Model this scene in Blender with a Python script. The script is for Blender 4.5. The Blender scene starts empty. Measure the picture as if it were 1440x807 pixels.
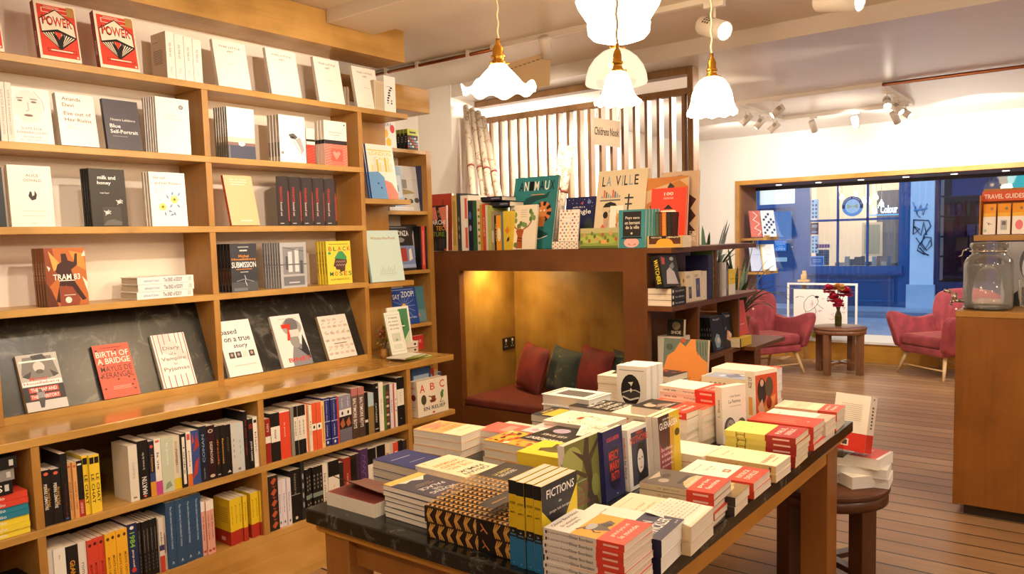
import bpy, math, random
from mathutils import Matrix, Vector
random.seed(7)
SC = bpy.context.scene
COL = SC.collection
PI = math.pi
# ------------------------------------------------------------------ camera (solved from the photo's vanishing points)
FPX, CYP, HCAM = 1094.27, 428.06, 1.53
def _rot(a, b, c):
    ca, sa, cb, sb, cc, sc_ = math.cos(a), math.sin(a), math.cos(b), math.sin(b), math.cos(c), math.sin(c)
    Rz = Matrix(((ca, -sa, 0), (sa, ca, 0), (0, 0, 1)))
    B = Matrix(((1, 0, 0), (0, 0, -1), (0, 1, 0)))
    Rx = Matrix(((1, 0, 0), (0, cb, -sb), (0, sb, cb)))
    Rr = Matrix(((cc, -sc_, 0), (sc_, cc, 0), (0, 0, 1)))
    return Rr @ Rx @ B @ Rz
MC = _rot(-.655972, .0844832, -.0267947)
def at(x, y, X=None, Y=None, Z=None):
    """the point on the real plane X=, Y= or Z= that the photo shows at pixel (x, y)"""
    d = MC.transposed() @ Vector(((x - 720) / FPX, (y - CYP) / FPX, 1.0))
    if X is not None: t = X / d.x
    elif Y is not None: t = Y / d.y
    else: t = (Z - HCAM) / d.z
    return Vector((0, 0, HCAM)) + d * t
def proj(p):
    v = MC @ (Vector(p) - Vector((0, 0, HCAM)))
    return (720 + FPX * v.x / v.z, CYP + FPX * v.y / v.z)
def atd(x, y, dep):
    return Vector((0, 0, HCAM)) + (MC.transposed() @ Vector(((x - 720) / FPX, (y - CYP) / FPX, 1.0))) * dep
cam_d = bpy.data.cameras.new('camera'); cam = bpy.data.objects.new('camera', cam_d); COL.objects.link(cam)
r, d, f = MC[0], MC[1], MC[2]
cam.matrix_world = Matrix(((r[0], -d[0], -f[0], 0), (r[1], -d[1], -f[1], 0), (r[2], -d[2], -f[2], HCAM), (0, 0, 0, 1)))
cam_d.sensor_width = 36; cam_d.lens = FPX / 1440 * 36; cam_d.shift_y = (CYP - 403.5) / 1440
cam_d.clip_start = .05
SC.camera = cam
# ------------------------------------------------------------------ materials
def lin(h):
    h = h.lstrip('#')
    v = [int(h[i:i + 2], 16) / 255 for i in (0, 2, 4)]
    return tuple((c / 12.92 if c <= .04045 else ((c + .055) / 1.055) ** 2.4) for c in v) + (1,)
_mats = {}
def newmat(name):
    m = bpy.data.materials.new(name); m.use_nodes = True
    nt = m.node_tree; return m, nt, nt.nodes['Principled BSDF']
def N(nt, t, **kw):
    n = nt.nodes.new(t)
    for k, v in kw.items(): setattr(n, k, v)
    return n
def plain(h, rough=.45, metal=0, emit=0, name='paint', alpha=None, spec=.5):
    k = (h, rough, metal, emit, name, spec)
    if k in _mats: return _mats[k]
    m, nt, b = newmat(name)
    b.inputs['Base Color'].default_value = lin(h)
    b.inputs['Roughness'].default_value = rough; b.inputs['Metallic'].default_value = metal
    b.inputs['Specular IOR Level'].default_value = spec
    if emit:
        b.inputs['Emission Color'].default_value = lin(h); b.inputs['Emission Strength'].default_value = emit
    _mats[k] = m; return m
def ink(h): return plain(h, .42, 0, 0, 'printed_paper', spec=.35)
def ramp(nt, stops):
    cr = N(nt, 'ShaderNodeValToRGB')
    e = cr.color_ramp.elements
    while len(e) < len(stops): e.new(.5)
    for i, (p, h) in enumerate(stops): e[i].position = p; e[i].color = lin(h)
    return cr
def coords(nt, scale, rot=(0, 0, 0), kind='Object'):
    tc = N(nt, 'ShaderNodeTexCoord'); mp = N(nt, 'ShaderNodeMapping')
    mp.inputs['Scale'].default_value = scale; mp.inputs['Rotation'].default_value = rot
    nt.links.new(tc.outputs[kind], mp.inputs['Vector']); return mp
def wood(name, c1, c2, c3, grain='y', rough=.35, coat=.0, blotch=.5, fine=26):
    m, nt, b = newmat(name); L = nt.links
    s = {'x': (.9, 6, 6), 'y': (6, .9, 6), 'z': (6, 6, .9)}[grain]
    s2 = {'x': (2, fine * 2, fine * 2), 'y': (fine * 2, 2, fine * 2), 'z': (fine * 2, fine * 2, 2)}[grain]
    mp = coords(nt, s); n1 = N(nt, 'ShaderNodeTexNoise'); n1.inputs['Scale'].default_value = 1.3
    n1.inputs['Detail'].default_value = 5; n1.inputs['Distortion'].default_value = .8; L.new(mp.outputs[0], n1.inputs['Vector'])
    mp2 = coords(nt, s2); n2 = N(nt, 'ShaderNodeTexNoise'); n2.inputs['Scale'].default_value = 1; n2.inputs['Detail'].default_value = 3
    L.new(mp2.outputs[0], n2.inputs['Vector'])
    mp3 = coords(nt, (1, 1, 1)); n3 = N(nt, 'ShaderNodeTexNoise'); n3.inputs['Scale'].default_value = 5; n3.inputs['Detail'].default_value = 4
    L.new(mp3.outputs[0], n3.inputs['Vector'])
    mx = N(nt, 'ShaderNodeMix'); mx.inputs['Factor'].default_value = .35
    L.new(n1.outputs['Fac'], mx.inputs['A']); L.new(n2.outputs['Fac'], mx.inputs['B'])
    mx2 = N(nt, 'ShaderNodeMix'); mx2.inputs['Factor'].default_value = blotch
    L.new(mx.outputs['Result'], mx2.inputs['A']); L.new(n3.outputs['Fac'], mx2.inputs['B'])
    cr = ramp(nt, [(.3, c1), (.5, c2), (.72, c3)]); L.new(mx2.outputs['Result'], cr.inputs[0])
    L.new(cr.outputs[0], b.inputs['Base Color'])
    b.inputs['Roughness'].default_value = rough
    if coat: b.inputs['Coat Weight'].default_value = coat; b.inputs['Coat Roughness'].default_value = .12
    return m
HONEY_Y = wood('honey_wood', '#9c7233', '#ba8d47', '#cda25e', 'y', .36)
HONEY_X = wood('honey_wood', '#96692c', '#ae7d3a', '#bf904e', 'x', .38)
HONEY_Z = wood('honey_wood', '#96692c', '#ae7d3a', '#bf904e', 'z', .38)
LEDGE = wood('varnished_honey_wood', '#a57a38', '#c09249', '#d2a760', 'y', .22, .35)
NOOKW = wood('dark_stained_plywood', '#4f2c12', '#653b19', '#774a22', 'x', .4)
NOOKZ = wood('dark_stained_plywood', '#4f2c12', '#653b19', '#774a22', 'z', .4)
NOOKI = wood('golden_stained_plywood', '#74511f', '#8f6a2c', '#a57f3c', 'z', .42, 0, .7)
CTRW = wood('counter_plywood', '#71420f', '#8a5419', '#9c6626', 'z', .38)
TBLW = wood('table_wood', '#7d4c1c', '#935d25', '#a56c2e', 'z', .4)
TBLY = wood('table_wood', '#a06a20', '#b57c2b', '#c38b3a', 'y', .4)
STOOLW = wood('walnut_wood', '#3d2010', '#54301a', '#6b4126', 'z', .32)
COFFW = wood('brown_wood', '#5e3a22', '#7a5033', '#916547', 'z', .3)
SLATW = wood('slat_wood', '#6d4d2a', '#896440', '#a07c52', 'z', .5)
FRAMEW = wood('oak_frame', '#a8721f', '#bf8931', '#d09c48', 'x', .4)
BEECH = wood('beech_wood', '#b9925c', '#cdaa78', '#dcc093', 'z', .45)
def stone(name, c1, c2, c3, sc=7, rough=.2):
    m, nt, b = newmat(name); L = nt.links
    mp = coords(nt, (1, 1, 1)); n1 = N(nt, 'ShaderNodeTexNoise'); n1.inputs['Scale'].default_value = sc; n1.inputs['Detail'].default_value = 9
    n1.inputs['Roughness'].default_value = .72; n1.inputs['Distortion'].default_value = 1.6; L.new(mp.outputs[0], n1.inputs['Vector'])
    cr = ramp(nt, [(.36, c1), (.54, c2), (.68, c3)]); L.new(n1.outputs['Fac'], cr.inputs[0]); L.new(cr.outputs[0], b.inputs['Base Color'])
    b.inputs['Roughness'].default_value = rough; return m
SLATE = stone('dark_slate', '#100f0c', '#26251f', '#66645a', 6, .3)
MARBLE = stone('black_green_marble', '#0b0c0a', '#1c1f1b', '#6c6a60', 9, .2)
def wallpaint(name, h, h2, rough=.6):
    m, nt, b = newmat(name); L = nt.links
    mp = coords(nt, (1, 1, 1)); n1 = N(nt, 'ShaderNodeTexNoise'); n1.inputs['Scale'].default_value = 1.5; n1.inputs['Detail'].default_value = 4
    L.new(mp.outputs[0], n1.inputs['Vector']); cr = ramp(nt, [(.35, h), (.65, h2)]); L.new(n1.outputs['Fac'], cr.inputs[0])
    L.new(cr.outputs[0], b.inputs['Base Color']); b.inputs['Roughness'].default_value = rough; return m
WALL = wallpaint('white_wall_paint', '#e9e2d8', '#ece6dd')
CEIL = wallpaint('ceiling_paint', '#dccfbe', '#e0d4c4', .4)
CEILF = wallpaint('satin_ceiling_paint', '#d8cdc0', '#ddd3c7', .3)
def floor_mat():
    m, nt, b = newmat('old_floorboards'); L = nt.links
    tc = N(nt, 'ShaderNodeTexCoord'); sp = N(nt, 'ShaderNodeSeparateXYZ'); L.new(tc.outputs['Object'], sp.inputs[0])
    dv = N(nt, 'ShaderNodeMath', operation='DIVIDE'); dv.inputs[1].default_value = .15; L.new(sp.outputs['Y'], dv.inputs[0])
    fr = N(nt, 'ShaderNodeMath', operation='FRACT'); L.new(dv.outputs[0], fr.inputs[0])
    fl = N(nt, 'ShaderNodeMath', operation='FLOOR'); L.new(dv.outputs[0], fl.inputs[0])
    gap = N(nt, 'ShaderNodeMath', operation='LESS_THAN'); gap.inputs[1].default_value = .075; L.new(fr.outputs[0], gap.inputs[0])
    wn = N(nt, 'ShaderNodeTexWhiteNoise', noise_dimensions='1D'); L.new(fl.outputs[0], wn.inputs['W'])
    mp = coords(nt, (1.2, 16, 1)); n1 = N(nt, 'ShaderNodeTexNoise'); n1.inputs['Scale'].default_value = 1.6; n1.inputs['Detail'].default_value = 6
    L.new(mp.outputs[0], n1.inputs['Vector'])
    mpb = coords(nt, (1, 1, 1)); n2 = N(nt, 'ShaderNodeTexNoise'); n2.inputs['Scale'].default_value = .9; n2.inputs['Detail'].default_value = 3; L.new(mpb.outputs[0], n2.inputs['Vector'])
    a = N(nt, 'ShaderNodeMix'); a.inputs['Factor'].default_value = .35; L.new(n1.outputs['Fac'], a.inputs['A']); L.new(wn.outputs['Value'], a.inputs['B'])
    a2 = N(nt, 'ShaderNodeMix'); a2.inputs['Factor'].default_value = .3; L.new(a.outputs['Result'], a2.inputs['A']); L.new(n2.outputs['Fac'], a2.inputs['B'])
    cr = ramp(nt, [(.2, '#75543a'), (.5, '#9c7752'), (.8, '#b99870')]); L.new(a2.outputs['Result'], cr.inputs[0])
    mx = N(nt, 'ShaderNodeMix', data_type='RGBA'); L.new(gap.outputs[0], mx.inputs['Factor']); L.new(cr.outputs[0], mx.inputs['A'])
    mx.inputs['B'].default_value = lin('#170d07'); L.new(mx.outputs['Result'], b.inputs['Base Color'])
    rr = N(nt, 'ShaderNodeMapRange'); rr.inputs['To Min'].default_value = .28; rr.inputs['To Max'].default_value = .5; L.new(n1.outputs['Fac'], rr.inputs['Value'])
    L.new(rr.outputs[0], b.inputs['Roughness'])
    bp = N(nt, 'ShaderNodeBump'); bp.inputs['Strength'].default_value = .5; bp.inputs['Distance'].default_value = .004
    iv = N(nt, 'ShaderNodeMath', operation='SUBTRACT'); iv.inputs[0].default_value = 1; L.new(gap.outputs[0], iv.inputs[1])
    L.new(iv.outputs[0], bp.inputs['Height']); L.new(bp.outputs[0], b.inputs['Normal'])
    return m
FLOOR = floor_mat()
def pages_mat(name, h, h2):
    m, nt, b = newmat(name); L = nt.links
    mp = coords(nt, (3, 700, 3)); n1 = N(nt, 'ShaderNodeTexNoise'); n1.inputs['Scale'].default_value = 1; n1.inputs['Detail'].default_value = 2
    L.new(mp.outputs[0], n1.inputs['Vector']); cr = ramp(nt, [(.35, h), (.6, h2)]); L.new(n1.outputs['Fac'], cr.inputs[0])
    L.new(cr.outputs[0], b.inputs['Base Color']); b.inputs['Roughness'].default_value = .8; b.inputs['Specular IOR Level'].default_value = .15; return m
PAGES = pages_mat('page_edges', '#d9cab2', '#ece0cb')
PAGESG = pages_mat('grey_page_edges', '#b5a68c', '#d2c5ad')
PAGESW = pages_mat('white_page_edges', '#e9e4da', '#f4f0e8')
def velvet(name, h, h2, sheen='#ff8a80'):
    m, nt, b = newmat(name); L = nt.links
    mp = coords(nt, (1, 1, 1)); n1 = N(nt, 'ShaderNodeTexNoise'); n1.inputs['Scale'].default_value = 9; n1.inputs['Detail'].default_value = 5
    L.new(mp.outputs[0], n1.inputs['Vector']); cr = ramp(nt, [(.35, h), (.65, h2)]); L.new(n1.outputs['Fac'], cr.inputs[0]); L.new(cr.outputs[0], b.inputs['Base Color'])
    b.inputs['Roughness'].default_value = .75; b.inputs['Sheen Weight'].default_value = .6; b.inputs['Sheen Tint'].default_value = lin(sheen); b.inputs['Sheen Roughness'].default_value = .35
    return m
RED_VELVET = velvet('red_velvet', '#82303a', '#a04148', '#ffc0b0')
RUST_VELVET = velvet('rust_velvet', '#561711', '#742019', '#d07050')
RUST_SEAT = velvet('rust_cloth', '#571c0f', '#662414', '#b05030')
def floral():
    m, nt, b = newmat('dark_floral_velvet'); L = nt.links
    mp = coords(nt, (1, 1, 1)); v = N(nt, 'ShaderNodeTexVoronoi'); v.inputs['Scale'].default_value = 11; L.new(mp.outputs[0], v.inputs['Vector'])
    n1 = N(nt, 'ShaderNodeTexNoise'); n1.inputs['Scale'].default_value = 14; n1.inputs['Detail'].default_value = 6; n1.inputs['Distortion'].default_value = 2; L.new(mp.outputs[0], n1.inputs['Vector'])
    cr = ramp(nt, [(.0, '#12201a'), (.58, '#15261c'), (.66, '#4a4a20'), (.7, '#a8801f'), (.76, '#8c2a18')]); L.new(n1.outputs['Fac'], cr.inputs[0])
    L.new(cr.outputs[0], b.inputs['Base Color']); b.inputs['Roughness'].default_value = .7; b.inputs['Sheen Weight'].default_value = .3; return m
FLORAL = floral()
BRASS = plain('#c8923a', .25, 1, 0, 'brass'); CHROME = plain('#cfc9bf', .18, 1, 0, 'chrome'); COPPER = plain('#9a5a38', .35, 1, 0, 'copper')
BLACKP = plain('#16130f', .5, name='black_plastic'); WHITEP = plain('#ebe3d7', .4, name='white_enamel')
CORD = plain('#d8c6a4', .8, name='cloth_cord')
def glass_thin(name, tint='#ffffff', refl=1.0):
    m = bpy.data.materials.new(name); m.use_nodes = True; nt = m.node_tree; L = nt.links
    for n in list(nt.nodes): nt.nodes.remove(n)
    o = N(nt, 'ShaderNodeOutputMaterial'); t = N(nt, 'ShaderNodeBsdfTransparent'); g = N(nt, 'ShaderNodeBsdfGlossy'); mx = N(nt, 'ShaderNodeMixShader'); fr = N(nt, 'ShaderNodeFresnel')
    t.inputs[0].default_value = lin(tint); g.inputs['Roughness'].default_value = .02; fr.inputs[0].default_value = 1.5
    ml = N(nt, 'ShaderNodeMath', operation='MULTIPLY'); ml.inputs[1].default_value = refl; L.new(fr.outputs[0], ml.inputs[0])
    L.new(ml.outputs[0], mx.inputs[0]); L.new(t.outputs[0], mx.inputs[1]); L.new(g.outputs[0], mx.inputs[2]); L.new(mx.outputs[0], o.inputs[0]); return m
def frosty(name, tint, white, fac):
    m = glass_thin(name, tint, 1.3); nt = m.node_tree; L = nt.links
    o = [n for n in nt.nodes if n.type == 'OUTPUT_MATERIAL'][0]; src = o.inputs[0].links[0].from_socket
    e = N(nt, 'ShaderNodeBsdfDiffuse'); e.inputs[0].default_value = lin(white); t = N(nt, 'ShaderNodeBsdfTranslucent'); t.inputs[0].default_value = lin(white)
    ad = N(nt, 'ShaderNodeAddShader'); L.new(e.outputs[0], ad.inputs[0]); L.new(t.outputs[0], ad.inputs[1]); mx = N(nt, 'ShaderNodeMixShader'); mx.inputs[0].default_value = fac
    L.new(src, mx.inputs[1]); L.new(ad.outputs[0], mx.inputs[2]); L.new(mx.outputs[0], o.inputs[0]); return m
def milky(name, h, white, em):
    m = glass_thin(name, h, 1.2); nt = m.node_tree; L = nt.links
    o = [n for n in nt.nodes if n.type == 'OUTPUT_MATERIAL'][0]; src = o.inputs[0].links[0].from_socket
    e = N(nt, 'ShaderNodeEmission'); e.inputs[0].default_value = lin(h); e.inputs[1].default_value = em; mx = N(nt, 'ShaderNodeMixShader'); mx.inputs[0].default_value = white
    L.new(src, mx.inputs[1]); L.new(e.outputs[0], mx.inputs[2]); L.new(mx.outputs[0], o.inputs[0]); return m
PANE = glass_thin('window_glass', '#f4f8ff', 1.3); CLEAR = glass_thin('clear_glass', '#f4f4f0', 1.6); ACRYL = glass_thin('clear_acrylic', '#f2f2f0', 1.5)
def opal(name, h, s):
    m, nt, b = newmat(name); b.inputs['Base Color'].default_value = lin('#fff6e6'); b.inputs['Roughness'].default_value = .25
    b.inputs['Emission Color'].default_value = lin(h); b.inputs['Emission Strength'].default_value = s; return m
OPAL = opal('opal_glass', '#ffe9c4', 6.0); BULB = opal('lit_bulb', '#fff0d0', 25); LENS = opal('lit_lens', '#fff2dc', 18)
# ------------------------------------------------------------------ mesh helpers
class MB:
    """collects faces; build() links ONE mesh object"""
    def __init__(s): s.v = []; s.f = []; s.m = []; s.mats = []; s.sm = []
    def mi(s, mat):
        if mat not in s.mats: s.mats.append(mat)
        return s.mats.index(mat)
    def add(s, vs, fs, mat, smooth=False):
        b = len(s.v); s.v += [tuple(v) for v in vs]; i = s.mi(mat)
        for f in fs: s.f.append(tuple(b + k for k in f)); s.m.append(i); s.sm.append(smooth)
    def box(s, x0, y0, z0, x1, y1, z1, mat):
        vs = [(x, y, z) for z in (z0, z1) for y in (y0, y1) for x in (x0, x1)]
        s.add(vs, [(0, 2, 3, 1), (4, 5, 7, 6), (0, 1, 5, 4), (2, 6, 7, 3), (0, 4, 6, 2), (1, 3, 7, 5)], mat); return s
    def prism(s, pts, d0, d1, axis, mat):
        """polygon pts (2D) extruded along axis from d0 to d1; pts are (y,z) for x, (x,z) for y, (x,y) for z"""
        def P(p, d): return {'x': (d, p[0], p[1]), 'y': (p[0], d, p[1]), 'z': (p[0], p[1], d)}[axis]
        n = len(pts); vs = [P(p, d0) for p in pts] + [P(p, d1) for p in pts]
        fs = [tuple(range(n))[::-1], tuple(range(n, 2 * n))] + [(i, (i + 1) % n, n + (i + 1) % n, n + i) for i in range(n)]
        s.add(vs, fs, mat); return s
    def lathe(s, prof, mat, n=24, c=(0, 0, 0), wob=None, smooth=True, M=None):
        vs = []; fs = []
        for k, (rr, z) in enumerate(prof):
            for i in range(n):
                a = 2 * PI * i / n; q = rr; zz = z
                if wob: q, zz = wob(k, a, rr, z)
                p = Vector((q * math.cos(a), q * math.sin(a), zz))
                if M: p = M @ p
                vs.append((p.x + c[0], p.y + c[1], p.z + c[2]))
        for k in range(len(prof) - 1):
            for i in range(n): j = (i + 1) % n; fs.append((k * n + i, k * n + j, (k + 1) * n + j, (k + 1) * n + i))
        if prof[0][0] > 1e-6: fs.append(tuple(range(n))[::-1])
        if prof[-1][0] > 1e-6 and prof[-1] is not prof[0]: fs.append(tuple(range((len(prof) - 1) * n, len(prof) * n)))
        s.add(vs, fs, mat, smooth); return s
    def shell(s, prof, mat, n=24, c=(0, 0, 0), wob=None):
        vs = []; fs = []
        for k, (rr, z) in enumerate(prof):
            for i in range(n):
                a = 2 * PI * i / n; q, zz = (wob(k, a, rr, z) if wob else (rr, z))
                vs.append((q * math.cos(a) + c[0], q * math.sin(a) + c[1], zz + c[2]))
        for k in range(len(prof) - 1):
            for i in range(n): j = (i + 1) % n; fs.append((k * n + i, k * n + j, (k + 1) * n + j, (k + 1) * n + i))
        s.add(vs, fs, mat, True); return s
    def tube(s, pts, rad, mat, n=8):
        pts = [Vector(p) for p in pts]; vs = []; fs = []
        rads = rad if isinstance(rad, (list, tuple)) else [rad] * len(pts)
        for k, p in enumerate(pts):
            t = (pts[min(k + 1, len(pts) - 1)] - pts[max(k - 1, 0)]).normalized()
            up = Vector((0, 0, 1)) if abs(t.z) < .9 else Vector((1, 0, 0))
            a = t.cross(up).normalized(); b = t.cross(a)
            for i in range(n):
                q = 2 * PI * i / n; vs.append(p + (a * math.cos(q) + b * math.sin(q)) * rads[k])
        for k in range(len(pts) - 1):
            for i in range(n): j = (i + 1) % n; fs.append((k * n + i, k * n + j, (k + 1) * n + j, (k + 1) * n + i))
        fs.append(tuple(range(n))[::-1]); fs.append(tuple(range((len(pts) - 1) * n, len(pts) * n)))
        s.add(vs, fs, mat, True); return s
    def mesh(s, name):
        me = bpy.data.meshes.new(name); me.from_pydata(s.v, [], s.f)
        for m in s.mats: me.materials.append(m)
        me.polygons.foreach_set('material_index', s.m); me.polygons.foreach_set('use_smooth', s.sm); me.update(); return me
    def build(s, name, parent=None, bevel=0, sub=0, M=None, seg=2):
        o = bpy.data.objects.new(name, s.mesh(name)); COL.objects.link(o)
        if M is not None: o.matrix_world = M
        if parent: o.parent = parent
        if bevel:
            b = o.modifiers.new('b', 'BEVEL'); b.width = bevel; b.segments = seg; b.limit_method = 'ANGLE'; b.angle_limit = .6
        if sub:
            q = o.modifiers.new('s', 'SUBSURF'); q.levels = q.render_levels = sub
            for p in o.data.polygons: p.use_smooth = True
        return o
def box(name, x0, y0, z0, x1, y1, z1, mat, parent=None, bevel=0):
    return MB().box(min(x0, x1), min(y0, y1), min(z0, z1), max(x0, x1), max(y0, y1), max(z0, z1), mat).build(name, parent, bevel)
_labels = {}
import re as _re
def tag(o, label, cat, group=None):
    w = label.split()
    if not 4 <= len(w) <= 16: print('LABEL LEN', len(w), label)
    k = label.lower()
    if k in _labels and not (group and _labels[k] == group): print('DUP LABEL', label)
    _labels[k] = group
    o['label'] = label; o['category'] = cat
    if group: o['group'] = group
    return o
def thing(name, label, cat, loc=(0, 0, 0), rz=0, group=None, M=None):
    o = bpy.data.objects.new(name, None); COL.objects.link(o); o.empty_display_size = .05
    if M is not None: o.matrix_world = M
    else: o.location = loc; o.rotation_euler = (0, 0, rz)
    return tag(o, label, cat, group)
def struct(o): o['kind'] = 'structure'; return o
ORD = ['', 'first', 'second', 'third', 'fourth', 'fifth', 'sixth', 'seventh', 'eighth', 'ninth', 'tenth', 'eleventh', 'twelfth', 'thirteenth', 'fourteenth', 'fifteenth', 'sixteenth', 'seventeenth', 'eighteenth', 'nineteenth', 'twentieth', 'twenty-first', 'twenty-second', 'twenty-third', 'twenty-fourth', 'twenty-fifth', 'twenty-sixth', 'twenty-seventh', 'twenty-eighth', 'twenty-ninth', 'thirtieth', 'thirty-first', 'thirty-second', 'thirty-third', 'thirty-fourth']
# ------------------------------------------------------------------ lettering
_glyph = {}
def glyphs(txt):
    if txt in _glyph: return _glyph[txt]
    cu = bpy.data.curves.new('lettering', 'FONT'); cu.body = txt; cu.size = 1; cu.resolution_u = 2; cu.fill_mode = 'FRONT'; cu.offset = .012
    o = bpy.data.objects.new('lettering', cu); COL.objects.link(o)
    me = o.to_mesh()
    vs = [(v.co.x, v.co.y) for v in me.vertices]; fs = [tuple(p.vertices) for p in me.polygons]
    o.to_mesh_clear()
    bpy.data.objects.remove(o); bpy.data.curves.remove(cu)
    if not vs: vs = [(0, 0)]; fs = []
    x0 = min(v[0] for v in vs); x1 = max(v[0] for v in vs); y0 = min(v[1] for v in vs); y1 = max(v[1] for v in vs)
    sx = max(x1 - x0, 1e-4); sy = max(y1 - y0, 1e-4)
    g = ([((v[0] - x0) / sx - .5, (v[1] - y0) / sy - .5) for v in vs], fs, sx / sy)
    _glyph[txt] = g; return g
# ------------------------------------------------------------------ books
# art elements on a face, in face fractions (u right, v up):
#  ('r',u0,v0,u1,v1,c)  ('e',cu,cv,ru,rv,c)  ('p',[(u,v)..],c)  ('l',[(u,v)..],w,c)  ('t',text,cu,cv,W,H,c[,rot])  W,H in fractions (W 0: natural width)
def art_flat(art, W, H):
    """-> list of (verts2D in metres, faces, colour)"""
    out = []
    for e in art:
        k = e[0]
        if k == 'r':
            _, a, b, c, d, h = e; out.append(([(a * W, b * H), (c * W, b * H), (c * W, d * H), (a * W, d * H)], [(0, 1, 2, 3)], h))
        elif k == 'e':
            _, cu, cv, ru, rv, h = e; n = 18
            out.append(([(cu * W + ru * W * math.cos(2 * PI * i / n), cv * H + rv * H * math.sin(2 * PI * i / n)) for i in range(n)], [tuple(range(n))], h))
        elif k == 'p':
            _, ps, h = e; out.append(([(u * W, v * H) for u, v in ps], [tuple(range(len(ps)))], h))
        elif k == 'l':
            _, ps, w, h = e; w = w * W / 2; vs = []; fs = []
            for (a, b), (c, d) in zip(ps, ps[1:]):
                p = Vector((a * W, b * H)); q = Vector((c * W, d * H)); t = (q - p)
                if t.length < 1e-6: continue
                t.normalize(); nn = Vector((-t.y, t.x)) * w; p = p - t * w * .4; q = q + t * w * .4; i = len(vs)
                vs += [tuple(p - nn), tuple(q - nn), tuple(q + nn), tuple(p + nn)]; fs.append((i, i + 1, i + 2, i + 3))
            out.append((vs, fs, h))
        elif k == 't':
            _, txt, cu, cv, tw, th, h = e[:7]; rot = e[7] if len(e) > 7 else 0
            vs, fs, asp = glyphs(txt)
            if rot:  # tw, th measured along/across the letters: along = face height, across = face width
                hh = th * W; ww = tw * H if tw else hh * asp
            else:
                hh = th * H; ww = tw * W if tw else hh * asp
            a = math.radians(rot); ca, sa = math.cos(a), math.sin(a); res = []
            for x, y in vs:
                x *= ww; y *= hh; res.append((cu * W + x * ca - y * sa, cv * H + x * sa + y * ca))
            out.append((res, fs, h))
    return out
_bookcache = {}
class Spec:
    def __init__(s, kind, desc, w, h, t, cover, spine=None, back=None, F=(), S=(), B=(), pages=PAGES, hard=False, band=None):
        s.kind, s.desc, s.w, s.h, s.t, s.cover, s.spine, s.back, s.F, s.S, s.B, s.pages, s.hard, s.band = kind, desc, w, h, t, cover, spine or cover, back or cover, F, S, B, pages, hard, band
    def var(s, **kw):
        n = Spec(s.kind, s.desc, s.w, s.h, s.t, s.cover, s.spine, s.back, s.F, s.S, s.B, s.pages, s.hard, s.band)
        for k, v in kw.items(): setattr(n, k, v)
        return n
    def meshes(s):
        k = (s.kind, round(s.w, 4), round(s.h, 4), round(s.t, 4), s.cover, s.spine, s.back, repr(s.F), repr(s.S), repr(s.B), id(s.pages), s.hard, repr(s.band))
        if k in _bookcache: return _bookcache[k]
        c = .0028 if s.hard else .0010; w, h, t = s.w, s.h, s.t; mb = MB(); m1, m2, m3 = ink(s.cover), ink(s.spine), ink(s.back)
        mb.box(0, 0, 0, w, c, h, m1); mb.box(0, t - c, 0, w, t, h, m3); mb.box(0, c, 0, c, t - c, h, m2)
        # the spine's outward face takes the spine colour even over the board edges
        mb.add([(-.0002, t, 0), (-.0002, 0, 0), (-.0002, 0, h), (-.0002, t, h)], [(0, 1, 2, 3)], m2)
        e = .0004
        lay = 0
        for vs, fs, col in art_flat(s.F, w, h):
            lay += 1; d = -e - lay * .00006
            mb.add([(x, d, y) for x, y in vs], fs, ink(col))
        lay = 0
        for vs, fs, col in art_flat(s.S, t, h):
            lay += 1; d = -e - lay * .00006
            mb.add([(d, t - x, y) for x, y in vs], fs, ink(col))
        lay = 0
        for vs, fs, col in art_flat(s.B, w, h):
            lay += 1; d = t + e + lay * .00006
            mb.add([(w - x, d, y) for x, y in vs], fs, ink(col))
        cover = mb.mesh(s.kind)
        i = .004 if s.hard else .0006
        pg = MB().box(c, c, i, w - i, t - c, h - i, s.pages).mesh('page_block')
        bd = None
        if s.band:  # a loose paper band round the lower part of the cover
            z0, z1, bc, bart = s.band; g = .0007; bm_ = MB(); bmt = ink(bc)
            bm_.box(-g, -g, z0 * h, w, -.0001, z1 * h, bmt); bm_.box(-g, t + .0001, z0 * h, w, t + g, z1 * h, bmt); bm_.box(-g, -.0001, z0 * h, -.0003, t + .0001, z1 * h, bmt)
            lay = 0
            for vs, fs, col in art_flat(bart, w, (z1 - z0) * h):
                lay += 1; bm_.add([(x, -g - .0004 - lay * .00006, y + z0 * h) for x, y in vs], fs, ink(col))
            bm_.add([(-g - .0004, t * .35, z0 * h + (z1 - z0) * h * .2), (-g - .0004, t * .65, z0 * h + (z1 - z0) * h * .2), (-g - .0004, t * .65, z0 * h + (z1 - z0) * h * .75), (-g - .0004, t * .35, z0 * h + (z1 - z0) * h * .75)], [(0, 1, 2, 3)], ink('#e9b9a8'))
            bd = bm_.mesh('paper_band')
        _bookcache[k] = (cover, pg, bd); return _bookcache[k]
NBOOK = 0
def book(sp, loc, yaw, tilt=0, label=None, group=None, roll=0):
    """places one book: origin = foot of the spine on the front cover; yaw/tilt/roll in degrees"""
    global NBOOK
    NBOOK += 1
    cv, pg, bd = sp.meshes()
    o = bpy.data.objects.new(sp.kind, cv); COL.objects.link(o)
    o.matrix_world = Matrix.Translation(loc) @ Matrix.Rotation(math.radians(yaw), 4, 'Z') @ Matrix.Rotation(math.radians(tilt), 4, 'X') @ Matrix.Rotation(math.radians(roll), 4, 'Y')
    p = bpy.data.objects.new('page_block', pg); COL.objects.link(p); p.parent = o
    if bd: q = bpy.data.objects.new('paper_band', bd); COL.objects.link(q); q.parent = o
    tag(o, label, 'book', group); return o
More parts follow.
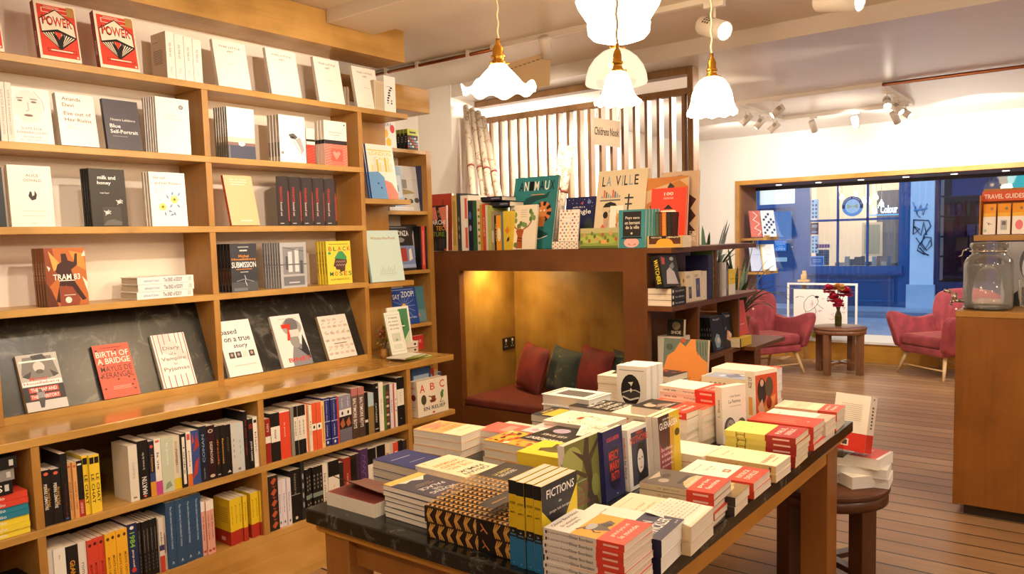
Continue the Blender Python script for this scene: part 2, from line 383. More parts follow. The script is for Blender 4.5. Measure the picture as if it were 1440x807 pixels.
# ================================================================== the room
CZ, CF, YS = 2.81, 2.707, 4.93          # ceilings of the two rooms, where the step is
XB, XK, XC = -3.463, -3.704, -3.143     # bookcase front, back panel, front of ledge
XFL, YW, XR = -4.37, 9.5, 3.2           # front room side wall, window wall, far side wall
struct(box('floor', -4.9, -2.6, -.1, XR, YW, 0, FLOOR))
struct(box('wall_left', -4.9, -2.6, 0, XK - .026, 3.095, 2.95, WALL))
struct(box('wall_left_alcove', -4.95, 3.095, 0, -4.75, YS + .2, 2.95, WALL))
struct(box('wall_back', -4.9, YS - .012, 0, XFL, YS + .12, 2.95, WALL))
struct(box('wall_left_front', XFL - .2, YS + .12, 0, XFL, YW + .1, 2.95, WALL))
struct(box('wall_right', XR, -2.6, 0, XR + .2, YW + .9, 2.95, WALL))
struct(box('wall_rear', -4.9, -2.8, 0, XR, -2.6, 2.95, WALL))
struct(box('ceiling', -4.9, -2.6, CZ, XR, YS, CZ + .3, CEIL))
struct(box('ceiling_front', -4.6, YS, CF, XR, YW + .2, CZ + .3, CEILF))
struct(box('beam', XB + .001, 2.89, 2.738, XR, 3.236, CZ + .01, CEIL, bevel=.006))
# beam beyond the frame that carries the near lamps' track
# window wall with its opening
WX0, WX1, WZ0, WZ1, YG = -3.741, 1.9, .214, 2.167, 10.15
struct(box('wall_front_upper', XFL - .2, YW, WZ1, XR + .2, YG + .1, 2.95, WALL))
struct(box('wall_front_side', XFL - .2, YW, 0, WX0, YG + .1, WZ1, WALL))
struct(box('wall_front_end', WX1, YW, 0, XR + .2, YG + .1, WZ1, WALL))
w = struct(box('window_1', WX0, YW - .012, WZ1 - .052, WX1, YW + .05, WZ1, FRAMEW))       # timber lining
box('window_frame', WX0, YW - .012, 0, WX0 + .055, YW + .05, WZ1 - .052, HONEY_Z, w)
box('window_frame', WX1 - .055, YW - .012, 0, WX1, YW + .05, WZ1 - .052, HONEY_Z, w)
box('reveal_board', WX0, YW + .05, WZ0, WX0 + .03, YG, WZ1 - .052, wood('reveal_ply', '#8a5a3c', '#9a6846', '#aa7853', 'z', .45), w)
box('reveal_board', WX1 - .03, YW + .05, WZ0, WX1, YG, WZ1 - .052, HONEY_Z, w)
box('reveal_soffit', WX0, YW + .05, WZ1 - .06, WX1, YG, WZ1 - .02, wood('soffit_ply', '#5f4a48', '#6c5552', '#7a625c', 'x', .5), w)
box('sill_panel', WX0 + .055, YW, 0, WX1 - .055, YW + .03, WZ0, FRAMEW, w)
box('sill_board', WX0 + .03, YW - .015, WZ0, WX1 - .03, YG, WZ0 + .028, plain('#ece6da', .5, name='white_board'), w)
box('window_pane', WX0 + .03, YG, WZ0 + .028, WX1 - .03, YG + .008, WZ1 - .05, PANE, w)
box('sash_bar', WX0 + .02, YG - .02, WZ1 - .1, WX1 - .02, YG + .03, WZ1 - .05, plain('#2b2a33', .5, name='dark_frame_paint'), w)
for k in range(7):
    x = -3.3 + k * .48
    tag(MB().lathe([(.03, 0), (.036, -.004), (.03, -.006), (.0, -.006)], plain('#fff2d8', .4, 0, 5, 'downlight_glow'), 16, (x, YW + .3, WZ1 - .06)).build('downlight'),
        'small round recessed downlight in window soffit, %s from the plant end' % ORD[k + 1], 'light', 'soffit downlights')
# ------------------------------------------------------------------ wall bookcase
SH = [2.31, 1.965, 1.629, 1.298]
DV = [(1.145, 1.175), (2.115, 2.147), (3.09, 3.121)]
bc = thing('tall_bookcase', 'tall honey-varnished plywood bookcase with sloped slate display panels along wall', 'bookcase', (XK, 2.1, .84))
def part(o, p): o.parent = p; o.matrix_parent_inverse = Matrix.Translation(-Vector(p.location)); return o
def pbox(name, p, x0, y0, z0, x1, y1, z1, mat, bevel=0):
    return part(box(name, x0, y0, z0, x1, y1, z1, mat, None, bevel), p)
for i, z in enumerate(SH):
    pbox('shelf', bc, XK, -.6, z - .03, XB, 3.121 if i else 3.495, z, HONEY_Y, .002)
for z in (1.787, 1.287):
    pbox('shelf', bc, XK, 3.121, z - .03, XB, 3.497, z, HONEY_Y, .002)
for k, (a, b) in enumerate(DV + [(.17, .2)]):
    for zz0, zz1 in zip([.84] + [s for s in SH[::-1]], [s - .03 for s in SH[::-1]]):
        pbox('divider', bc, XK, a, zz0, XB - .0005, b, zz1, HONEY_Z, .0015)
BACKP = wallpaint('cream_back_panel', '#eedfcb', '#f2e6d5', .55)
pbox('back_panel', bc, XK - .02, -.6, .84, XK, 3.106, 2.7, BACKP)
pbox('back_panel', bc, XK - .02, 3.106, .84, XK, 3.53, 2.31, HONEY_Z)
for (a, b) in ((.2, 1.145), (1.175, 2.115), (2.147, 3.09)):
    m = MB().prism([(-3.497, .846), (-3.482, .852), (-3.64, 1.268), (-3.66, 1.268)], a, b, 'y', SLATE)
    part(m.build('slate_panel'), bc)
    pbox('display_lip', bc, -3.482, a, .84, XB - .001, b, .872, HONEY_Y, .001)
# timber fascia over the bookcase and the boxed bulkhead past its end
fa = thing('timber_fascia', 'deep honey plywood fascia boxed in over the bookcase', 'fascia', (XK, 2.1, 2.62))
pbox('front_board', fa, XB - .02, -2.5, 2.62, XB, 3.487, CZ - .002, HONEY_Y); pbox('underside_board', fa, XK, -2.5, 2.62, XB - .02, 3.487, 2.64, HONEY_Y); pbox('end_board', fa, XK, 3.469, 2.64, XB - .02, 3.487, CZ - .002, HONEY_Z)
bk = tag(box('boxed_bulkhead', -4.3, 3.11, 2.39, XK - .0, 3.955, 2.55, HONEY_Y, bevel=.004), 'brown plywood pipe box jutting over the corner shelf', 'bulkhead')
# corner shelf unit set back past the bookcase
X2 = XK - .004
cs = thing('corner_shelf', 'narrow set-back honey plywood shelf unit at bookcase end by the nook', 'bookcase', (-3.85, 3.73, .03))
pbox('end_panel', cs, -3.98, 3.905, .0, X2, 3.95, 2.137, HONEY_Z, .002); pbox('side_panel', cs, -3.98, 3.505, .0, X2, 3.53, 2.137, HONEY_Z, .002)
for z in (2.137, 1.731, 1.335, .972, .5, .1): pbox('shelf', cs, -3.98, 3.53, z - .024, X2 - .001, 3.905, z, HONEY_Y, .0015)
pbox('back_panel', cs, -4.0, 3.505, 0, -3.98, 3.95, 2.137, BACKP)
# long ledge and the low bookcase under it
tag(box('ledge_worktop', XK, -.6, .806, XC, 3.49, .84, LEDGE, bevel=.003), 'long glossy honey wood ledge running below the slate displays', 'worktop')
lb = thing('low_bookcase', 'low honey plywood bookcase built under the long ledge', 'bookcase', (XK, 2.1, 0))
for z in (.49, .155):
    pbox('shelf', lb, XK + .0, -.6, z - .03, XC - .003, 3.121, z, HONEY_Y, .002)
pbox('shelf', lb, XK, 3.121, .474, XC - .0, 3.487, .503, HONEY_Y, .002)
pbox('shelf', lb, XK, 3.121, .125, XC - .0, 3.487, .155, HONEY_Y, .002)
for a, b in DV + [(.17, .2)]:
    for z0, z1 in ((.155, .46), (.49, .806)): pbox('divider', lb, XK, a, z0, XC - .004, b, z1, HONEY_Z, .0015)
pbox('plinth', lb, XK, -.6, 0, XC - .004, 3.49, .125, HONEY_Y); pbox('toe_step', lb, XC - .004, -.6, 0, -2.92, 3.2, .035, HONEY_Y)
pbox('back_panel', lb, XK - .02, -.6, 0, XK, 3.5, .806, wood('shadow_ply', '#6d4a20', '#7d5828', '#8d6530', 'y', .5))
# ------------------------------------------------------------------ reading nook
YN, NT = 4.0, 1.455
nk = thing('reading_nook', 'dark stained plywood reading nook with a recessed upholstered bench', 'seating', (-2.9, 4.3, 0))
NX0, NX1, RX0, RX1, RZ0, RZ1, YR = -3.78, -2.1, -3.531, -2.255, .385, 1.32, 4.62
pbox('front_frame', nk, NX0, YN, 0, RX0, YN + .05, NT - .03, NOOKZ); pbox('front_frame', nk, RX1, YN, 0, NX1, YN + .05, NT - .03, NOOKZ)
pbox('front_frame', nk, RX0, YN, RZ1, RX1, YN + .05, NT - .03, NOOKW); pbox('bench_front', nk, RX0, YN + .005, 0, RX1, YN + .045, RZ0, NOOKW)
pbox('top_board', nk, NX0, YN, NT - .03, NX1, 4.9, NT, NOOKW)
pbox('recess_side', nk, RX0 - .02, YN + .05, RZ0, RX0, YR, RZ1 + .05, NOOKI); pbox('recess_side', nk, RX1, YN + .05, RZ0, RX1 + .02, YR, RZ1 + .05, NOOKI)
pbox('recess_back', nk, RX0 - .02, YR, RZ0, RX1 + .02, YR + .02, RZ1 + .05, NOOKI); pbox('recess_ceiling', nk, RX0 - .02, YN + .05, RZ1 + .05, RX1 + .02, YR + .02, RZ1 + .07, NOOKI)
pbox('bench_board', nk, RX0 - .02, YN + .045, RZ0 - .03, RX1 + .02, YR, RZ0 - .002, NOOKW)
def cushion(name, w, h, t, mat, M, pin=.75, n=14):
    mb = MB(); vs = []; fs = []
    for sgn in (1, -1):
        b = len(vs)
        for i in range(n + 1):
            for j in range(n + 1):
                u = i / n * 2 - 1; v = j / n * 2 - 1
                k = max(0, (1 - abs(u) ** 2.6)) * max(0, (1 - abs(v) ** 2.6))
                sx = 1 - .07 * (1 - abs(v) ** 2) * abs(u) ; sy = 1 - .07 * (1 - abs(u) ** 2) * abs(v)
                wr = .04 * math.sin(u * 5 + v * 3) * k
                vs.append((u * sx * w / 2, sgn * (t / 2 * (k ** .55) * (1 + wr)), v * sy * h / 2))
        for i in range(n):
            for j in range(n):
                q = [b + i * (n + 1) + j, b + (i + 1) * (n + 1) + j, b + (i + 1) * (n + 1) + j + 1, b + i * (n + 1) + j + 1]
                fs.append(tuple(q if sgn > 0 else q[::-1]))
    mb.add(vs, fs, mat, True); return mb.build(name, None, M=M)
seat = MB().box(RX0 + .003, YN + .012, RZ0, RX1 - .003, YR - .004, .443, RUST_SEAT).build('bench_cushion', None, .018, seg=3)
tag(seat, 'flat rust-brown upholstered seat pad filling the nook bench', 'cushion')
for nm, x, y, rz, tl, mat, lb_, s in (('throw_pillow', -3.235, 4.42, -24, -16, RUST_VELVET, 'plump rust velvet pillow nearest the wall socket', .34),
        ('throw_pillow', -2.99, 4.46, -18, -13, FLORAL, 'dark floral velvet pillow between the two rust pillows', .325),
        ('throw_pillow', -2.73, 4.43, -20, -12, RUST_VELVET, 'rust velvet pillow between two dark floral pillows', .35),
        ('throw_pillow', -2.48, 4.43, -14, -12, FLORAL, 'dark floral pillow partly behind the stacked books', .33),
        ('throw_pillow', -2.375, 4.52, -8, -8, RUST_VELVET, 'rust pillow edge wedged at the far end of the bench', .22)):
    M = Matrix.Translation((x, y, .443 + s * .49)) @ Matrix.Rotation(math.radians(rz), 4, 'Z') @ Matrix.Rotation(math.radians(tl), 4, 'X') @ Matrix.Rotation(math.radians(5), 4, 'Y')
    tag(cushion(nm, s, s, .14, mat, M), lb_, 'cushion')
so = thing('power_socket', 'black double power socket on the golden nook side wall', 'socket', (RX0, 4.53, .755))
pbox('face_plate', so, RX0, 4.457, .71, RX0 + .008, 4.603, .8, BLACKP, .004)
for y in (4.492, 4.568):
    pbox('switch_rocker', so, RX0 + .008, y - .008, .77, RX0 + .012, y + .008, .79, plain('#d9d4c8', .4), .001)
    mb = MB()
    for dy, dz, a, b in ((0, .755, .004, .008), (-.011, .735, .007, .0035), (.011, .735, .007, .0035)): mb.box(RX0 + .008, y + dy - a / 2, dz - b, RX0 + .0087, y + dy + a / 2, dz + b, plain('#cfcabd', .4))
    part(mb.build('pin_hole_frame'), so)
# side shelves wrapped round the free end of the nook
XS = -1.945
pn = thing('peninsula_shelf', 'dark plywood shelving wrapped round the free end of the nook', 'bookcase', (-2.02, 4.7, 0))
pbox('top_shelf', pn, NX1, YN, NT - .03, XS, 5.32, NT, NOOKW, .002)
part(MB().box(NX1 - .12, YN + .058, 1.095, XS, 5.34, 1.123, NOOKW).box(NX1 + .001, YN, 1.095, XS, YN + .058, 1.123, NOOKW).build('middle_shelf'), pn)
pbox('lower_shelf', pn, NX1 - .12, YN + .1, .745, XS + .0, 5.02, .773, NOOKW, .002); pbox('lower_shelf', pn, NX1 - .12, 5.02, .745, XS + .1, 5.62, .773, NOOKW, .002)
pbox('base_shelf', pn, NX1 - .12, YN + .1, .33, XS, 5.3, .36, NOOKW, .002)
pbox('divider', pn, NX1, 4.63, 1.123, XS - .006, 4.655, NT - .03, NOOKZ); pbox('divider', pn, NX1, 4.36, .773, XS - .006, 4.385, 1.095, NOOKZ)
pbox('divider', pn, NX1, 5.0, .773, XS - .006, 5.025, 1.095, NOOKZ); pbox('divider', pn, NX1, 4.4, .36, XS - .006, 4.425, .745, NOOKZ); pbox('divider', pn, NX1, 5.28, 0, XS, 5.305, .745, NOOKZ)
pbox('back_panel', pn, NX1 - .14, YN + .06, 0, NX1 - .12, 5.0, NT - .03, NOOKZ); pbox('plinth', pn, NX1 - .12, YN + .1, 0, XS - .01, 5.28, .33, NOOKZ)
# ------------------------------------------------------------------ slatted screen
sl = thing('slatted_screen', 'tall brown wooden slat screen standing behind the nook', 'screen', (-3.37, 5.25, 0))
SY, SX0, SX1 = 5.22, -4.365, -2.362
pbox('post', sl, SX1 - .045, SY, 0, SX1, SY + .1, 2.705, SLATW, .004); pbox('top_rail', sl, SX0, SY, 2.655, SX1 - .045, SY + .1, 2.705, SLATW, .003)
pbox('lower_rail', sl, SX0, SY, 2.515, SX1 - .045, SY + .06, 2.56, SLATW, .003)
n = 20
for i in range(n):
    x = SX0 + .05 + i * (SX1 - SX0 - .14) / (n - 1)
    pbox('slat', sl, x, SY + .005, .2, x + .022, SY + .075, 2.52, SLATW)
# ------------------------------------------------------------------ service counter
ct = thing('service_counter', 'tall plain plywood counter carrying the glass water jar', 'counter', (.4, 5, 0))
pbox('front_panel', ct, -.6, 4.634, .06, 1.7, 4.66, 1.06, CTRW); pbox('side_panel', ct, -.63, 4.632, .055, -.6, 5.5, 1.06, CTRW, .002); pbox('counter_top', ct, -.632, 4.63, 1.06, 1.7, 5.5, 1.09, HONEY_X, .003)
pbox('plinth', ct, -.58, 4.67, 0, 1.7, 5.48, .06, plain('#2a1a0e', .6)); pbox('back_panel', ct, -.6, 5.47, .06, 1.7, 5.49, 1.06, CTRW)
# ------------------------------------------------------------------ display table
TZ, TX0, TX1, TY0, TY1 = .78, -1.80, -.78, 1.345, 3.19
tb = thing('display_table', 'large marble-topped wooden table piled with books', 'table', (-1.29, 2.25, 0))
pbox('marble_top', tb, TX0, TY0, TZ - .042, TX1, TY1, TZ, MARBLE, .004)
pbox('table_frame', tb, TX0 + .02, TY0 + .02, TZ - .068, TX1 - .02, TY1 - .02, TZ - .042, TBLY, .002)
for x0, x1 in ((TX0 + .045, TX0 + .145), (TX1 - .14, TX1 - .04)):
    for y0, y1 in ((TY0 + .03, TY0 + .12), (TY1 - .2, TY1 - .07)): pbox('leg', tb, x0, y0, 0, x1, y1, TZ - .068, TBLW, .003)
pbox('apron', tb, TX0 + .145, TY0 + .06, TZ - .155, TX1 - .14, TY0 + .085, TZ - .068, TBLW); pbox('apron', tb, TX0 + .145, TY1 - .13, TZ - .155, TX1 - .14, TY1 - .105, TZ - .068, TBLW)
pbox('apron', tb, TX1 - .072, TY0 + .12, TZ - .13, TX1 - .045, TY1 - .2, TZ - .068, TBLY); pbox('apron', tb, TX0 + .07, TY0 + .12, TZ - .13, TX0 + .095, TY1 - .2, TZ - .068, TBLY)
# ------------------------------------------------------------------ round stool and coffee table
def round_table(name, label, cat, loc, rz, rad, h, mat, leg):
    t = thing(name, label, cat, loc, math.radians(rz))
    a = .07
    MB().lathe([(0, h - .022), (rad, h - .022), (rad + .003, h - .018), (rad + .003, h - .004), (rad, h), (0, h)], mat, 48).build('table_top', t)
    MB().lathe([(rad - .028, h - a), (rad - .004, h - a), (rad - .004, h - .022), (rad - .028, h - .022), (rad - .028, h - a)], mat, 48).build('apron_ring', t)
    q = rad - leg / 2 - .008
    for k in range(4):
        c = k * PI / 2
        m = MB().box(q - leg / 2, -leg / 2, 0, q + leg / 2, leg / 2, h - .024, mat)
        m.v = [(x * math.cos(c) - y * math.sin(c), x * math.sin(c) + y * math.cos(c), z) for x, y, z in m.v]; m.build('leg', t, .003)
    for c in (0, PI / 2):
        m = MB().box(-q + leg / 2, -.022, .1 + .002 * c, q - leg / 2, .022, .125, mat)
        m.v = [(x * math.cos(c) - y * math.sin(c), x * math.sin(c) + y * math.cos(c), z) for x, y, z in m.v]; m.build('stretcher', t)
    return t
round_table('round_stool', 'dark walnut round stool holding books at the display table corner', 'stool', (-.94, 3.42, 0), -32, .245, .46, STOOLW, .075)
round_table('coffee_table', 'small round brown coffee table between the red armchairs', 'table', (-2.27, 8.68, 0), 74, .27, .5, COFFW, .062)
# ================================================================== armchairs, easel, vase
def armchair(label, loc, rz):
    t = thing('wingback_armchair', label, 'armchair', loc, math.radians(rz), 'red velvet armchairs'); t.scale = (1, .84, 1)
    W, D = .345, .33     # local: faces -y
    MB().box(-W + .05, -D, .235, W - .05, D - .05, .315, RED_VELVET).build('seat_frame', t, .025, seg=3)
    c = MB().box(-W + .08, -D - .02, .32, W - .08, D - .1, .43, RED_VELVET).build('seat_cushion', t, .04, seg=4)
    # back: outline with rounded wings, leaning back, channelled in the lower middle
    nu, nv = 40, 24; vs = []; fs = []
    for sgn in (0, 1):
        b = len(vs)
        for j in range(nv + 1):
            v = j / nv; z = .25 + v * .64
            half = (.29 + .10 * max(0, math.sin(min(1, max(0, (v - .25) / .75)) * PI * .62)) ** 1.2)
            if v > .86: half *= math.sqrt(max(0, 1 - ((v - .86) / .155) ** 2 * .55))
            for i in range(nu + 1):
                u = i / nu * 2 - 1; x = u * half
                y0 = .19 + v * .15; bulge = .05 * (1 - u * u) * (1 - (2 * v - 1) ** 2)
                ch = .008 * abs(math.sin(u * PI * 3.5)) * (1 if abs(u) < .72 else 0) * max(0, 1 - max(0, v - .62) * 7)
                wing = -.07 * max(0, abs(u) - .62) / .38 * math.sin(max(.0, min(1, v)) * PI)
                edge = .05 * (abs(u) ** 8 + max(0, (v - .9) / .1) ** 2)
                if sgn == 0: y = y0 - bulge - ch + wing + edge * .5
                else: y = y0 + .11 - edge * .5 + wing * .8
                zz = z - .025 * u * u * (v > .8) * (v - .8) * 5
                vs.append((x, y, zz))
        for j in range(nv):
            for i in range(nu):
                q = [b + j * (nu + 1) + i, b + j * (nu + 1) + i + 1, b + (j + 1) * (nu + 1) + i + 1, b + (j + 1) * (nu + 1) + i]
                fs.append(tuple(q if sgn == 0 else q[::-1]))
    o = (nu + 1) * (nv + 1)
    ring = [i for i in range(nu + 1)] + [(j) * (nu + 1) + nu for j in range(1, nv + 1)] + [nv * (nu + 1) + i for i in range(nu - 1, -1, -1)] + [j * (nu + 1) for j in range(nv - 1, 0, -1)]
    for a, b2 in zip(ring, ring[1:] + ring[:1]): fs.append((b2, a, a + o, b2 + o))
    mb = MB(); mb.add(vs, fs, RED_VELVET, True); bk = mb.build('backrest', t)
    MB().lathe([(0, -.006), (.011, -.004), (.013, 0), (.009, .006), (0, .008)], plain('#e9cfae', .4), 12, M=Matrix.Translation((0, .185, .68)) @ Matrix.Rotation(PI / 2, 4, 'X')).build('button', bk)
    for s in (-1, 1):   # arms: side profile, high rounded front dipping to the back
        prof = [(-.36, .245), (-.375, .33), (-.385, .42), (-.405, .5), (-.42, .57), (-.41, .62), (-.375, .65), (-.32, .655), (-.25, .635), (-.15, .6), (-.02, .575), (.12, .575), (.26, .6), (.33, .62), (.33, .25)]
        lv = [(0, .84), (.012, .95), (.03, 1), (.06, 1), (.08, .96), (.09, .86)]
        cx, cy = -.05, .44; vs = []; fs = []; n = len(prof)
        for off, k in lv:
            for (y, z) in prof:
                yy = cx + (y - cx) * (1 - (1 - k) * .35); zz = cy + (z - cy) * (1 - (1 - k) * .3)
                flare = max(0, (z - .3)) * .22 + (.05 * max(0, (-y - .1)) * max(0, z - .3) * 4)
                x = s * (W - .085 + off + flare); vs.append((x, yy, zz))
        for a in range(len(lv) - 1):
            for i in range(n):
                j = (i + 1) % n; q = (a * n + i, a * n + j, (a + 1) * n + j, (a + 1) * n + i); fs.append(q if s > 0 else q[::-1])
        e1 = tuple(range(n)); e2 = tuple(range((len(lv) - 1) * n, len(lv) * n)); fs.append(e1[::-1] if s > 0 else e1); fs.append(e2 if s > 0 else e2[::-1])
        mb = MB(); mb.add(vs, fs, RED_VELVET, True); mb.build('arm', t, sub=1)
    for sx in (-1, 1):
        for fy, (y0, y1) in ((0, (-.25, -.34)), (1, (.2, .33))):
            MB().tube([(sx * .25, y0, .24), (sx * .285, (y0 + y1) / 2, .12), (sx * .315, y1, 0)], [.024, .02, .013], BEECH, 10).build('leg', t)
    MB().tube([(-.285, -.295, .1), (.285, -.295, .1)], .008, BEECH, 6).build('stretcher', t); MB().tube([(-.27, .27, .1), (.27, .27, .1)], .008, BEECH, 6).build('stretcher', t)
    return t
armchair('red velvet wingback armchair beside the peninsula shelf and leafy plant', (-2.985, 8.36, 0), 60)
armchair('red velvet wingback armchair half hidden by the service counter', (-1.34, 9.02, 0), -38)
# easel with the framed print
es = thing('artist_easel', 'pale beech easel standing before the shop window', 'easel', (-2.86, 9.28, 0))
def P2(o, p): o.parent = p; o.matrix_parent_inverse = Matrix.Translation(-Vector(p.location)); return o
P2(MB().box(-2.875, 9.37, .3, -2.835, 9.395, 1.06, BEECH).build('mast', None, .003), es); P2(MB().box(-2.92, 9.33, .93, -2.79, 9.4, .955, BEECH).build('top_clamp', None, .003), es)
P2(MB().box(-2.885, 9.335, .955, -2.825, 9.39, 1.02, BEECH).build('top_clamp', None, .01), es)
P2(MB().box(-3.1, 9.3, .37, -2.6, 9.4, .395, BEECH).build('picture_tray', None, .003), es)
for x in (-3.06, -2.66): P2(MB().tube([(x, 9.37, .0), (x + (.06 if x < -2.86 else -.06), 9.38, .5)], .014, BEECH, 8).build('leg'), es)
P2(MB().tube([(-2.86, 9.45, .0), (-2.86, 9.4, .85)], .013, BEECH, 8).build('leg'), es)
for x in (-3.06, -2.66): P2(MB().box(x - .03, 9.18, .0, x + .03, 9.46, .025, BEECH).build('foot', None, .004), es)
MPRINT = 9.32
a, b = at(1107, 398, Y=MPRINT), at(1205, 470, Y=MPRINT)
fx0, fx1, fz1, fz0 = a.x, b.x, at(1150, 398, Y=MPRINT).z, .40
fr = thing('framed_drawing', 'white framed line drawing floating in clear glass on the easel', 'picture', (fx0, MPRINT, fz0))
WF = plain('#f1eee8', .5, name='white_frame')
m = MB(); g = .022
for q in ((fx0, fz0, fx1, fz0 + g), (fx0, fz1 - g, fx1, fz1), (fx0, fz0 + g, fx0 + g, fz1 - g), (fx1 - g, fz0 + g, fx1, fz1 - g)): m.box(q[0], MPRINT, q[1], q[2], MPRINT + .02, q[3], WF)
P2(m.build('frame'), fr); P2(box('glass_pane', fx0 + g, MPRINT + .006, fz0 + g, fx1 - g, MPRINT + .009, fz1 - g, CLEAR), fr)
px0, px1, pz0, pz1 = fx0 + .075, fx1 - .105, fz0 + .03, fz1 - .075; pw, ph = px1 - px0, pz1 - pz0
mb = MB(); mb.add([(px0, MPRINT + .004, pz0), (px1, MPRINT + .004, pz0), (px1, MPRINT + .004, pz1), (px0, MPRINT + .004, pz1)], [(0, 1, 2, 3)], ink('#f3efe8'))
K, R_ = '#26262c', '#b5202c'
art = [('l', [(.2, .45), (.2, .62), (.27, .78), (.36, .84), (.44, .78), (.47, .66)], .008, K), ('l', [(.2, .45), (.24, .36), (.33, .4), (.4, .5), (.43, .38), (.38, .2)], .008, K),
       ('l', [(.47, .66), (.44, .56), (.4, .5)], .007, K), ('l', [(.44, .6), (.52, .5), (.57, .46)], .006, K), ('l', [(.22, .38), (.24, .28), (.33, .2)], .006, K), ('p', [(.36, .2), (.4, .28), (.42, .15), (.39, .14)], K), ('p', [(.28, .26), (.34, .34), (.32, .18), (.29, .2)], K),
       ('e', .44, .79, .04, .035, K), ('l', [(.04, .76), (.1, .79)], .012, K), ('l', [(.12, .8), (.2, .77)], .006, K), ('l', [(.35, .7), (.37, .58), (.34, .52)], .006, R_), ('l', [(.36, .62), (.32, .58)], .006, R_), ('l', [(.46, .4), (.5, .37), (.49, .42), (.54, .4)], .006, R_), ('l', [(.9, .5), (.96, .52), (.93, .46)], .005, K), ('l', [(.53, .73), (.58, .76)], .006, R_),
       ('l', [(.66, .2), (.72, .16), (.78, .22), (.74, .3)], .005, R_), ('l', [(.7, .3), (.76, .34)], .005, R_), ('l', [(.88, .56), (.94, .6)], .005, K), ('l', [(.9, .4), (.93, .36), (.96, .4)], .005, R_)]
lay = 0
for vs, fs, col in art_flat(art, pw, ph): lay += 1; mb.add([(px0 + x, MPRINT + .0035 - lay * .0001, pz0 + y) for x, y in vs], fs, ink(col))
P2(mb.build('drawing_sheet'), fr)
# vase of flowers
vz = .5; vx, vy = -2.3, 8.74
va = thing('bottle_vase', 'olive green glass bottle used as a vase on the coffee table', 'vase', (vx, vy, vz))
og = plain('#4d4a10', .08, name='olive_glass'); og.node_tree.nodes['Principled BSDF'].inputs['Transmission Weight'].default_value = .55
MB().lathe([(0, 0), (.032, 0), (.035, .01), (.035, .1), (.03, .13), (.017, .165), (.014, .2), (.017, .205), (.017, .21), (.012, .21)], og, 24).build('bottle', va)
def flower(lbl, x, y, z, r, cols, seed):
    rd = random.Random(seed); t = thing('cut_flower', lbl, 'flower', (x, y, z), 0, 'flowers in the bottle vase')
    mb = MB(); ms = [plain(c, .6, name='petal') for c in cols]
    for ring in range(5):
        n = 6 + ring * 3; el = 1.35 - ring * .42
        for k in range(n):
            a = 2 * PI * (k + rd.random() * .6) / n; e = el + rd.uniform(-.15, .15); rr = r * (.75 + .25 * rd.random())
            d = Vector((math.cos(a) * math.cos(e), math.sin(a) * math.cos(e), math.sin(e))); s = d.cross(Vector((0, 0, 1)))
            s = s.normalized() if s.length > .01 else Vector((1, 0, 0)); u = s.cross(d); pr = r * rd.uniform(.5, .75)
            c = d * rr; mid = c * .55
            vs = [d * r * .1, mid - s * pr * .6 + u * .004, c - s * pr * .75 + u * pr * .2, c * 1.12 + u * rd.uniform(-.3, .4) * pr, c + s * pr * .75 + u * pr * .2, mid + s * pr * .6 + u * .004]
            mb.add(vs, [(0, 1, 2, 3, 4, 5)], rd.choice(ms), True)
    mb.build('bloom', t)
    MB().tube([(0, 0, 0), ((vx - x) * .5, (vy - y) * .5, -(z - vz - .2) * .45), (vx - x, vy - y, vz + .12 - z)], .0035, plain('#4c5a22', .6, name='stem_green'), 6).build('stem', t)
CR = ['#b5183a', '#cf2a50', '#961030', '#dd4a6a']
for (lbl, px, py, r, cols) in (('crimson bloom low over the bottle neck, beside the drawing', 1172, 421, .072, CR), ('crimson bloom highest over the bottle, towards the drawing', 1166, 408, .066, CR), ('large crimson bloom leaning towards the pilaster', 1189, 413, .08, CR),
        ('crimson bloom lowest in the bunch, above the bottle', 1179, 428, .062, CR), ('yellow-orange bloom at the top of the bunch', 1178, 405, .05, ['#e09a2e', '#d8702a', '#e8c060']), ('pale cream bloom among the crimson flowers', 1184, 405, .045, ['#e8cfa0', '#e0a050'])):
    p = at(px, py, Y=vy + random.uniform(-.05, .05)); flower(lbl, p.x, p.y, p.z, r, cols, px)
# pompoms on the sill
for k, (px, py, lbl) in enumerate(((1145, 476, 'yellow pompom ball on sill hidden partly by coffee table leg'), (1163.5, 475, 'yellow pompom ball on sill between two coffee table legs'), (1204, 478, 'yellow pompom ball on sill nearest the second armchair'), (1207.5, 474, 'dusty pompom ball tucked behind another near the armchair'), (1154, 474, 'pink pompom ball on the white window sill'))):
    p = at(px, py, Y=9.62); r = .042
    mb = MB(); mm = plain('#c9b04a' if 'pink' not in lbl else '#d08878', .9, name='wool')
    rd = random.Random(k)
    prof = [(r * math.sin(PI * i / 8), -r * math.cos(PI * i / 8)) for i in range(9)]
    mb.lathe(prof, mm, 14, wob=lambda kk, a, rr, z: (rr * (1 + rd.uniform(-.12, .12)), z), c=(p.x, p.y, WZ0 + .028 + r)); tag(mb.build('pompom'), lbl, 'decoration')
# display shelves in the window reveal
for z0, lab_ in ((1.425, 'upper small oak display shelf in the window reveal'), (1.0, 'lower small oak display shelf in the window reveal')):
    t = thing('window_shelf', lab_, 'shelf', (-3.55, 9.75, z0))
    P2(box('shelf_board', -3.711, 9.56, z0, -3.40, 10.0, z0 + .03, HONEY_X), t); P2(box('front_lip', -3.40, 9.56, z0, -3.372, 10.0, z0 + .062, HONEY_Y), t)
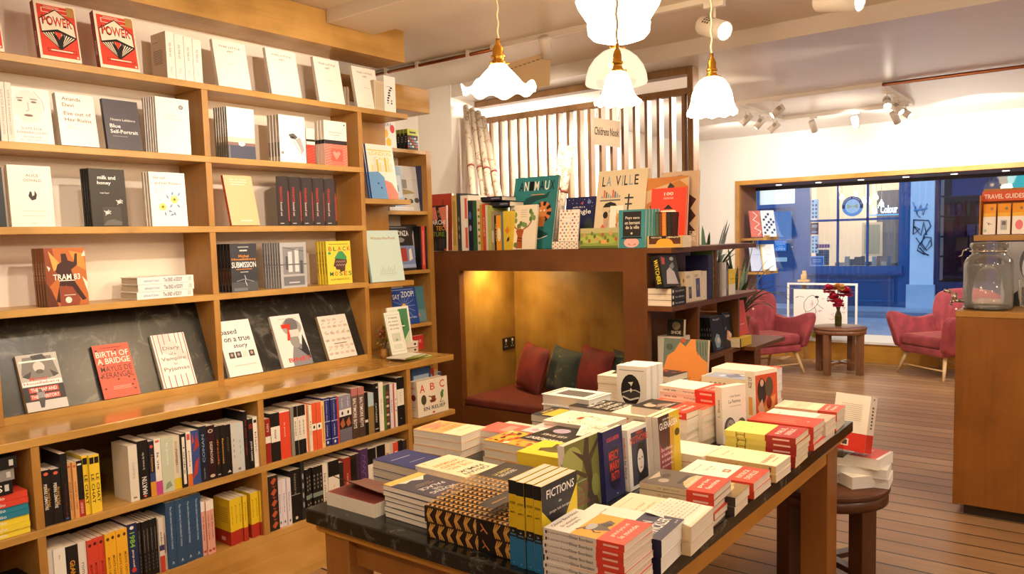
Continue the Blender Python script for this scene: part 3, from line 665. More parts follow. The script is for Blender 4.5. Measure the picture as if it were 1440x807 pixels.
# leafy plants behind the peninsula shelf
def plant(lbl, loc, n, ln, seed, dirs=None, pot=True):
    rd = random.Random(seed); t = thing('potted_plant', lbl, 'plant', loc)
    MB().lathe([(0, 0), (.08, 0), (.105, .17), (.11, .18), (.095, .18), (.09, .16), (0, .16)], plain('#8a5a3a', .7, name='terracotta'), 20).build('pot', t)
    mb = MB(); g = [plain(c, .45, name='leaf_green') for c in ('#1f3a1c', '#2c4c26', '#3c5e30', '#20331f')]
    for k in range(n):
        a = rd.uniform(0, 2 * PI); l = ln * rd.uniform(.6, 1.1); out = rd.uniform(.15, .75); base = Vector((rd.uniform(-.03, .03), rd.uniform(-.03, .03), .16)); pts = []
        for i in range(9):
            s = i / 8; pts.append(base + Vector((math.cos(a) * l * out * s, math.sin(a) * l * out * s, l * (s * (1.15 - out * .35) - out * .95 * s * s))))
        w = rd.uniform(.012, .02); side = Vector((-math.sin(a), math.cos(a), 0)); vs = []
        for i, p in enumerate(pts):
            ww = w * (math.sin(PI * min(1, (i + .6) / 8.6)) ** .6 if i < 8 else .02); vs += [p - side * ww + Vector((0, 0, ww * .3)), p, p + side * ww + Vector((0, 0, ww * .3))]
        fs = []
        for i in range(8): fs += [(3 * i, 3 * i + 1, 3 * i + 4, 3 * i + 3), (3 * i + 1, 3 * i + 2, 3 * i + 5, 3 * i + 4)]
        mb.add(vs, fs, rd.choice(g), True)
    mb.build('foliage', t); return t
tag(box('plant_stand', -2.66, 5.62, 0, -2.3, 5.98, .93, NOOKZ), 'dark wooden stand carrying the plants behind the shelving', 'stand')
plant('tall spiky green plant standing behind the peninsula shelf', (-2.48, 5.78, .93), 42, .6, 5)
tag(box('plant_stand', -2.72, 6.42, 0, -2.42, 6.72, .62, NOOKZ), 'second dark stand, farther from the shelving than the first', 'stand')
plant('arching green plant nearest the first red armchair', (-2.57, 6.57, .62), 46, .78, 9)
# ================================================================== counter things
jx, jy = -.505, 4.78
jr = thing('water_dispenser', 'large clear clip-top glass jar of water with chrome tap', 'jar', (jx, jy, 1.09))
GL = frosty('jar_glass', '#fbfaf6', '#e9e2d2', .05)
MB().shell([(.0, .004), (.095, .004), (.112, .02), (.115, .05), (.115, .235), (.108, .262), (.088, .283), (.08, .292), (.08, .325)], GL, 40).build('jar_body', jr)
MB().shell([(.0, .008), (.108, .012), (.111, .05), (.111, .235), (0, .236)], frosty('water', '#fbfcfd', '#dfe6ee', .07), 40).build('water', jr)
MB().lathe([(.095, 0), (.112, .0), (.116, .012), (.112, .02), (.095, .02), (.095, 0)], glass_thin('thick_glass', '#d5d5c8', 2.5), 40).build('base_ring', jr)
MB().shell([(.086, .322), (.088, .33), (.088, .345), (.082, .352), (.0, .356)], GL, 40).build('lid', jr)
MB().lathe([(.084, .305), (.09, .306), (.09, .31), (.084, .311), (.084, .305)], CHROME, 32).build('clip_wire', jr)
MB().tube([(-.09, -.02, .325), (-.115, -.03, .31), (-.12, -.03, .285), (-.135, -.035, .28)], .003, CHROME, 6).build('clip_wire', jr)
m = MB().tube([(-.11, -.02, .045), (-.15, -.03, .045), (-.165, -.033, .042), (-.168, -.034, .02)], .011, CHROME, 10); m.tube([(-.15, -.03, .045), (-.15, -.03, .085)], .013, CHROME, 10); m.tube([(-.165, -.03, .09), (-.2, -.04, .1)], .009, CHROME, 8); m.build('tap', jr)
tu = thing('ribbed_tumbler', 'ribbed clear glass tumbler beside the water jar', 'glass', (-.335, 4.9, 1.09))
MB().shell([(.0, .004), (.035, .004), (.038, .02), (.05, .15), (.05, .152), (.047, .15)], GL, 48, wob=lambda k, a, rr, z: (rr * (1 + .03 * math.cos(a * 16)), z)).build('tumbler_body', tu)
pc = thing('portrait_card', 'black and white portrait photograph card standing behind the jar', 'card', (-.46, 5.02, 1.09))
m = MB(); m.box(-.47, 5.02, 1.09, -.22, 5.024, 1.44, ink('#8f8f90'))
fa_ = [('r', 0, 0, 1, 1, '#a4a4a5'), ('p', [(.1, 0), (.25, .2), (.4, .3), (.85, .3), (.98, .12), (1, 0)], '#2a2a2c'), ('e', .6, .66, .27, .3, '#5a5a5c'), ('e', .6, .6, .22, .26, '#cfcfcf'), ('e', .52, .65, .035, .012, '#3a3a3c'), ('e', .69, .66, .035, .012, '#3a3a3c'), ('l', [(.48, .69), (.56, .7)], .015, '#4a4a4c'), ('l', [(.65, .71), (.73, .7)], .015, '#4a4a4c'), ('l', [(.6, .64), (.615, .55), (.59, .54)], .012, '#8a8a8c'), ('l', [(.53, .47), (.6, .45), (.68, .48)], .025, '#55555a'), ('p', [(.38, .78), (.45, .9), (.62, .95), (.8, .88), (.84, .72), (.75, .8), (.55, .82)], '#606063')]
lay = 0
for vs, fs, col in art_flat(fa_, .25, .35): lay += 1; m.add([(-.47 + x, 5.0195 - lay * .0001, 1.09 + y) for x, y in vs], fs, ink(col))
P2(m.build('photo_print'), pc)
ds = thing('guide_shelf', 'wooden bracket shelf for travel guides raised above the counter', 'shelf', (-.2, 5.2, 1.09))
P2(box('shelf_board', -.612, 5.08, 1.447, .3, 5.32, 1.477, HONEY_X), ds); P2(box('upright', .1, 5.1, 1.09, .13, 5.3, 1.447, HONEY_Z), ds)
gb = thing('guide_display_box', 'orange cardboard display carton headed travel guides', 'display box', (-.3, 5.2, 1.477))
P2(box('header_card', -.588, 5.19, 1.668, -.2, 5.195, 1.725, ink('#dc5a30')), gb); P2(box('carton_back', -.588, 5.25, 1.48, -.2, 5.256, 1.74, ink('#b97a3a')), gb); P2(box('carton_side', -.592, 5.12, 1.48, -.588, 5.25, 1.7, ink('#c98338')), gb)
vs, fs, asp = glyphs('TRAVEL GUIDES'); m = MB(); m.add([(-.482 + x * .19, 5.1885, 1.694 + y * .026) for x, y in vs], fs, ink('#fff4e4')); P2(m.build('header_lettering'), gb)
for k in range(4):
    x = -.578 + k * .07
    sp = Spec('travel_guide', '', .061, .172, .02, '#f0a020', F=[('r', 0, .58, 1, 1, '#ef9a1c'), ('r', 0, .58, 1, .7, '#f2b73a'), ('e', .68, .84, .12, .05, '#9a7a50'), ('r', 0, 0, 1, .58, '#f2ede4')] + ([('l', [(.3, .4), (.5, .3), (.45, .38), (.7, .32)], .04, '#4a4a4a'), ('e', .2, .12, .12, .05, '#a8c9b0')] if k % 3 == 0 else [('r', .25, .14, .75, .46, '#b5b5b5'), ('r', .35, .3, .65, .42, '#6a6a6a')] if k == 1 else [('e', .55, .3, .3, .16, '#e87a86')]))
    book(sp, (x, 5.155, 1.481), 0, -6, 'small orange and white travel guide, %s along the raised shelf' % ORD[k + 1], 'travel guides')
# ================================================================== pendants, tracks, signs
def lamp(name, kind, loc, energy, col='#ffd9a0', rad=.04, rot=None, spot=None, blend=.6, size=None):
    l = bpy.data.lights.new(name, kind); l.energy = energy; l.color = lin(col)[:3]
    if kind == 'AREA': l.shape = 'DISK'; l.size = size
    else: l.shadow_soft_size = rad
    if kind == 'SPOT': l.spot_size = math.radians(spot); l.spot_blend = blend
    o = bpy.data.objects.new(name, l); COL.objects.link(o); o.location = loc
    if rot is not None:
        o.rotation_euler = (Vector(rot) - Vector(loc)).to_track_quat('-Z', 'Y').to_euler()
    return o
def pendant(label, loc, prof, wob=None, mat=None, n=48, sock=.03, cap=True, bulb=None, top=None):
    """loc: the shade's fitting (bottom of the brass holder); prof goes down from there"""
    t = thing('pendant_lamp', label, 'lamp', loc, 0)
    x, y, z = loc
    s = sock
    MB().lathe([(s * .9, 0), (s, .004), (s, .012), (s * .78, .016), (s * .78, .026), (s * .95, .03), (s * .95, .036), (s * .72, .04), (s * .72, .062), (s * .5, .075), (s * .3, .082), (s * .3, .1), (0, .1)], BRASS, 24).build('brass_holder', t)
    m = MB()
    for k in range(3):
        a = k * 2 * PI / 3 + .4; m.tube([(math.cos(a) * s * .9, math.sin(a) * s * .9, .005), (math.cos(a) * s * 1.5, math.sin(a) * s * 1.5, .005)], .0035, BRASS, 6)
    m.build('thumb_screw', t)
    H = (top or CZ) - z
    m = MB(); pts = [(math.cos(k * .9) * .0022, math.sin(k * .9) * .0022, .09 + (H - .1) * k / 60) for k in range(61)]; m.tube(pts, .0042, CORD, 6); m.build('cord', t)
    MB().lathe([(0, H - .03), (.03, H - .03), (.045, H - .004), (.045, H), (0, H)], WHITEP, 20).build('ceiling_rose', t)
    sh = MB().shell(prof, mat or OPAL, n, wob=wob); sh = sh.build('lamp_shade', t)
    so_ = sh.modifiers.new('t', 'SOLIDIFY'); so_.thickness = .003
    bz = bulb if bulb is not None else prof[-1][1] * .62
    br = .03
    MB().lathe([(.012, bz + .07), (.014, bz + .045), (br, bz + .012), (br * 1.02, bz - .005), (br * .7, bz - .026), (0, bz - .033)], BULB, 20).build('bulb', t)
    return t
E15 = 1
l1 = atd(701, 92, 3.0)
def ruff(k, a, rr, z):
    w = max(0, (k - 3) / 4) ** 1.5; return rr * (1 + .035 * w * math.sin(8 * a) + .006 * math.sin(48 * a)), z + .016 * w * math.sin(8 * a + .6)
pendant('pendant with a wide ruffled white glass shade, nearest the bookcase', l1, [(.03, .0), (.036, -.01), (.06, -.035), (.082, -.06), (.1, -.08), (.118, -.094), (.134, -.098), (.146, -.09)], ruff, n=96)
l2 = atd(869, -28, 3.1)
pendant('pendant with a large stepped white schoolhouse globe', l2, [(.06, 0), (.1, -.01), (.125, -.028), (.152, -.05), (.168, -.078), (.16, -.1), (.14, -.13), (.12, -.162), (.118, -.168), (.124, -.172), (.12, -.205), (.105, -.222), (.06, -.236), (0, -.24)], bulb=-.12)
CG = milky('etched_clear_glass', '#ffefd2', .42, 1.5)
l3 = atd(866, 70, 3.5)
pendant('pendant with a clear etched glass dome behind the white bell', l3, [(.03, 0), (.06, -.012), (.095, -.04), (.12, -.075), (.134, -.115), (.137, -.145), (.134, -.15)], mat=CG, bulb=-.07)
l4 = atd(868.5, 102, 2.75)
rb = lambda k, a, rr, z: (rr * (1 + .02 * max(0, k - 4) / 3 * math.sin(12 * a)), z + .004 * max(0, k - 4) / 3 * math.sin(12 * a))
bell = [(.024, 0), (.034, -.012), (.042, -.03), (.047, -.05), (.054, -.072), (.066, -.092), (.078, -.104), (.083, -.108)]
pendant('pendant with a small white glass bell, in front of the clear dome', l4, bell, rb, n=72, sock=.022)
l5 = atd(1001, 110, 3.2)
pendant('pendant with a white glass bell, nearest the window room', l5, [(.03, 0), (.05, -.012), (.066, -.034), (.078, -.065), (.084, -.1), (.092, -.125), (.1, -.14), (.1, -.146)], rb, n=72, sock=.024)
for k, (p, dz, e) in enumerate(((l1, -.13, 14), (l2, -.3, 24), (l4, -.15, 10), (l5, -.19, 12))):
    lamp('pendant_light', 'POINT', (p.x, p.y, p.z + dz), e, '#ffd9a8', .09)
def spotfix(label, loc, aim, group=None, lit=True, s=1.0, drop=.1, lens=True):
    """track spot: loc is the track underside, aim the point it looks at"""
    t = thing('track_spotlight', label, 'spotlight', loc, 0, group)
    MB().box(-.05 * s, -.016 * s, -.026 * s, .05 * s, .016 * s, 0, WHITEP).build('track_adapter', t, .003); MB().tube([(0, 0, -.02), (0, 0, -drop)], .007 * s, WHITEP, 8).build('arm', t)
    d = (Vector(aim) - (Vector(loc) + Vector((0, 0, -drop)))).normalized(); q = d.to_track_quat('Z', 'Y').to_matrix().to_4x4(); q.translation = Vector((0, 0, -drop - .01))
    L = .17 * s; rr = .045 * s
    hd = MB().lathe([(0, -L * .55), (rr * .93, -L * .55), (rr, -L * .5), (rr, L * .45), (rr * .9, L * .45), (rr * .86, L * .38)], WHITEP, 24, M=q).build('spot_head', t)
    m = MB(); dk = plain('#6a5a48', .6)
    for k in range(10):
        for j in range(3):
            a = k * .3 * 1; zz = -L * .28 + j * .017 * s; c = Vector((math.cos(a) * rr * 1.004, math.sin(a) * rr * 1.004, zz)); s1 = Vector((-math.sin(a), math.cos(a), 0)) * .005 * s; s2 = Vector((0, 0, .006 * s))
            m.add([q @ (c - s1 - s2), q @ (c + s1 - s2), q @ (c + s1 + s2), q @ (c - s1 + s2)], [(0, 1, 2, 3)], dk)
    g = m.build('vent_grille', hd)
    if lit: MB().lathe([(0, L * .43), (rr * .86, L * .43)], LENS, 20, M=q).build('lens', t)
    else: MB().lathe([(0, L * .4), (rr * .86, L * .4)], plain('#b8afa2', .3), 20, M=q).build('lens', t)
    return Vector(loc) + Vector((0, 0, -drop - .01)) + d * (L * .5 + .012)
# ceiling tracks of the near room
def track(label, x0, x1, y, z, extra=None):
    t = thing('lighting_track', label, 'track', ((x0 + x1) / 2, y, z))
    P2(box('track_rail', x0, y - .018, z - .03, x1, y + .018, z, WHITEP), t); return t
tA = track('white ceiling track carrying the near spots above the pendants', -3.3, 1.0, 4.14, CZ)
cp = thing('copper_pipe', 'long copper pipe clipped under the ceiling beside the bookcase fascia', 'pipe', (-3.9, 4.14, CZ - .03))
P2(MB().tube([(-4.7, 4.14, CZ - .028), (-3.3, 4.14, CZ - .028)], .011, COPPER, 10).build('pipe_run'), cp)
P2(box('pipe_board', -4.7, 4.152, CZ - .03, -3.3, 4.17, CZ, WHITEP), cp)
for x in (-4.3, -3.98, -3.5): P2(box('pipe_clip', x - .012, 4.12, CZ - .045, x + .012, 4.16, CZ, WHITEP), cp)
tB = track('white ceiling track over the display table', -3.0, 1.2, 2.72, CZ)
W_ = '#ffeed8'
sA = spotfix('white track spot with pierced vents, glowing behind the bell pendant cord', (-1.745, 4.14, CZ - .03), (-.9, 3.75, 2.25), s=1.15, drop=.13)
sB = spotfix('large white track spot tilted at the top edge, lens glowing', (-1.09, 4.14, CZ - .03), (.2, 3.9, 2.35), s=1.3, drop=.11)
spotfix('white track spot hidden behind the ruffled shade and paper notice', (-2.86, 4.14, CZ - .03), (-3.2, 5.2, 1.4), s=.8, drop=.05, lit=False)
# front-room rectangle of track
fx = [(-2.735, 6.97), (-1.54, 6.9), (-1.49, 8.12), (-2.73, 8.32)]
fr_ = thing('lighting_track_square', 'white rectangular ceiling track with small spots before the window', 'track', (-2.1, 7.6, CF))
P2(box('track_rail', -2.75, 6.91, CF - .032, -1.5, 6.95, CF, WHITEP), fr_); P2(box('track_rail', -2.75, 8.2, CF - .032, -1.5, 8.24, CF, WHITEP), fr_)
P2(box('track_rail', -2.75, 6.95, CF - .032, -2.71, 8.2, CF, WHITEP), fr_); P2(box('track_rail', -1.54, 6.95, CF - .032, -1.5, 8.2, CF, WHITEP), fr_)
cp2 = tag(MB().tube([(-1.5, 6.93, CF - .02), (2.6, 6.93, CF - .02)], .014, COPPER, 10).build('copper_pipe'), 'copper pipe running along the window room ceiling from the track', 'pipe')
fs_ = [((-2.73, 7.2), (-3.9, 7.0, 1.4), True), ((-2.73, 7.55), (-3.9, 7.2, 1.2), True), ((-2.73, 7.95), (-4.2, 7.6, 1.3), False), ((-2.35, 6.93), (-3.5, 6.2, 1.6), True), ((-2.42, 8.22), (-2.2, 9.5, .9), False), ((-2.02, 8.22), (-2.1, 9.5, 1.2), False), ((-1.66, 8.22), (-1.2, 9.3, 1.2), False), ((-1.52, 7.2), (-.9, 5.2, 1.0), True), ((-1.52, 7.6), (-.2, 7.0, 1.2), True), ((-1.52, 7.95), (.2, 7.5, 1.3), True)]
nm = ['first lit spot on the near-nook arm of the square track', 'second lit spot on the near-nook arm of the square track', 'unlit spot on the near-nook arm of the square track', 'lone lit spot on the front arm of the square track', 'unlit spot aimed at the window, nearest the screen', 'unlit spot facing the window, middle of three', 'unlit spot facing the window, nearest the till', 'brightest starry spot on the till side of the square track', 'second lit spot on the till side of the square track', 'third lit spot on the till side of the square track']
for (p, aim, lit), lb_ in zip(fs_, nm): spotfix(lb_, (p[0], p[1], CF - .032), aim, lit=lit, s=.72, drop=.09)
# spot sources: some follow the track spots, some are added without a fixture
def spot(loc, aim, e, ang=70, col=W_, rad=.05, bl=.7): return lamp('spot_light', 'SPOT', loc, e, col, rad, aim, ang, bl)
spot((-1.9, 1.0, 2.7), (-3.6, .9, 1.5), 62, 70); spot((-1.35, 1.9, 2.68), (-3.6, 2.2, 1.75), 120, 62); spot((-1.35, 2.75, 2.66), (-3.6, 3.0, 1.8), 115, 60)
spot((-1.6, .6, 2.7), (-3.3, 1.5, .6), 26, 80); spot((.2, -.3, 2.3), (-3.3, 1.7, .75), 70, 50)  # second spot: added frontal fill on the bookcase from behind the camera
spot((-.3, 2.2, 2.7), (-1.2, 2.2, .8), 30, 80); spot((-.5, 1.4, 2.7), (-1.2, 1.7, .8), 14, 80); spot((-.6, 3.0, 2.6), (-1.2, 3.0, .8), 34, 80)
spot((-2.6, 2.9, 2.68), (-2.9, 4.1, 1.3), 45, 80)
spot((-2.85, 4.3, 2.65), (-3.6, 5.1, 1.8), 70, 100); spot((-3.3, 4.2, 2.6), (-4.6, 4.9, 1.7), 50, 110)
spot((0.6, 3.2, 2.7), (.2, 4.7, .8), 60, 80)
spot((-2.0, 8.1, 2.55), (-2.2, 9.5, 2.2), 110, 125, '#fffaf2'); spot((-1.0, 8.1, 2.55), (-1.0, 9.5, 2.2), 110, 125, '#fffaf2'); spot((-3.2, 8.0, 2.5), (-3.6, 9.5, 2.3), 40, 120, '#fffaf2')
spot((-2.6, 7.0, 2.5), (-4.3, 6.7, 1.6), 260, 120, '#fff6ea'); spot((-3.0, 5.9, 2.5), (-4.37, 5.9, 1.5), 200, 130, '#fff6ea')
spot((-2.0, 7.0, 2.55), (-2.3, 8.7, .4), 90, 80); spot((-1.5, 6.2, 2.6), (-1.6, 6.3, 0), 70, 100, '#ffe6c8'); spot((.5, 7.2, 2.55), (-1.2, 8.6, .6), 60, 80)
spot((-2.0, 7.6, 2.3), (-2.1, 7.6, 2.7), 8, 150, '#fff0dc'); spot((-1.9, 6.3, 2.6), (-3.3, 5.25, 1.7), 260, 85, '#fff2e0'); spot((.2, 7.6, 2.6), (-1.5, 8.9, .6), 130, 60, '#ffeedd'); spot((-1.0, 5.5, 2.6), (-3.0, 5.3, 1.9), 60, 70, '#fff2e0')
# warm strip hidden under the nook's top
ns = tag(box('led_strip', -3.5, 4.055, 1.352, -2.95, 4.075, 1.36, plain('#ffcf80', .5, 0, 12, 'led_glow')), 'warm light strip under the top of the nook recess', 'light')
lamp('nook_light', 'AREA', (-3.36, 4.22, 1.345), 6, '#ffdb98', size=.1, rot=(-3.5, 4.5, .7))
# added fill points standing in for light from the unseen rest of the shop
for x, y in ((-1.0, -.6), (1.4, .8), (1.6, 3.0)): lamp('fill_light', 'POINT', (x, y, 2.55), 40, '#ffeedb', .15)
for k, (x, y) in enumerate(((1.5, 6.5),)): lamp('fill_light', 'POINT', (x, y, 2.4), 70, '#fff2e4', .15)
# hanging paper signs
ps = thing('paper_notice', 'cream paper notice hanging from the ceiling track behind the ruffled lamp', 'sign', (-3.0, 4.16, 2.6))
c = [at(691, 122, Y=4.2), at(691, 134, Y=4.2), at(773, 120, Y=4.2), at(775, 71, Y=4.2)]
mb = MB(); PAP = ink('#e2c9a0')
zl, zr = at(691, 96, Y=4.2).z, c[3].z
mb.add([(c[1].x, 4.2, c[1].z), (c[2].x, 4.2, c[2].z), (c[3].x, 4.2, zr), (c[0].x, 4.2, zl)], [(0, 1, 2, 3)], PAP)
for vs, fs, a in (glyphs('les livres pour la jeunesse'),): pass
for k in range(9):
    x = c[3].x - .03 - k * .036; z = zr - .035 - k * .004; mb.box(x - .012, 4.197, z, x + .01, 4.199, z + .004, ink('#6a5638'))
P2(mb.build('paper_sheet'), ps)
for x in (c[0].x + .05, c[3].x - .03): P2(MB().tube([(x, 4.2, zr - .01), (x, 4.16, CZ)], .0015, WHITEP, 5).build('string'), ps)
cn = thing('hanging_sign', 'small grey card hand-lettered for the children, hung on the slats', 'sign', (-3.02, 5.14, 2.3))
q = [at(834, 203, Y=5.14), at(872, 207.5, Y=5.14), at(872, 171, Y=5.14), at(835, 165, Y=5.14)]
mb = MB(); mb.add(q, [(0, 1, 2, 3)], ink('#b9a48c'))
vs, fs, a = glyphs('Childrens Nook'); e0 = q[1] - q[0]; e1 = q[3] - q[0]
mb.add([q[0] + e0 * (.5 + x * .9) + e1 * (.52 + y * .3) + Vector((0, -.002, 0)) for x, y in vs], fs, ink('#3a3028')); P2(mb.build('card'), cn)
for u in (.1, .92): P2(MB().tube([q[3] + e0 * u, q[3] + e0 * u + Vector((0, .07, .2))], .0012, BLACKP, 5).build('string'), cn)
# rolls of patterned gift wrap leaning on the screen and side wall
def wrap_mat(seed):
    m, nt, b = newmat('gift_wrap'); L = nt.links; mp = coords(nt, (1, 1, 1)); v = N(nt, 'ShaderNodeTexVoronoi'); v.inputs['Scale'].default_value = 28; L.new(mp.outputs[0], v.inputs['Vector'])
    v2 = N(nt, 'ShaderNodeTexNoise'); v2.inputs['Scale'].default_value = 22 + seed; v2.inputs['Detail'].default_value = 1; L.new(mp.outputs[0], v2.inputs['Vector'])
    cr = ramp(nt, [(0, '#d9c9b2'), (.57, '#d6c5ae'), (.6, '#a8947c'), (.66, '#b5836a'), (.7, '#d6c5ae')]); L.new(v2.outputs['Fac'], cr.inputs[0]); L.new(cr.outputs[0], b.inputs['Base Color']); b.inputs['Roughness'].default_value = .5; return m
for k, (b0, t0, lb_) in enumerate((((672, 345), (655, 150), 'patterned gift wrap roll leaning nearest the white wall'), ((690, 345), (664, 154), 'second patterned gift wrap roll from the white wall'), ((700, 345), (672, 158), 'third patterned gift wrap roll from the white wall'), ((716, 345), (679, 166), 'fourth patterned gift wrap roll, leaning furthest over'), ((776, 345), (791, 200), 'upright patterned gift wrap roll beside the teal picture book'), ((781, 346), (803, 206), 'slanted patterned gift wrap roll beside the navy picture book'))):
    yb, yt = (4.42, 5.0) if k < 4 else (4.5, 4.7)
    yb += .05 * (k % 2)
    a = at(*b0, Y=yb); c_ = at(*t0, Y=yt); a = a + (c_ - a) * ((NT + .003 - a.z) / (c_.z - a.z))
    r0 = .026
    t = thing('gift_wrap_roll', lb_, 'gift wrap', a)
    m = MB().tube([a, c_], r0, wrap_mat(k), 16).build('paper_roll'); P2(m, t)
    mid = a + (c_ - a) * .55; dd = (c_ - a).normalized()
    P2(MB().tube([mid - dd * .008, mid + dd * .008], r0 + .003, plain('#8a4030', .6), 16).build('ribbon'), t)
# ================================================================== the street and the shops across it
FY = 16.5
BLUE = plain('#1f5592', .4, name='blue_shop_paint'); BLUED = plain('#1b467c', .4, name='deep_blue_paint'); NAVY = plain('#232a55', .4, name='navy_paint')
def fp(x, y, Y=FY): return at(x, y, Y=Y)
struct(box('street_road', -16, YG + .05, -.16, 9, 15.4, -.1, wallpaint('wet_asphalt', '#7d8ca6', '#9aa8be', .45)))
struct(box('pavement_far', -16, 15.4, -.16, 9, FY + .2, 0, wallpaint('paving', '#8f9cb4', '#a6b2c6', .5)))
struct(box('pavement_near', -16, YG + .04, -.2, 9, 11.6, -.02, wallpaint('paving_near', '#9fb0cc', '#b7c5da', .5)))
struct(box('kerb', -16, 15.3, -.16, 9, 15.42, .01, plain('#6d7890', .6, name='kerb_stone')))
struct(box('kerb_near', -16, 11.6, -.2, 9, 11.75, -.015, plain('#3a4256', .6, name='kerb_stone_dark')))
struct(box('wall_exterior_upper', -16, FY + .02, 2.62, 9, FY + .4, 5.5, NAVY))
struct(box('wall_exterior_end', -16, FY + .02, 0, -6.1, FY + .4, 2.62, BLUED))
# salon shopfront
sf = thing('blue_shopfront', 'blue painted salon shopfront across the street', 'shopfront', (-4, FY, 0))
wx0, wx1, wz0, wz1 = -4.92, -3.25, .80, 2.56
m = MB(); m.box(-5.16, FY, 0, wx0, FY + .12, 2.65, BLUE); m.box(wx1, FY, 0, -3.03, FY + .12, 2.65, BLUE); m.box(wx0, FY, 2.56, wx1, FY + .12, 2.65, BLUE); P2(m.build('window_surround'), sf)
P2(box('stall_riser', wx0, FY + .02, 0, wx1, FY + .12, .66, BLUED), sf); P2(box('sill', wx0 - .08, FY - .06, .66, wx1 + .08, FY + .14, .80, BLUE), sf); P2(box('sill_moulding', wx0 - .1, FY - .08, .62, wx1 + .1, FY, .66, BLUED), sf)
for a, b in ((wx0 + .06, -4.13), (-4.05, wx1 - .06)):
    m = MB()
    for q in ((a, .1, b, .13), (a, .5, b, .53), (a, .13, a + .03, .5), (b - .03, .13, b, .5)): m.box(q[0], FY - .004, q[1], q[2], FY + .02, q[3], BLUE)
    P2(m.build('riser_panel'), sf)
for x in (-4.37, -3.81): P2(box('glazing_bar', x - .018, FY - .01, wz0, x + .018, FY + .05, wz1, BLUE), sf)
P2(box('transom_bar', wx0, FY - .01, 1.70, wx1, FY + .05, 1.745, BLUE), sf)
P2(box('shop_glass', wx0, FY + .055, wz0, wx1, FY + .06, wz1, glass_thin('shop_glass', '#f4f6fa', 1.0)), sf)
CRM = plain('#e6d9c2', .8, 0, .35, 'glowing_cream_wall')  # wall emission adds to the salon's interior light
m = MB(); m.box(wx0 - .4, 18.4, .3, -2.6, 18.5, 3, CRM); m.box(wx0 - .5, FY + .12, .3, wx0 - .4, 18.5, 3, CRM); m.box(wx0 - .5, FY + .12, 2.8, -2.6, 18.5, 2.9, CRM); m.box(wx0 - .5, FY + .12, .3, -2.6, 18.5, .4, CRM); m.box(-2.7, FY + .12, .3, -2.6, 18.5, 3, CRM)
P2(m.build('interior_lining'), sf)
P2(box('dark_wall_panel', -4.05, 18.36, .6, -3.02, 18.395, 2.35, plain('#5d6273', .7)), sf)
m = MB(); a = fp(1212, 313, 18.3); b = fp(1240, 360, 18.3)
m.box(a.x, 18.33, b.z, b.x, 18.36, a.z, plain('#c9c4b8', .5)); m.box(a.x + .05, 18.32, b.z + .05, b.x - .05, 18.335, a.z - .05, plain('#8f9a92', .6)); P2(m.build('wall_picture'), sf)
lamp('salon_light', 'POINT', (-4.2, 17.4, 2.5), 60, '#ffdfae', .2)
# lettered round window badge
bd = thing('round_badge', 'round blue and white window badge with a bow tie on salon glass', 'sign', (fp(1198, 290).x, FY + .03, fp(1198, 290).z))
cx, cz, R0 = fp(1198, 290).x, fp(1198, 290).z, .2
m = MB()
def disc(m, r, y, mat, a0=0, a1=2 * PI, r0=0):
    n = 40; vs = []
    for i in range(n + 1): a = a0 + (a1 - a0) * i / n; vs.append((cx + r * math.cos(a), y, cz + r * math.sin(a))); vs.append((cx + r0 * math.cos(a), y, cz + r0 * math.sin(a)))
    m.add(vs, [(2 * i, 2 * i + 2, 2 * i + 3, 2 * i + 1) for i in range(n)], mat)
disc(m, R0, FY + .045, ink('#3c3f74')); disc(m, R0, FY + .043, ink('#86b6e0'), PI * 1.08, PI * 1.92); disc(m, R0 * .7, FY + .041, ink('#dfe9f0'))
for s in (-1, 1): m.add([(cx + s * .015, FY + .039, cz + .01), (cx + s * .1, FY + .039, cz + .045), (cx + s * .1, FY + .039, cz - .045), (cx + s * .015, FY + .039, cz - .01)], [(0, 1, 2, 3)], ink('#d9cf9a'))
m.add([(cx - .02, FY + .037, cz - .018), (cx + .02, FY + .037, cz - .018), (cx + .02, FY + .037, cz + .018), (cx - .02, FY + .037, cz + .018)], [(0, 1, 2, 3)], ink('#efe6bc'))
for k in range(18):
    a = PI * (.08 + .84 * k / 17); r1 = R0 * .85
    if k in (2, 9): continue
    m.add([(cx + (r1 + dr) * math.cos(a + da), FY + .038, cz + (r1 + dr) * math.sin(a + da)) for dr, da in ((-.016, -.04), (.016, -.04), (.016, .04), (-.016, .04))], [(0, 1, 2, 3)], ink('#c8d2ea'))
P2(m.build('badge_face'), bd)
ne = thing('neon_script', 'white-blue neon script glowing in the salon window', 'sign', (fp(1245, 302).x, FY + .3, 1.85))
m = MB(); vs, fs, a = glyphs("La' Colour"); a0 = fp(1227, 301, FY + .3); a1 = fp(1262, 299, FY + .3)
m.add([(a0.x + (x + .5) * (a1.x - a0.x), FY + .3 + 0 * y, a0.z + .09 + y * .16 + (x) * .0) for x, y in vs], fs, plain('#d8f0ff', .4, 0, 7, 'neon')); P2(m.build('neon_tube'), ne)
P2(box('neon_bar', wx1 - .62, FY + .3, 1.79, wx1, FY + .31, 1.81, plain('#6db8e8', .4, 0, 1.5, 'neon_glow')), ne)
for k, (px, py) in enumerate(((1184, 278), (1203, 274), (1215, 283), (1224, 284), (1232, 278), (1239.5, 287))):
    p = fp(px, py, 17.1); t = thing('globe_bulb', 'hanging globe bulb in the salon, %s along its row' % ORD[k + 1], 'lamp', p, 0, 'salon bulbs')
    MB().lathe([(0, -.05), (.035, -.035), (.05, 0), (.036, .035), (.015, .06), (.015, .09), (0, .09)], plain('#ffe3b0', .4, 0, 6, 'bulb_glow'), 14).build('globe', t); MB().tube([(0, 0, .09), (0, 0, 2.8 - p.z)], .006, plain('#e8e0d0', .6), 5).build('flex', t)
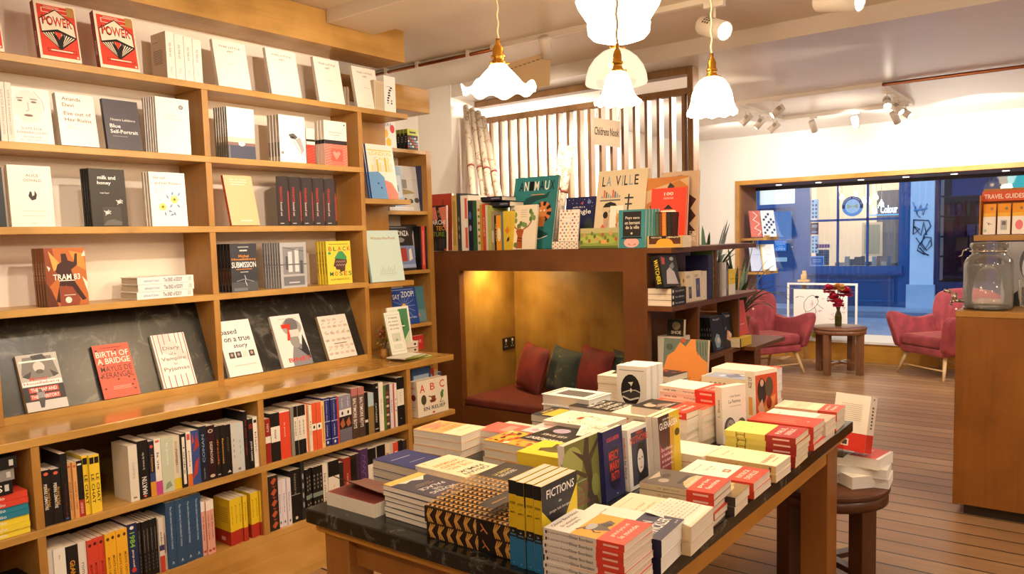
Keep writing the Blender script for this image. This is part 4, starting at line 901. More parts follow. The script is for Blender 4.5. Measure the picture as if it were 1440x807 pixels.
# goods and posters in the salon window
rd = random.Random(4); PAL = ['#e9e4da', '#d8b0b8', '#8a4a52', '#c9c2b0', '#4a4a5a', '#e2e6ea', '#b88a6a', '#f0e8dc', '#6a7a92']
goods = ['white', 'pink', 'maroon', 'cream', 'charcoal', 'pale', 'tan', 'ivory', 'slate']
x = wx0 + .45; k = 0
while x < wx1 - .12:
    w_ = rd.uniform(.05, .12); h_ = rd.uniform(.05, .2); i = rd.randrange(9); k += 1
    tag(box('product_box', x, FY + .2, .80, x + w_, FY + .28, .80 + h_, plain(PAL[i], .6)), '%s product carton on the salon sill, %s from the door' % (goods[i], ORD[k]), 'product', 'salon products'); x += w_ + .02
def poster(name, label, x0, y0, x1, y1, art, base, Y=FY + .04, cat='poster'):
    a = fp(x0, y1, Y); b = fp(x1, y0, Y); m = MB(); m.box(a.x, Y, a.z, b.x, Y + .004, b.z, ink(base)); lay = 0
    for vs, fs, col in art_flat(art, b.x - a.x, b.z - a.z): lay += 1; m.add([(a.x + x, Y - .0006 - lay * .0001, a.z + y) for x, y in vs], fs, ink(col))
    return tag(m.build(name), label, cat)
dots = [('e', .3 + .4 * (k % 2), .1 + .2 * (k // 2), .12, .06, '#6a6a70') for k in range(9)]
poster('window_poster', 'tall white poster of small dark marks in salon window', 1140, 280, 1151, 308, dots, '#e8eaec'); poster('window_poster', 'maroon notice below the transom in the salon window', 1140, 313, 1151, 330, [('r', .15, .6, .85, .85, '#c9b0a8'), ('r', .15, .15, .85, .3, '#9aa0c0')], '#6a3a48')
poster('window_poster', 'pale strip of small pictures under the maroon notice', 1140, 331, 1151, 356, dots, '#dfe3e2'); poster('window_poster', 'row of small pink square cards in salon window', 1148, 343, 1167, 349, [('r', .02 + k * .2, .1, .17 + k * .2, .9, '#a85a72') for k in range(5)], '#d9b8c4')
poster('window_poster', 'blue framed notice low in the salon window', 1139, 360, 1159, 374, [('r', .06, .1, .94, .9, '#3f6cab'), ('r', .2, .6, .8, .66, '#c9dcf0'), ('r', .2, .4, .8, .46, '#c9dcf0')], '#a9c4e4')
poster('window_poster', 'patterned dark cloth hung low behind the salon glass', 1147, 351, 1166, 373, [('e', (k % 6) / 6 + .08, (k // 6) / 6 + .08, .04, .05, '#8a94b8') for k in range(36)], '#3a4468', FY + .12)
# salon door
dr = thing('salon_door', 'blue panelled salon door with letterbox, left of its shop window'.replace('left of', 'beside'), 'door', (-5.5, FY, 0))
P2(box('door_leaf', -6.0, FY + .06, 0, -5.2, FY + .1, 2.02, BLUED), dr)
m = MB(); m.box(-6.1, FY, 0, -5.98, FY + .12, 2.65, BLUE); m.box(-5.22, FY, 0, -5.16, FY + .12, 2.65, BLUE); m.box(-5.98, FY, 2.02, -5.22, FY + .12, 2.1, BLUE); m.box(-5.98, FY, 2.5, -5.22, FY + .12, 2.65, BLUE); P2(m.build('door_frame'), dr)
P2(box('fanlight', -5.98, FY + .07, 2.1, -5.22, FY + .08, 2.5, plain('#eadfc8', .5, 0, .9, 'lit_fanlight')), dr); P2(box('upper_panel', -5.7, FY + .05, 1.35, -5.3, FY + .062, 1.95, plain('#7f96bf', .3)), dr)
for a, b in ((-5.92, -5.63), (-5.55, -5.27)): P2(box('lower_panel', a, FY + .05, .25, b, FY + .062, .75, BLUE), dr)
P2(box('letterbox', *[v for v in (fp(1088, 368).x, FY + .04, fp(1088, 368).z)], fp(1106, 362).x, FY + .062, fp(1106, 362).z, plain('#b9c2c4', .3, .8)), dr); P2(MB().lathe([(0, -.02), (.03, 0), (0, .02)], CHROME, 10, (-5.28, FY + .04, 1.2)).build('knob'), dr)
a = fp(1097, 345); op = poster('open_sign', 'tilted blue card sign reading open on the salon door', 1089, 338, 1106, 353, [('t', 'Come in', .5, .68, .7, .22, '#eef6ff'), ('t', "we're", .5, .44, .4, .12, '#eef6ff'), ('t', 'OPEN', .5, .2, .75, .26, '#eef6ff')], '#3f8fd6', FY + .03, 'sign')
# pilaster with graffiti
pl = thing('stone_pilaster', 'pale blue painted pilaster sprayed with black graffiti', 'pillar', (-2.83, FY, 0))
PW = wallpaint('pale_paint', '#c9dcf0', '#dbe8f4', .6)
P2(box('shaft', -3.03, FY - .08, .45, -2.63, FY + .15, 2.65, PW), pl); P2(box('plinth_block', -3.08, FY - .12, 0, -2.6, FY + .15, .45, wallpaint('plinth_paint', '#9ab4d2', '#b2c8e0', .6)), pl)
def g(*pts): return [fp(x, y, FY - .09) for x, y in pts]
m = MB(); GK = ink('#2a3a5a'); GB = ink('#5f9fd8')
for pts, mt, w_ in ((g((1285, 309), (1284, 330), (1293, 322), (1285, 318), (1295, 331), (1299, 312), (1303, 330)), GK, .011), (g((1284, 309), (1306, 310), (1309, 318), (1300, 330), (1296, 342), (1303, 352), (1310, 345), (1309, 334), (1301, 333), (1292, 345), (1290, 352), (1300, 358)), GK, .011), (g((1288, 334), (1300, 352), (1308, 338)), GK, .008), (g((1293, 348), (1300, 356), (1306, 359)), GK, .012), (g((1284, 284), (1289, 300), (1295, 288), (1298, 302), (1304, 286)), GB, .012), (g((1285, 296), (1304, 293)), GB, .016), (g((1287, 290), (1290, 302), (1294, 306)), GK, .007)):
    m.tube(pts, w_, mt, 5)
P2(m.build('graffiti_marking'), pl)
# neighbour shop, dark; its shelves and books stand in for the bookshop's reflection
ns2 = thing('navy_shopfront', 'dark navy shopfront with shelves imitating a reflection behind its glass', 'shopfront', (0, FY, 0))
DK = plain('#1a2148', .5, name='dark_navy')
m = MB(); m.box(-2.63, FY, 0, 6, FY + .1, .5, NAVY); m.box(-2.63, FY, .5, -2.55, FY + .1, 2.62, NAVY); m.box(-1.78, FY, .5, -1.62, FY + .1, 2.62, NAVY); m.box(-2.55, FY, 2.52, 6, FY + .1, 2.62, NAVY); P2(m.build('window_surround'), ns2)
P2(box('blind', -2.36, FY + .04, fp(1350, 275).z, -1.80, FY + .05, 2.53, wallpaint('pale_blind', '#6f9cc4', '#82abd0')), ns2)
P2(box('shop_glass', -2.55, FY + .02, .5, 6, FY + .025, 2.52, glass_thin('dark_shop_glass', '#c9d2ec', 1.2)), ns2)
P2(box('interior_lining', -2.6, 17.3, .3, 6, 17.35, 2.7, DK), ns2); P2(box('interior_floor', -2.6, FY + .1, .4, 6, 17.3, .5, DK), ns2)
SHW = plain('#3a3350', .5, name='dim_reflection')
for z in (.95, 1.33, 1.72, 2.1): P2(box('reflection_shelf', -2.6, 16.95, z, 6, 17.28, z + .03, SHW), ns2)
rd = random.Random(11); PB = [('#8a2a42', 'maroon'), ('#a83a4a', 'red'), ('#3f8a52', 'green'), ('#8a90a8', 'grey'), ('#5a5f88', 'slate'), ('#c2b8b0', 'pale'), ('#6a3a58', 'plum'), ('#3a4a80', 'blue')]
for r_, z in enumerate((1.75, 1.36)):
    x = -2.5; k = 0
    while x < -1.55:
        k += 1; w_ = rd.uniform(.035, .06) if r_ == 0 else rd.uniform(.08, .16); h_ = rd.uniform(.2, .28); c_, nm_ = PB[rd.randrange(8)]
        if w_ > .0: tag(box('reflection_book', x, 16.98, z, x + w_, 17.15, z + h_, plain(c_, .6, 0, .06)), 'dim %s reflected-book stand-in, %s along the %s dark shelf across the street' % (nm_, ORD[k], ('upper', 'lower')[r_]), 'book', 'reflected books imitated in the navy shop window')  # faintly glowing boxes imitating books mirrored in the glass
        x += w_ + rd.uniform(.01, .06)
pls = fp(1433, 254); m = MB(); rd = random.Random(2); pts = []
for k in range(22): a = 2 * PI * k / 22; r_ = .2 * rd.uniform(.75, 1.1); pts.append((pls.x + r_ * math.cos(a), pls.z + r_ * math.sin(a)))
m.add([(p[0], FY - .01, p[1]) for p in pts], [tuple(range(22))], plain('#19b8a8', .5, 0, .25, 'turquoise')); tag(m.build('star_sticker'), 'ragged turquoise splash sticker on the navy shop glass', 'sticker')
# sky
wd = bpy.data.worlds.new('world'); SC.world = wd; wd.use_nodes = True; nt = wd.node_tree; bg = nt.nodes['Background']
bg.inputs[0].default_value = (.55, .78, 1.0, 1); bg.inputs[1].default_value = 1.55
SC.view_settings.view_transform = 'Standard'; SC.view_settings.look = 'None'; SC.view_settings.exposure = 0
# ================================================================== books: helpers
def face(sp, zs, xl, xr, yb, yt, lean=0, t=.02, n=1, X=XB - .018, label='', group=None, gap=.0, dy=0, yaw=90, copies='copy'):
    """face-out book whose front cover foot spans pixels xl..xr at height zs on the plane X"""
    a = at(xl, yb, X=X); b = at(xr, yb, X=X); w = b.y - a.y; lr = math.radians(lean); lo, hi = .05, .6
    for _ in range(40):
        h = (lo + hi) / 2
        if proj((X - h * math.sin(lr), a.y, zs + h * math.cos(lr)))[1] > yt: lo = h
        else: hi = h
    s = sp.var(w=w, h=h, t=t); out = []
    for k in range(n):
        loc = (X - k * (t + .0022) / max(.6, math.cos(lr)) - gap * (k > 0), a.y + (dy - .003) * k, zs + t * math.sin(lr) + .0004)
        lb = label if k == 0 else '%s, %s %s' % (copies, ORD[k], 'behind the front one: ' + label)
        if k: lb = ' '.join(('%s copy behind the face-out ' % ORD[k] + label).split()[:16])
        out.append(book(s, loc, yaw, -lean, lb, group if n > 1 else None))
    return out
def tv(txt, c, L=.62, H=.42, v=.5, d=-90, u=.5): return ('t', txt, u, v, L, H, c, d)
def cname(h):
    r, g, b = [int(h[i:i + 2], 16) for i in (1, 3, 5)]; mx, mn = max(r, g, b), min(r, g, b)
    if mx < 62: return 'black'
    if mx - mn < 26: return 'white' if mn > 205 else 'pale grey' if mn > 150 else 'grey' if mn > 90 else 'charcoal'
    if r >= g >= b:
        if mn > 175: return 'cream'
        if g > r * .74: return 'yellow' if b < r * .55 else 'beige'
        if g > r * .45: return 'orange' if r > 190 else 'brown'
        return 'red' if r > 130 else 'dark red'
    if b >= r and b >= g:
        if r > g * 1.15: return 'purple'
        return 'navy' if mx < 110 else 'pale blue' if mn > 150 else 'blue'
    if g >= r and g >= b: return 'green' if b < g * .85 else 'teal'
    return 'pink' if mn > 110 else 'crimson' if r > 120 else 'plum'
def row(zs, X, y0, items, phrase, y1=None, setb=.0, pages=PAGES, kind='paperback', lean=0, cat_noun='paperback'):
    """upright spines facing +X from y0; items (rel thickness, height, depth, colour, art[, note])"""
    tot = sum(i[0] for i in items); k = ((y1 - y0) / tot) if y1 else 1; y = y0; rr = random.Random(len(items)); cnt = {}
    for i, it in enumerate(items):
        t = it[0] * k; note = it[5] if len(it) > 5 else cname(it[3])
        sp = Spec(kind, '', it[2], it[1], max(t - .0008, .004), it[3], S=it[4], pages=pages)
        book(sp, (X - setb - rr.uniform(0, .012), y + t - .0004, zs + .0004), 180, 0, '%s %s, %s %s' % (note, cat_noun, ORD[i + 1], phrase)); y += t
    return y
def stack(sp, ztop, a, yaw, n, label, group=None, jit=.003, jyaw=1.2, z0=None, seed=0, names=None, world=None, top=None):
    """lying pile; a = pixel of the spine-foot corner of the top cover"""
    rr = random.Random(seed + n * 7 + int(a[0]) if a else seed); p = Vector(world) if world else at(a[0], a[1], Z=ztop)
    base = z0 if z0 is not None else TZ; t = (ztop - base) / n
    for k in range(n):
        s = (top if (top and k == 0) else sp).var(t=t - .0004)
        lb = ('%s, topmost of its pile' % label) if k == 0 and n > 1 else label if n == 1 else '%s, %s from pile top' % (label, ORD[k + 1])
        if k == n - 1 and n > 2: lb = '%s, bottom of its pile' % label
        dx, dy = (rr.uniform(-jit, jit), rr.uniform(-jit, jit)) if k else (0, 0)
        book(s, (p.x + dx, p.y + dy, ztop - k * t), yaw + (rr.uniform(-jyaw, jyaw) if k else 0), -90, lb, group)
S1, S2, S3, S4 = SH
# ================================================================== wall bookcase
RD, CRM_, BK = '#d8432f', '#efe0c8', '#1c1816'
powF = [('r', 0, 0, 1, 1, CRM_), ('r', .06, .06, .97, .95, RD), ('r', .16, .82, .86, .9, CRM_), ('r', .18, .83, .84, .89, RD), ('p', [(.08, .7), (.5, .9), (.93, .68), (.95, .42), (.5, .52), (.1, .46)], BK), ('p', [(.1, .69), (.5, .88), (.91, .67), (.93, .45), (.5, .55), (.12, .48)], CRM_),
        ('p', [(.1, .46), (.5, .53), (.94, .42), (.56, .2), (.5, .2)], BK), ('t', 'POWER', .51, .68, .72, .17, BK), ('t', 'POWER', .515, .684, .69, .13, RD)]
for k in range(6):
    powF += [('p', [(.13 + .06 * k, .45 + .008 * k), (.16 + .06 * k, .455 + .008 * k), (.5, .22)], CRM_), ('p', [(.9 - .06 * k, .425 + .01 * k), (.87 - .06 * k, .43 + .01 * k), (.53, .22)], CRM_)]
powF += [('p', [(.42, .5), (.6, .49), (.51, .36)], RD), ('p', [(.38, .47), (.46, .44), (.52, .3), (.57, .44), (.65, .47), (.56, .2), (.49, .2)], BK), ('r', .2, .14, .9, .2, BK), ('r', .21, .145, .89, .195, RD), ('r', .28, .16, .8, .18, CRM_), ('r', .78, .8, .95, .97, '#b08a4a'), ('e', .91, .09, .025, .018, CRM_), ('r', .22, .91, .6, .93, '#e9a090')]
POWER = Spec('paperback', '', .1, .2, .03, RD, '#8f2a20', F=powF, S=[tv('POWER', '#f0d9c0', .25, .4, .35)])
face(POWER, S1, 57.6, 115, 82, 1, 9, .032, label='red and cream power cover paperback, second from the camera end on the top shelf')
face(POWER, S1, 141.7, 196.5, 92.5, 16, 9, .032, label='red and cream power cover paperback beside the white spines on the top shelf')
face(POWER, S1, -50, 6, 68, -13, 9, .032, label='red power cover paperback cut off by the picture edge on the top shelf')
FZ = Spec('paperback', '', .13, .21, .03, '#efeae2', S=[tv('this little art', '#9c8f80', .3, .3, .62), tv('fitz', '#cfc6ba', .12, .3, .2)], B=[('r', .15, .62 - k * .035, .75, .635 - k * .035, '#8c7a68') for k in range(9)] + [('r', .12, .8, .5, .815, '#8c7a68')], back='#d9c2a5')
y = at(235, 103, X=XB - .02).y
for k, w_ in enumerate((.043, .046, .044, .046)):
    book(FZ.var(t=w_ - .002, h=.215 - .004 * k), (XB - .02, y + w_, S1 + .0004), 180, 0, 'upright white paperback, %s spine beside the red covers on the top shelf' % ORD[k + 1]); y += w_
TLA = Spec('paperback', '', .1, .2, .025, '#efe9df', '#d9cfc0', F=[('t', 'THIS LITTLE', .5, .87, .66, .04, '#7d7163'), ('t', 'ART', .5, .78, .2, .04, '#7d7163'), ('r', .38, .5, .62, .507, '#9c907f'), ('r', .4, .06, .62, .066, '#9c907f')])
for (xl, xr, yb, yt, lb) in ((308, 353.5, 121, 55, 'first'), (345 / 3.361 + 280, 424.3, 130.5, 67, 'second'), (449.6, 485.3, 140.5, 80, 'third'), (503, 536, 150, 93, 'fourth')):
    face(TLA, S1, xl if xl > 300 else 382.6, xr, yb, yt, 10, .022, label='leaning white paperback titled this little art, %s along the top shelf' % lb)
for k, x in enumerate((484.5, 488.5)):
    face(Spec('booklet', '', .02, .1, .004, '#8f7d68', '#b5a690'), S1, x, x + 3, 145, 122, 0, .12, X=XB - .03, label='thin grey-brown booklet, %s standing between two leaning white paperbacks' % ('first', 'second')[k])
face(Spec('boxed_book', '', .1, .2, .1, '#cbb99c', '#b7a486', F=[('l', [(.2 + .2 * k, .1), (.3 + .2 * k, .9)], .03, '#a8916f') for k in range(4)]), S1, 527, 541, 153, 112, 0, .08, label='beige patterned boxed book between white paperback and white card, top shelf')
face(Spec('picture_card', '', .1, .2, .1, '#f2efe9', F=[('e', .3 + .4 * ((k * 7) % 5) / 5, .25 + .5 * ((k * 3) % 7) / 7, .05 + .02 * (k % 3), .025, '#33333a') for k in range(14)] + [('l', [(.15, .7), (.5, .72), (.8, .6)], .02, '#55555c')]), S1, 541.5, 557, 157, 106, 0, .004, label='narrow white card with scattered black ink figures at the top shelf end')
# shelf 2
faceA = [('r', 0, 0, 1, 1, '#e3ded8'), ('e', .45, .66, .34, .3, '#d8cfc6'), ('l', [(.62, .95), (.8, .8), (.84, .62)], .02, '#b8aca0'), ('e', .27, .76, .06, .018, '#7a675c'), ('e', .6, .75, .07, .02, '#7a675c'), ('l', [(.2, .8), (.34, .81)], .03, '#8a776a'), ('l', [(.52, .8), (.68, .8)], .03, '#8a776a'), ('l', [(.45, .74), (.46, .6), (.4, .57)], .02, '#a5958a'), ('e', .44, .5, .11, .022, '#6f574c'), ('t', 'SUITE FOR', .48, .26, .5, .045, '#9a8f86'), ('t', 'BARBARA LODEN', .48, .19, .72, .045, '#9a8f86'), ('t', 'NATHALIE LEGER', .48, .11, .45, .03, '#9a8f86'), ('r', .15, .05, .85, .06, '#b8aea4')]
SU = Spec('paperback', '', .1, .2, .02, '#e3ded8', '#d5cabb', F=faceA, S=[tv('SUITE FOR BARBARA LODEN', '#9a8c7e', .75, .35)])
face(SU, S2, 18.4, 76.7, 198, 121, 6, .02, 1, label='pale paperback with a faint sketched woman\'s face, second shelf')
y = at(0.5, 195, X=XB - .02).y
for k in range(2): book(SU.var(w=.13, h=.232, t=.022), (XB - .012, y + .024 * (k + 1), S2 + .0004), 180, 0, 'cream spine standing against the sketched-face paperback, %s from it' % ('second', 'first')[k])
book(SU.var(w=.13, h=.23, t=.03, spine='#2a2420', cover='#2a2420', S=()), (XB - .012, y - .001, S2 + .0004), 180, 0, 'black spine at the second shelf\'s camera end')
GR = '#8f837a'
face(Spec('paperback', '', .1, .2, .03, '#efe9e0', '#c9bca9', F=[('t', 'Ananda', .4, .9, .5, .07, '#8c6f5a'), ('t', 'Devi', .3, .78, .3, .07, '#8c6f5a'), ('t', 'Eve out of', .52, .62, .72, .075, '#8c6a52'), ('t', 'Her Ruins', .52, .5, .7, .07, '#8c6a52'), ('r', .2, .36, .42, .37, '#cbbfb2'), ('r', .2, .33, .5, .34, '#cbbfb2')], pages=PAGESW), S2, 87, 139.8, 203.5, 131, 8, .03, label='white paperback titled eve out of her ruins, beside the sketched-face cover')
face(Spec('paperback', '', .1, .2, .02, '#55525a', '#3f3c43', F=[('t', 'Noemi Lefebvre', .52, .6, .7, .05, '#d9d5d0'), ('t', 'Blue', .28, .47, .3, .075, '#f4f1ec'), ('t', 'Self-Portrait', .52, .36, .78, .075, '#f4f1ec'), ('r', .18, .26, .6, .27, '#a5a2a5')]), S2, 152.3, 201.3, 207.5, 139, 8, .02, label='dark grey paperback with white serif lettering on the second shelf')
face(Spec('paperback', '', .1, .2, .02, '#f4f2ee', '#c9bda8', F=[('e', .75, .85, .07, .04, '#6a6a6c'), ('e', .75, .85, .045, .026, '#a8a8a8'), ('r', .2, .68, .72, .69, '#d9cfc4'), ('r', .2, .62, .8, .63, '#d9cfc4'), ('r', .2, .5, .6, .505, '#e0d9cf')], pages=PAGESW), S2, 222.5, 269, 214, 135, 0, .013, 6, label='plain white paperback with a small grey round stamp, second shelf', group='white stamped paperbacks')
sun = [('r', 0, 0, 1, 1, '#f4f2f0'), ('r', 0, .3, 1, .42, '#e2cbb8'), ('r', 0, .0, 1, .3, '#4a4c60'), ('r', 0, .26, 1, .32, '#8a6a66'), ('e', .5, .3, .12, .05, '#fff2dc'), ('e', .5, .3, .06, .026, '#ffffff'), ('r', .03, 0, .06, .25, '#8a8c9c')]
face(Spec('paperback', '', .1, .2, .02, '#f2efe9', '#7d7a52', F=sun, S=[tv('.....', '#b5b08a', .2, .3, .6)]), S2, 321.7, 359.7, 219.7, 149.5, 0, .013, 6, label='white paperback with a sunset over dark sea, second shelf', group='sunset paperbacks')
face(Spec('paperback', '', .1, .2, .02, '#f1efec', '#b7a892', F=[('p', [(.35, .6), (.55, .63), (.7, .55), (.6, .5), (.42, .52)], '#5c5a58'), ('e', .5, .54, .07, .025, '#2c2b2a'), ('p', [(.6, .5), (.8, .55), (.95, .3), (.85, .2), (.75, .35)], '#a8a6a4'), ('l', [(.5, .5), (.7, .3), (.9, .16)], .02, '#8a8886'), ('l', [(.6, .9), (.8, .8)], .02, '#c9c6c2'), ('e', .1, .2, .05, .03, '#8a8886')], S=[('r', .1, .12, .9, .42, '#7a7268')]), S2, 394.5, 430.8, 227.3, 160.5, 0, .02, 4, label='white paperback with half-seen face in grey wash, second shelf', group='grey-wash face paperbacks')
RP = [('r', 0, .64, 1, .7, '#2a2220'), ('r', 0, .0, 1, .55, '#c9402f')] + [('l', [(.0, .08 * k), (1, .08 * k + .12)], .02, '#e08a78') for k in range(6)]
pel = [('r', 0, 0, 1, 1, '#efe9e0'), ('r', 0, .48, 1, .57, '#2f2a2c'), ('r', 0, 0, 1, .48, '#e27a68'), ('r', .25, .1, .8, .38, '#d8604e'), ('p', [(.5, .13), (.35, .28), (.42, .34), (.52, .29), (.62, .34), (.7, .28)], '#e89a8a'), ('r', .2, .74, .8, .75, '#8a8078'), ('r', .3, .68, .7, .69, '#8a8078'), ('e', .9, .93, .03, .02, '#2f2a2c')]
pel += [('l', [(0, .06 * k), (.3, .06 * k + .06)], .012, '#f0b0a2') for k in range(8)] + [('l', [(.8, .06 * k), (1, .06 * k + .06)], .012, '#f0b0a2') for k in range(8)]
face(Spec('paperback', '', .1, .2, .02, '#efe6da', '#d9cbb5', F=RP), S2, 432, 444, 228, 180, 0, .02, 2, X=XB - .05, label='red and black paperback half hidden behind the red-patterned cover', group='half hidden red paperbacks')
face(Spec('paperback', '', .1, .2, .02, '#efe9e0', '#e0d5c4', F=pel, S=[('r', 0, .48, 1, .57, '#2f2a2c')]), S2, 457.6, 489, 232.2, 168.5, 0, .022, 3, label='white and red patterned paperback with dark middle stripe, second shelf', group='red patterned paperbacks')
# shelf 3
face(Spec('hardback', '', .1, .2, .02, '#20262c', '#16181a'), S3, -40, 10, 317.8, 233, 3, .02, label='dark hardback cut off at the third shelf\'s camera end')
face(Spec('paperback', '', .1, .2, .02, '#d9c6ae', '#b09a80'), S3, 6, 40, 317.8, 236, 2, .02, X=XB - .06, label='beige paperback mostly hidden behind the cream poetry cover')
face(Spec('paperback', '', .1, .2, .02, '#efe2d3', '#d2c0aa', F=[('t', 'ALICE', .55, .84, .3, .045, '#7a6f66'), ('t', 'OSWALD', .55, .76, .42, .045, '#7a6f66'), ('p', [(.47, .58), (.43, .5), (.5, .43), (.6, .45), (.63, .53), (.58, .6), (.57, .52), (.52, .5), (.51, .57)], '#241f1d'), ('r', .28, .25, .78, .265, '#d9c6b0'), ('r', .25, .17, .85, .18, '#cdbba6'), ('r', .45, .05, .6, .06, '#bba994')]), S3, 17, 78, 317.6, 231.5, 2, .02, label='cream poetry paperback with a small black flame drawing, third shelf')
bee = lambda u, v, s: [('e', u, v, .05 * s, .03 * s, '#cfcbc6'), ('l', [(u - .08 * s, v + .03 * s), (u + .1 * s, v - .02 * s)], .02, '#d9d5d0'), ('l', [(u - .05 * s, v - .05 * s), (u + .05 * s, v + .05 * s)], .02, '#bdb9b4'), ('e', u + .07 * s, v + .02 * s, .05 * s, .016 * s, '#a8a49f')]
face(Spec('paperback', '', .1, .2, .02, '#26221f', '#151312', F=[('t', 'milk and', .48, .85, .5, .065, '#f4f1ec'), ('t', 'honey', .4, .75, .38, .075, '#f4f1ec'), ('t', 'rupi kaur', .4, .58, .26, .032, '#e8e4de')] + bee(.78, .43, 1) + [('r', .3, .02, .82, .34, '#3a3633'), ('p', [(.3, .02), (.82, .02), (.82, .08), (.6, .13), (.4, .1)], '#5c5854')] + bee(.42, .24, 1), S=[tv('milk and honey', '#8a8580', .5, .3)]), S3, 130.8, 180.8, 317.2, 236.5, 2, .013, 4, label='black paperback titled milk and honey, third shelf', group='milk and honey paperbacks')
fl = lambda u, v: [('e', u + .06 * math.cos(a * 1.05), v + .04 * math.sin(a * 1.05), .05, .03, '#ecd070') for a in range(6)] + [('e', u, v, .035, .022, '#7a5a3a')]
lv = lambda u, v, a: [('p', [(u, v), (u + .07 * math.cos(a) - .025 * math.sin(a), v + .05 * math.sin(a) + .02 * math.cos(a)), (u + .15 * math.cos(a), v + .1 * math.sin(a)), (u + .07 * math.cos(a) + .025 * math.sin(a), v + .05 * math.sin(a) - .02 * math.cos(a))], '#6f93bb')]
face(Spec('paperback', '', .1, .2, .02, '#f1efec', '#c9b896', F=[('t', 'the sun', .28, .9, .34, .05, '#8f867c'), ('t', 'and her flowers', .5, .8, .72, .05, '#8f867c'), ('r', .15, .68, .42, .69, '#cfc8c0')] + fl(.66, .5) + fl(.32, .36) + lv(.6, .42, -2.2) + lv(.72, .42, -.9) + lv(.5, .5, 2) + lv(.6, .56, 1.4) + lv(.45, .3, -.4) + lv(.5, .2, .3) + lv(.36, .28, -1.3) + lv(.62, .28, -1.2) + lv(.75, .56, .9)), S3, 214.7, 264.7, 316.8, 241.5, 2, .016, 3, label='white paperback with yellow flowers and blue leaves, third shelf', group='flower-cover paperbacks')
face(Spec('hardback', '', .1, .2, .02, '#f0b98c', '#c24a2a', F=[('t', 'Eve out of her', .5, .92, .6, .03, '#fbe6cf'), ('r', .2, .86, .8, .875, '#fbe6cf'), ('r', .2, .81, .7, .825, '#fbe6cf'), ('r', .35, .08, .75, .1, '#fbe6cf')]), S3, 326.3, 365.8, 315.8, 247, 13, .018, label='peach-orange slim hardback leaning alone on the third shelf')
y = at(394, 316, X=XB - .02).y
BX = Spec('boxed_hardback', '', .16, .25, .05, '#3a302e', '#3d3331', S=[('p', [(.72, .1), (1, .1), (1, .95), (.88, .7)], '#d8625e'), tv('FERRANTE', '#b5352c', .3, .16, .66, u=.36), tv('boxed set', '#d9cfc8', .28, .12, .38, u=.36), ('r', .2, .045, .5, .06, '#d9cfc8')], hard=True)
BXQ = BX.var(t=.056, S=[('r', 0, .0, .06, 1, '#2a2220'), tv('FERRANTE', '#c93a30', .3, .22, .64, u=.42), tv('boxed set', '#d9cfc8', .28, .2, .34, u=.42), ('r', .25, .045, .6, .06, '#d9cfc8')], F=[('r', 0, 0, 1, 1, '#4a4040'), ('p', [(0, .1), (.9, .1), (.9, .6), (.3, .72), (0, .7)], '#d8625e')], w=.15, h=.262)
for k in range(5): book(BXQ, (XB - .012, y + .004 + .0795 * k + .045, S3 + .0004), 136, 0, 'charcoal slipcased book with pinkish side, %s of five on the third shelf' % ORD[k + 1])
# shelf 4
tram = [('r', 0, 0, 1, 1, '#b5642c'), ('p', [(0, .3), (.3, .5), (.2, 1), (0, 1)], '#8a3f20'), ('p', [(.1, .95), (.4, .7), (.2, .6)], '#e8a050'), ('p', [(.6, .95), (.95, .9), (1, .6), (.75, .7)], '#d88a3a'), ('p', [(.4, .9), (.52, .9), (.56, .78), (.7, .75), (.74, .9), (.8, .9), (.78, .7), (.62, .62), (.7, .4), (.95, .1), (.85, .08), (.62, .3), (.45, .35), (.3, .06), (.2, .08), (.32, .4), (.3, .55), (.24, .6), (.3, .72), (.4, .76)], '#3a1a16'), ('p', [(.3, .35), (.62, .33), (.8, .1), (.75, 0), (.3, 0)], '#8a4028'), ('p', [(0, 0), (.25, .0), (.1, .3), (0, .4)], '#5c2a1a'), ('p', [(.88, .5), (1, .4), (1, .2)], '#efe0c8'), ('p', [(.04, .7), (.12, .66), (.08, .6)], '#efe0c8'), ('p', [(.9, .85), (.98, .95), (1, .85)], '#efe0c8'), ('t', 'TRAM 83', .5, .5, .66, .1, '#f4ece0'), ('r', .3, .43, .7, .445, '#e8dccb'), ('e', .5, .1, .08, .055, '#e8dccb'), ('r', .4, .18, .68, .19, '#e8dccb')]
face(Spec('paperback', '', .1, .2, .02, '#b5642c', '#8a6a48', F=tram, S=[tv('TRAM 83', '#e8dccb', .3, .4, .6)]), S4, 68.4, 125.8, 432, 349.5, 2, .016, 5, X=XB + .0, label='orange-brown paperback titled tram eighty-three, fourth shelf', group='orange-brown paperbacks')
ED = Spec('hardback', '', .16, .25, .033, '#e9e6e0', '#e4e4e2', S=[tv('The END of EDDY', '#3a3834', .34, .55, .38), tv('edouard louis', '#6a90b5', .26, .35, .76), ('r', .2, .04, .8, .1, '#c9c6c0')], pages=PAGESG, hard=True)
p = at(273.5, 416, X=XB - .012)
for k in range(3): book(ED.var(h=p.y - at(195, 421, X=XB - .012).y), (XB - .012 - .002 * k, p.y + (.0, .002, -.004)[k], S4 + .0336 * (3 - k)), 180, -90, 'white hardback with black condensed spine title lying flat, %s' % ('top of three', 'middle of three', 'bottom of three')[k])
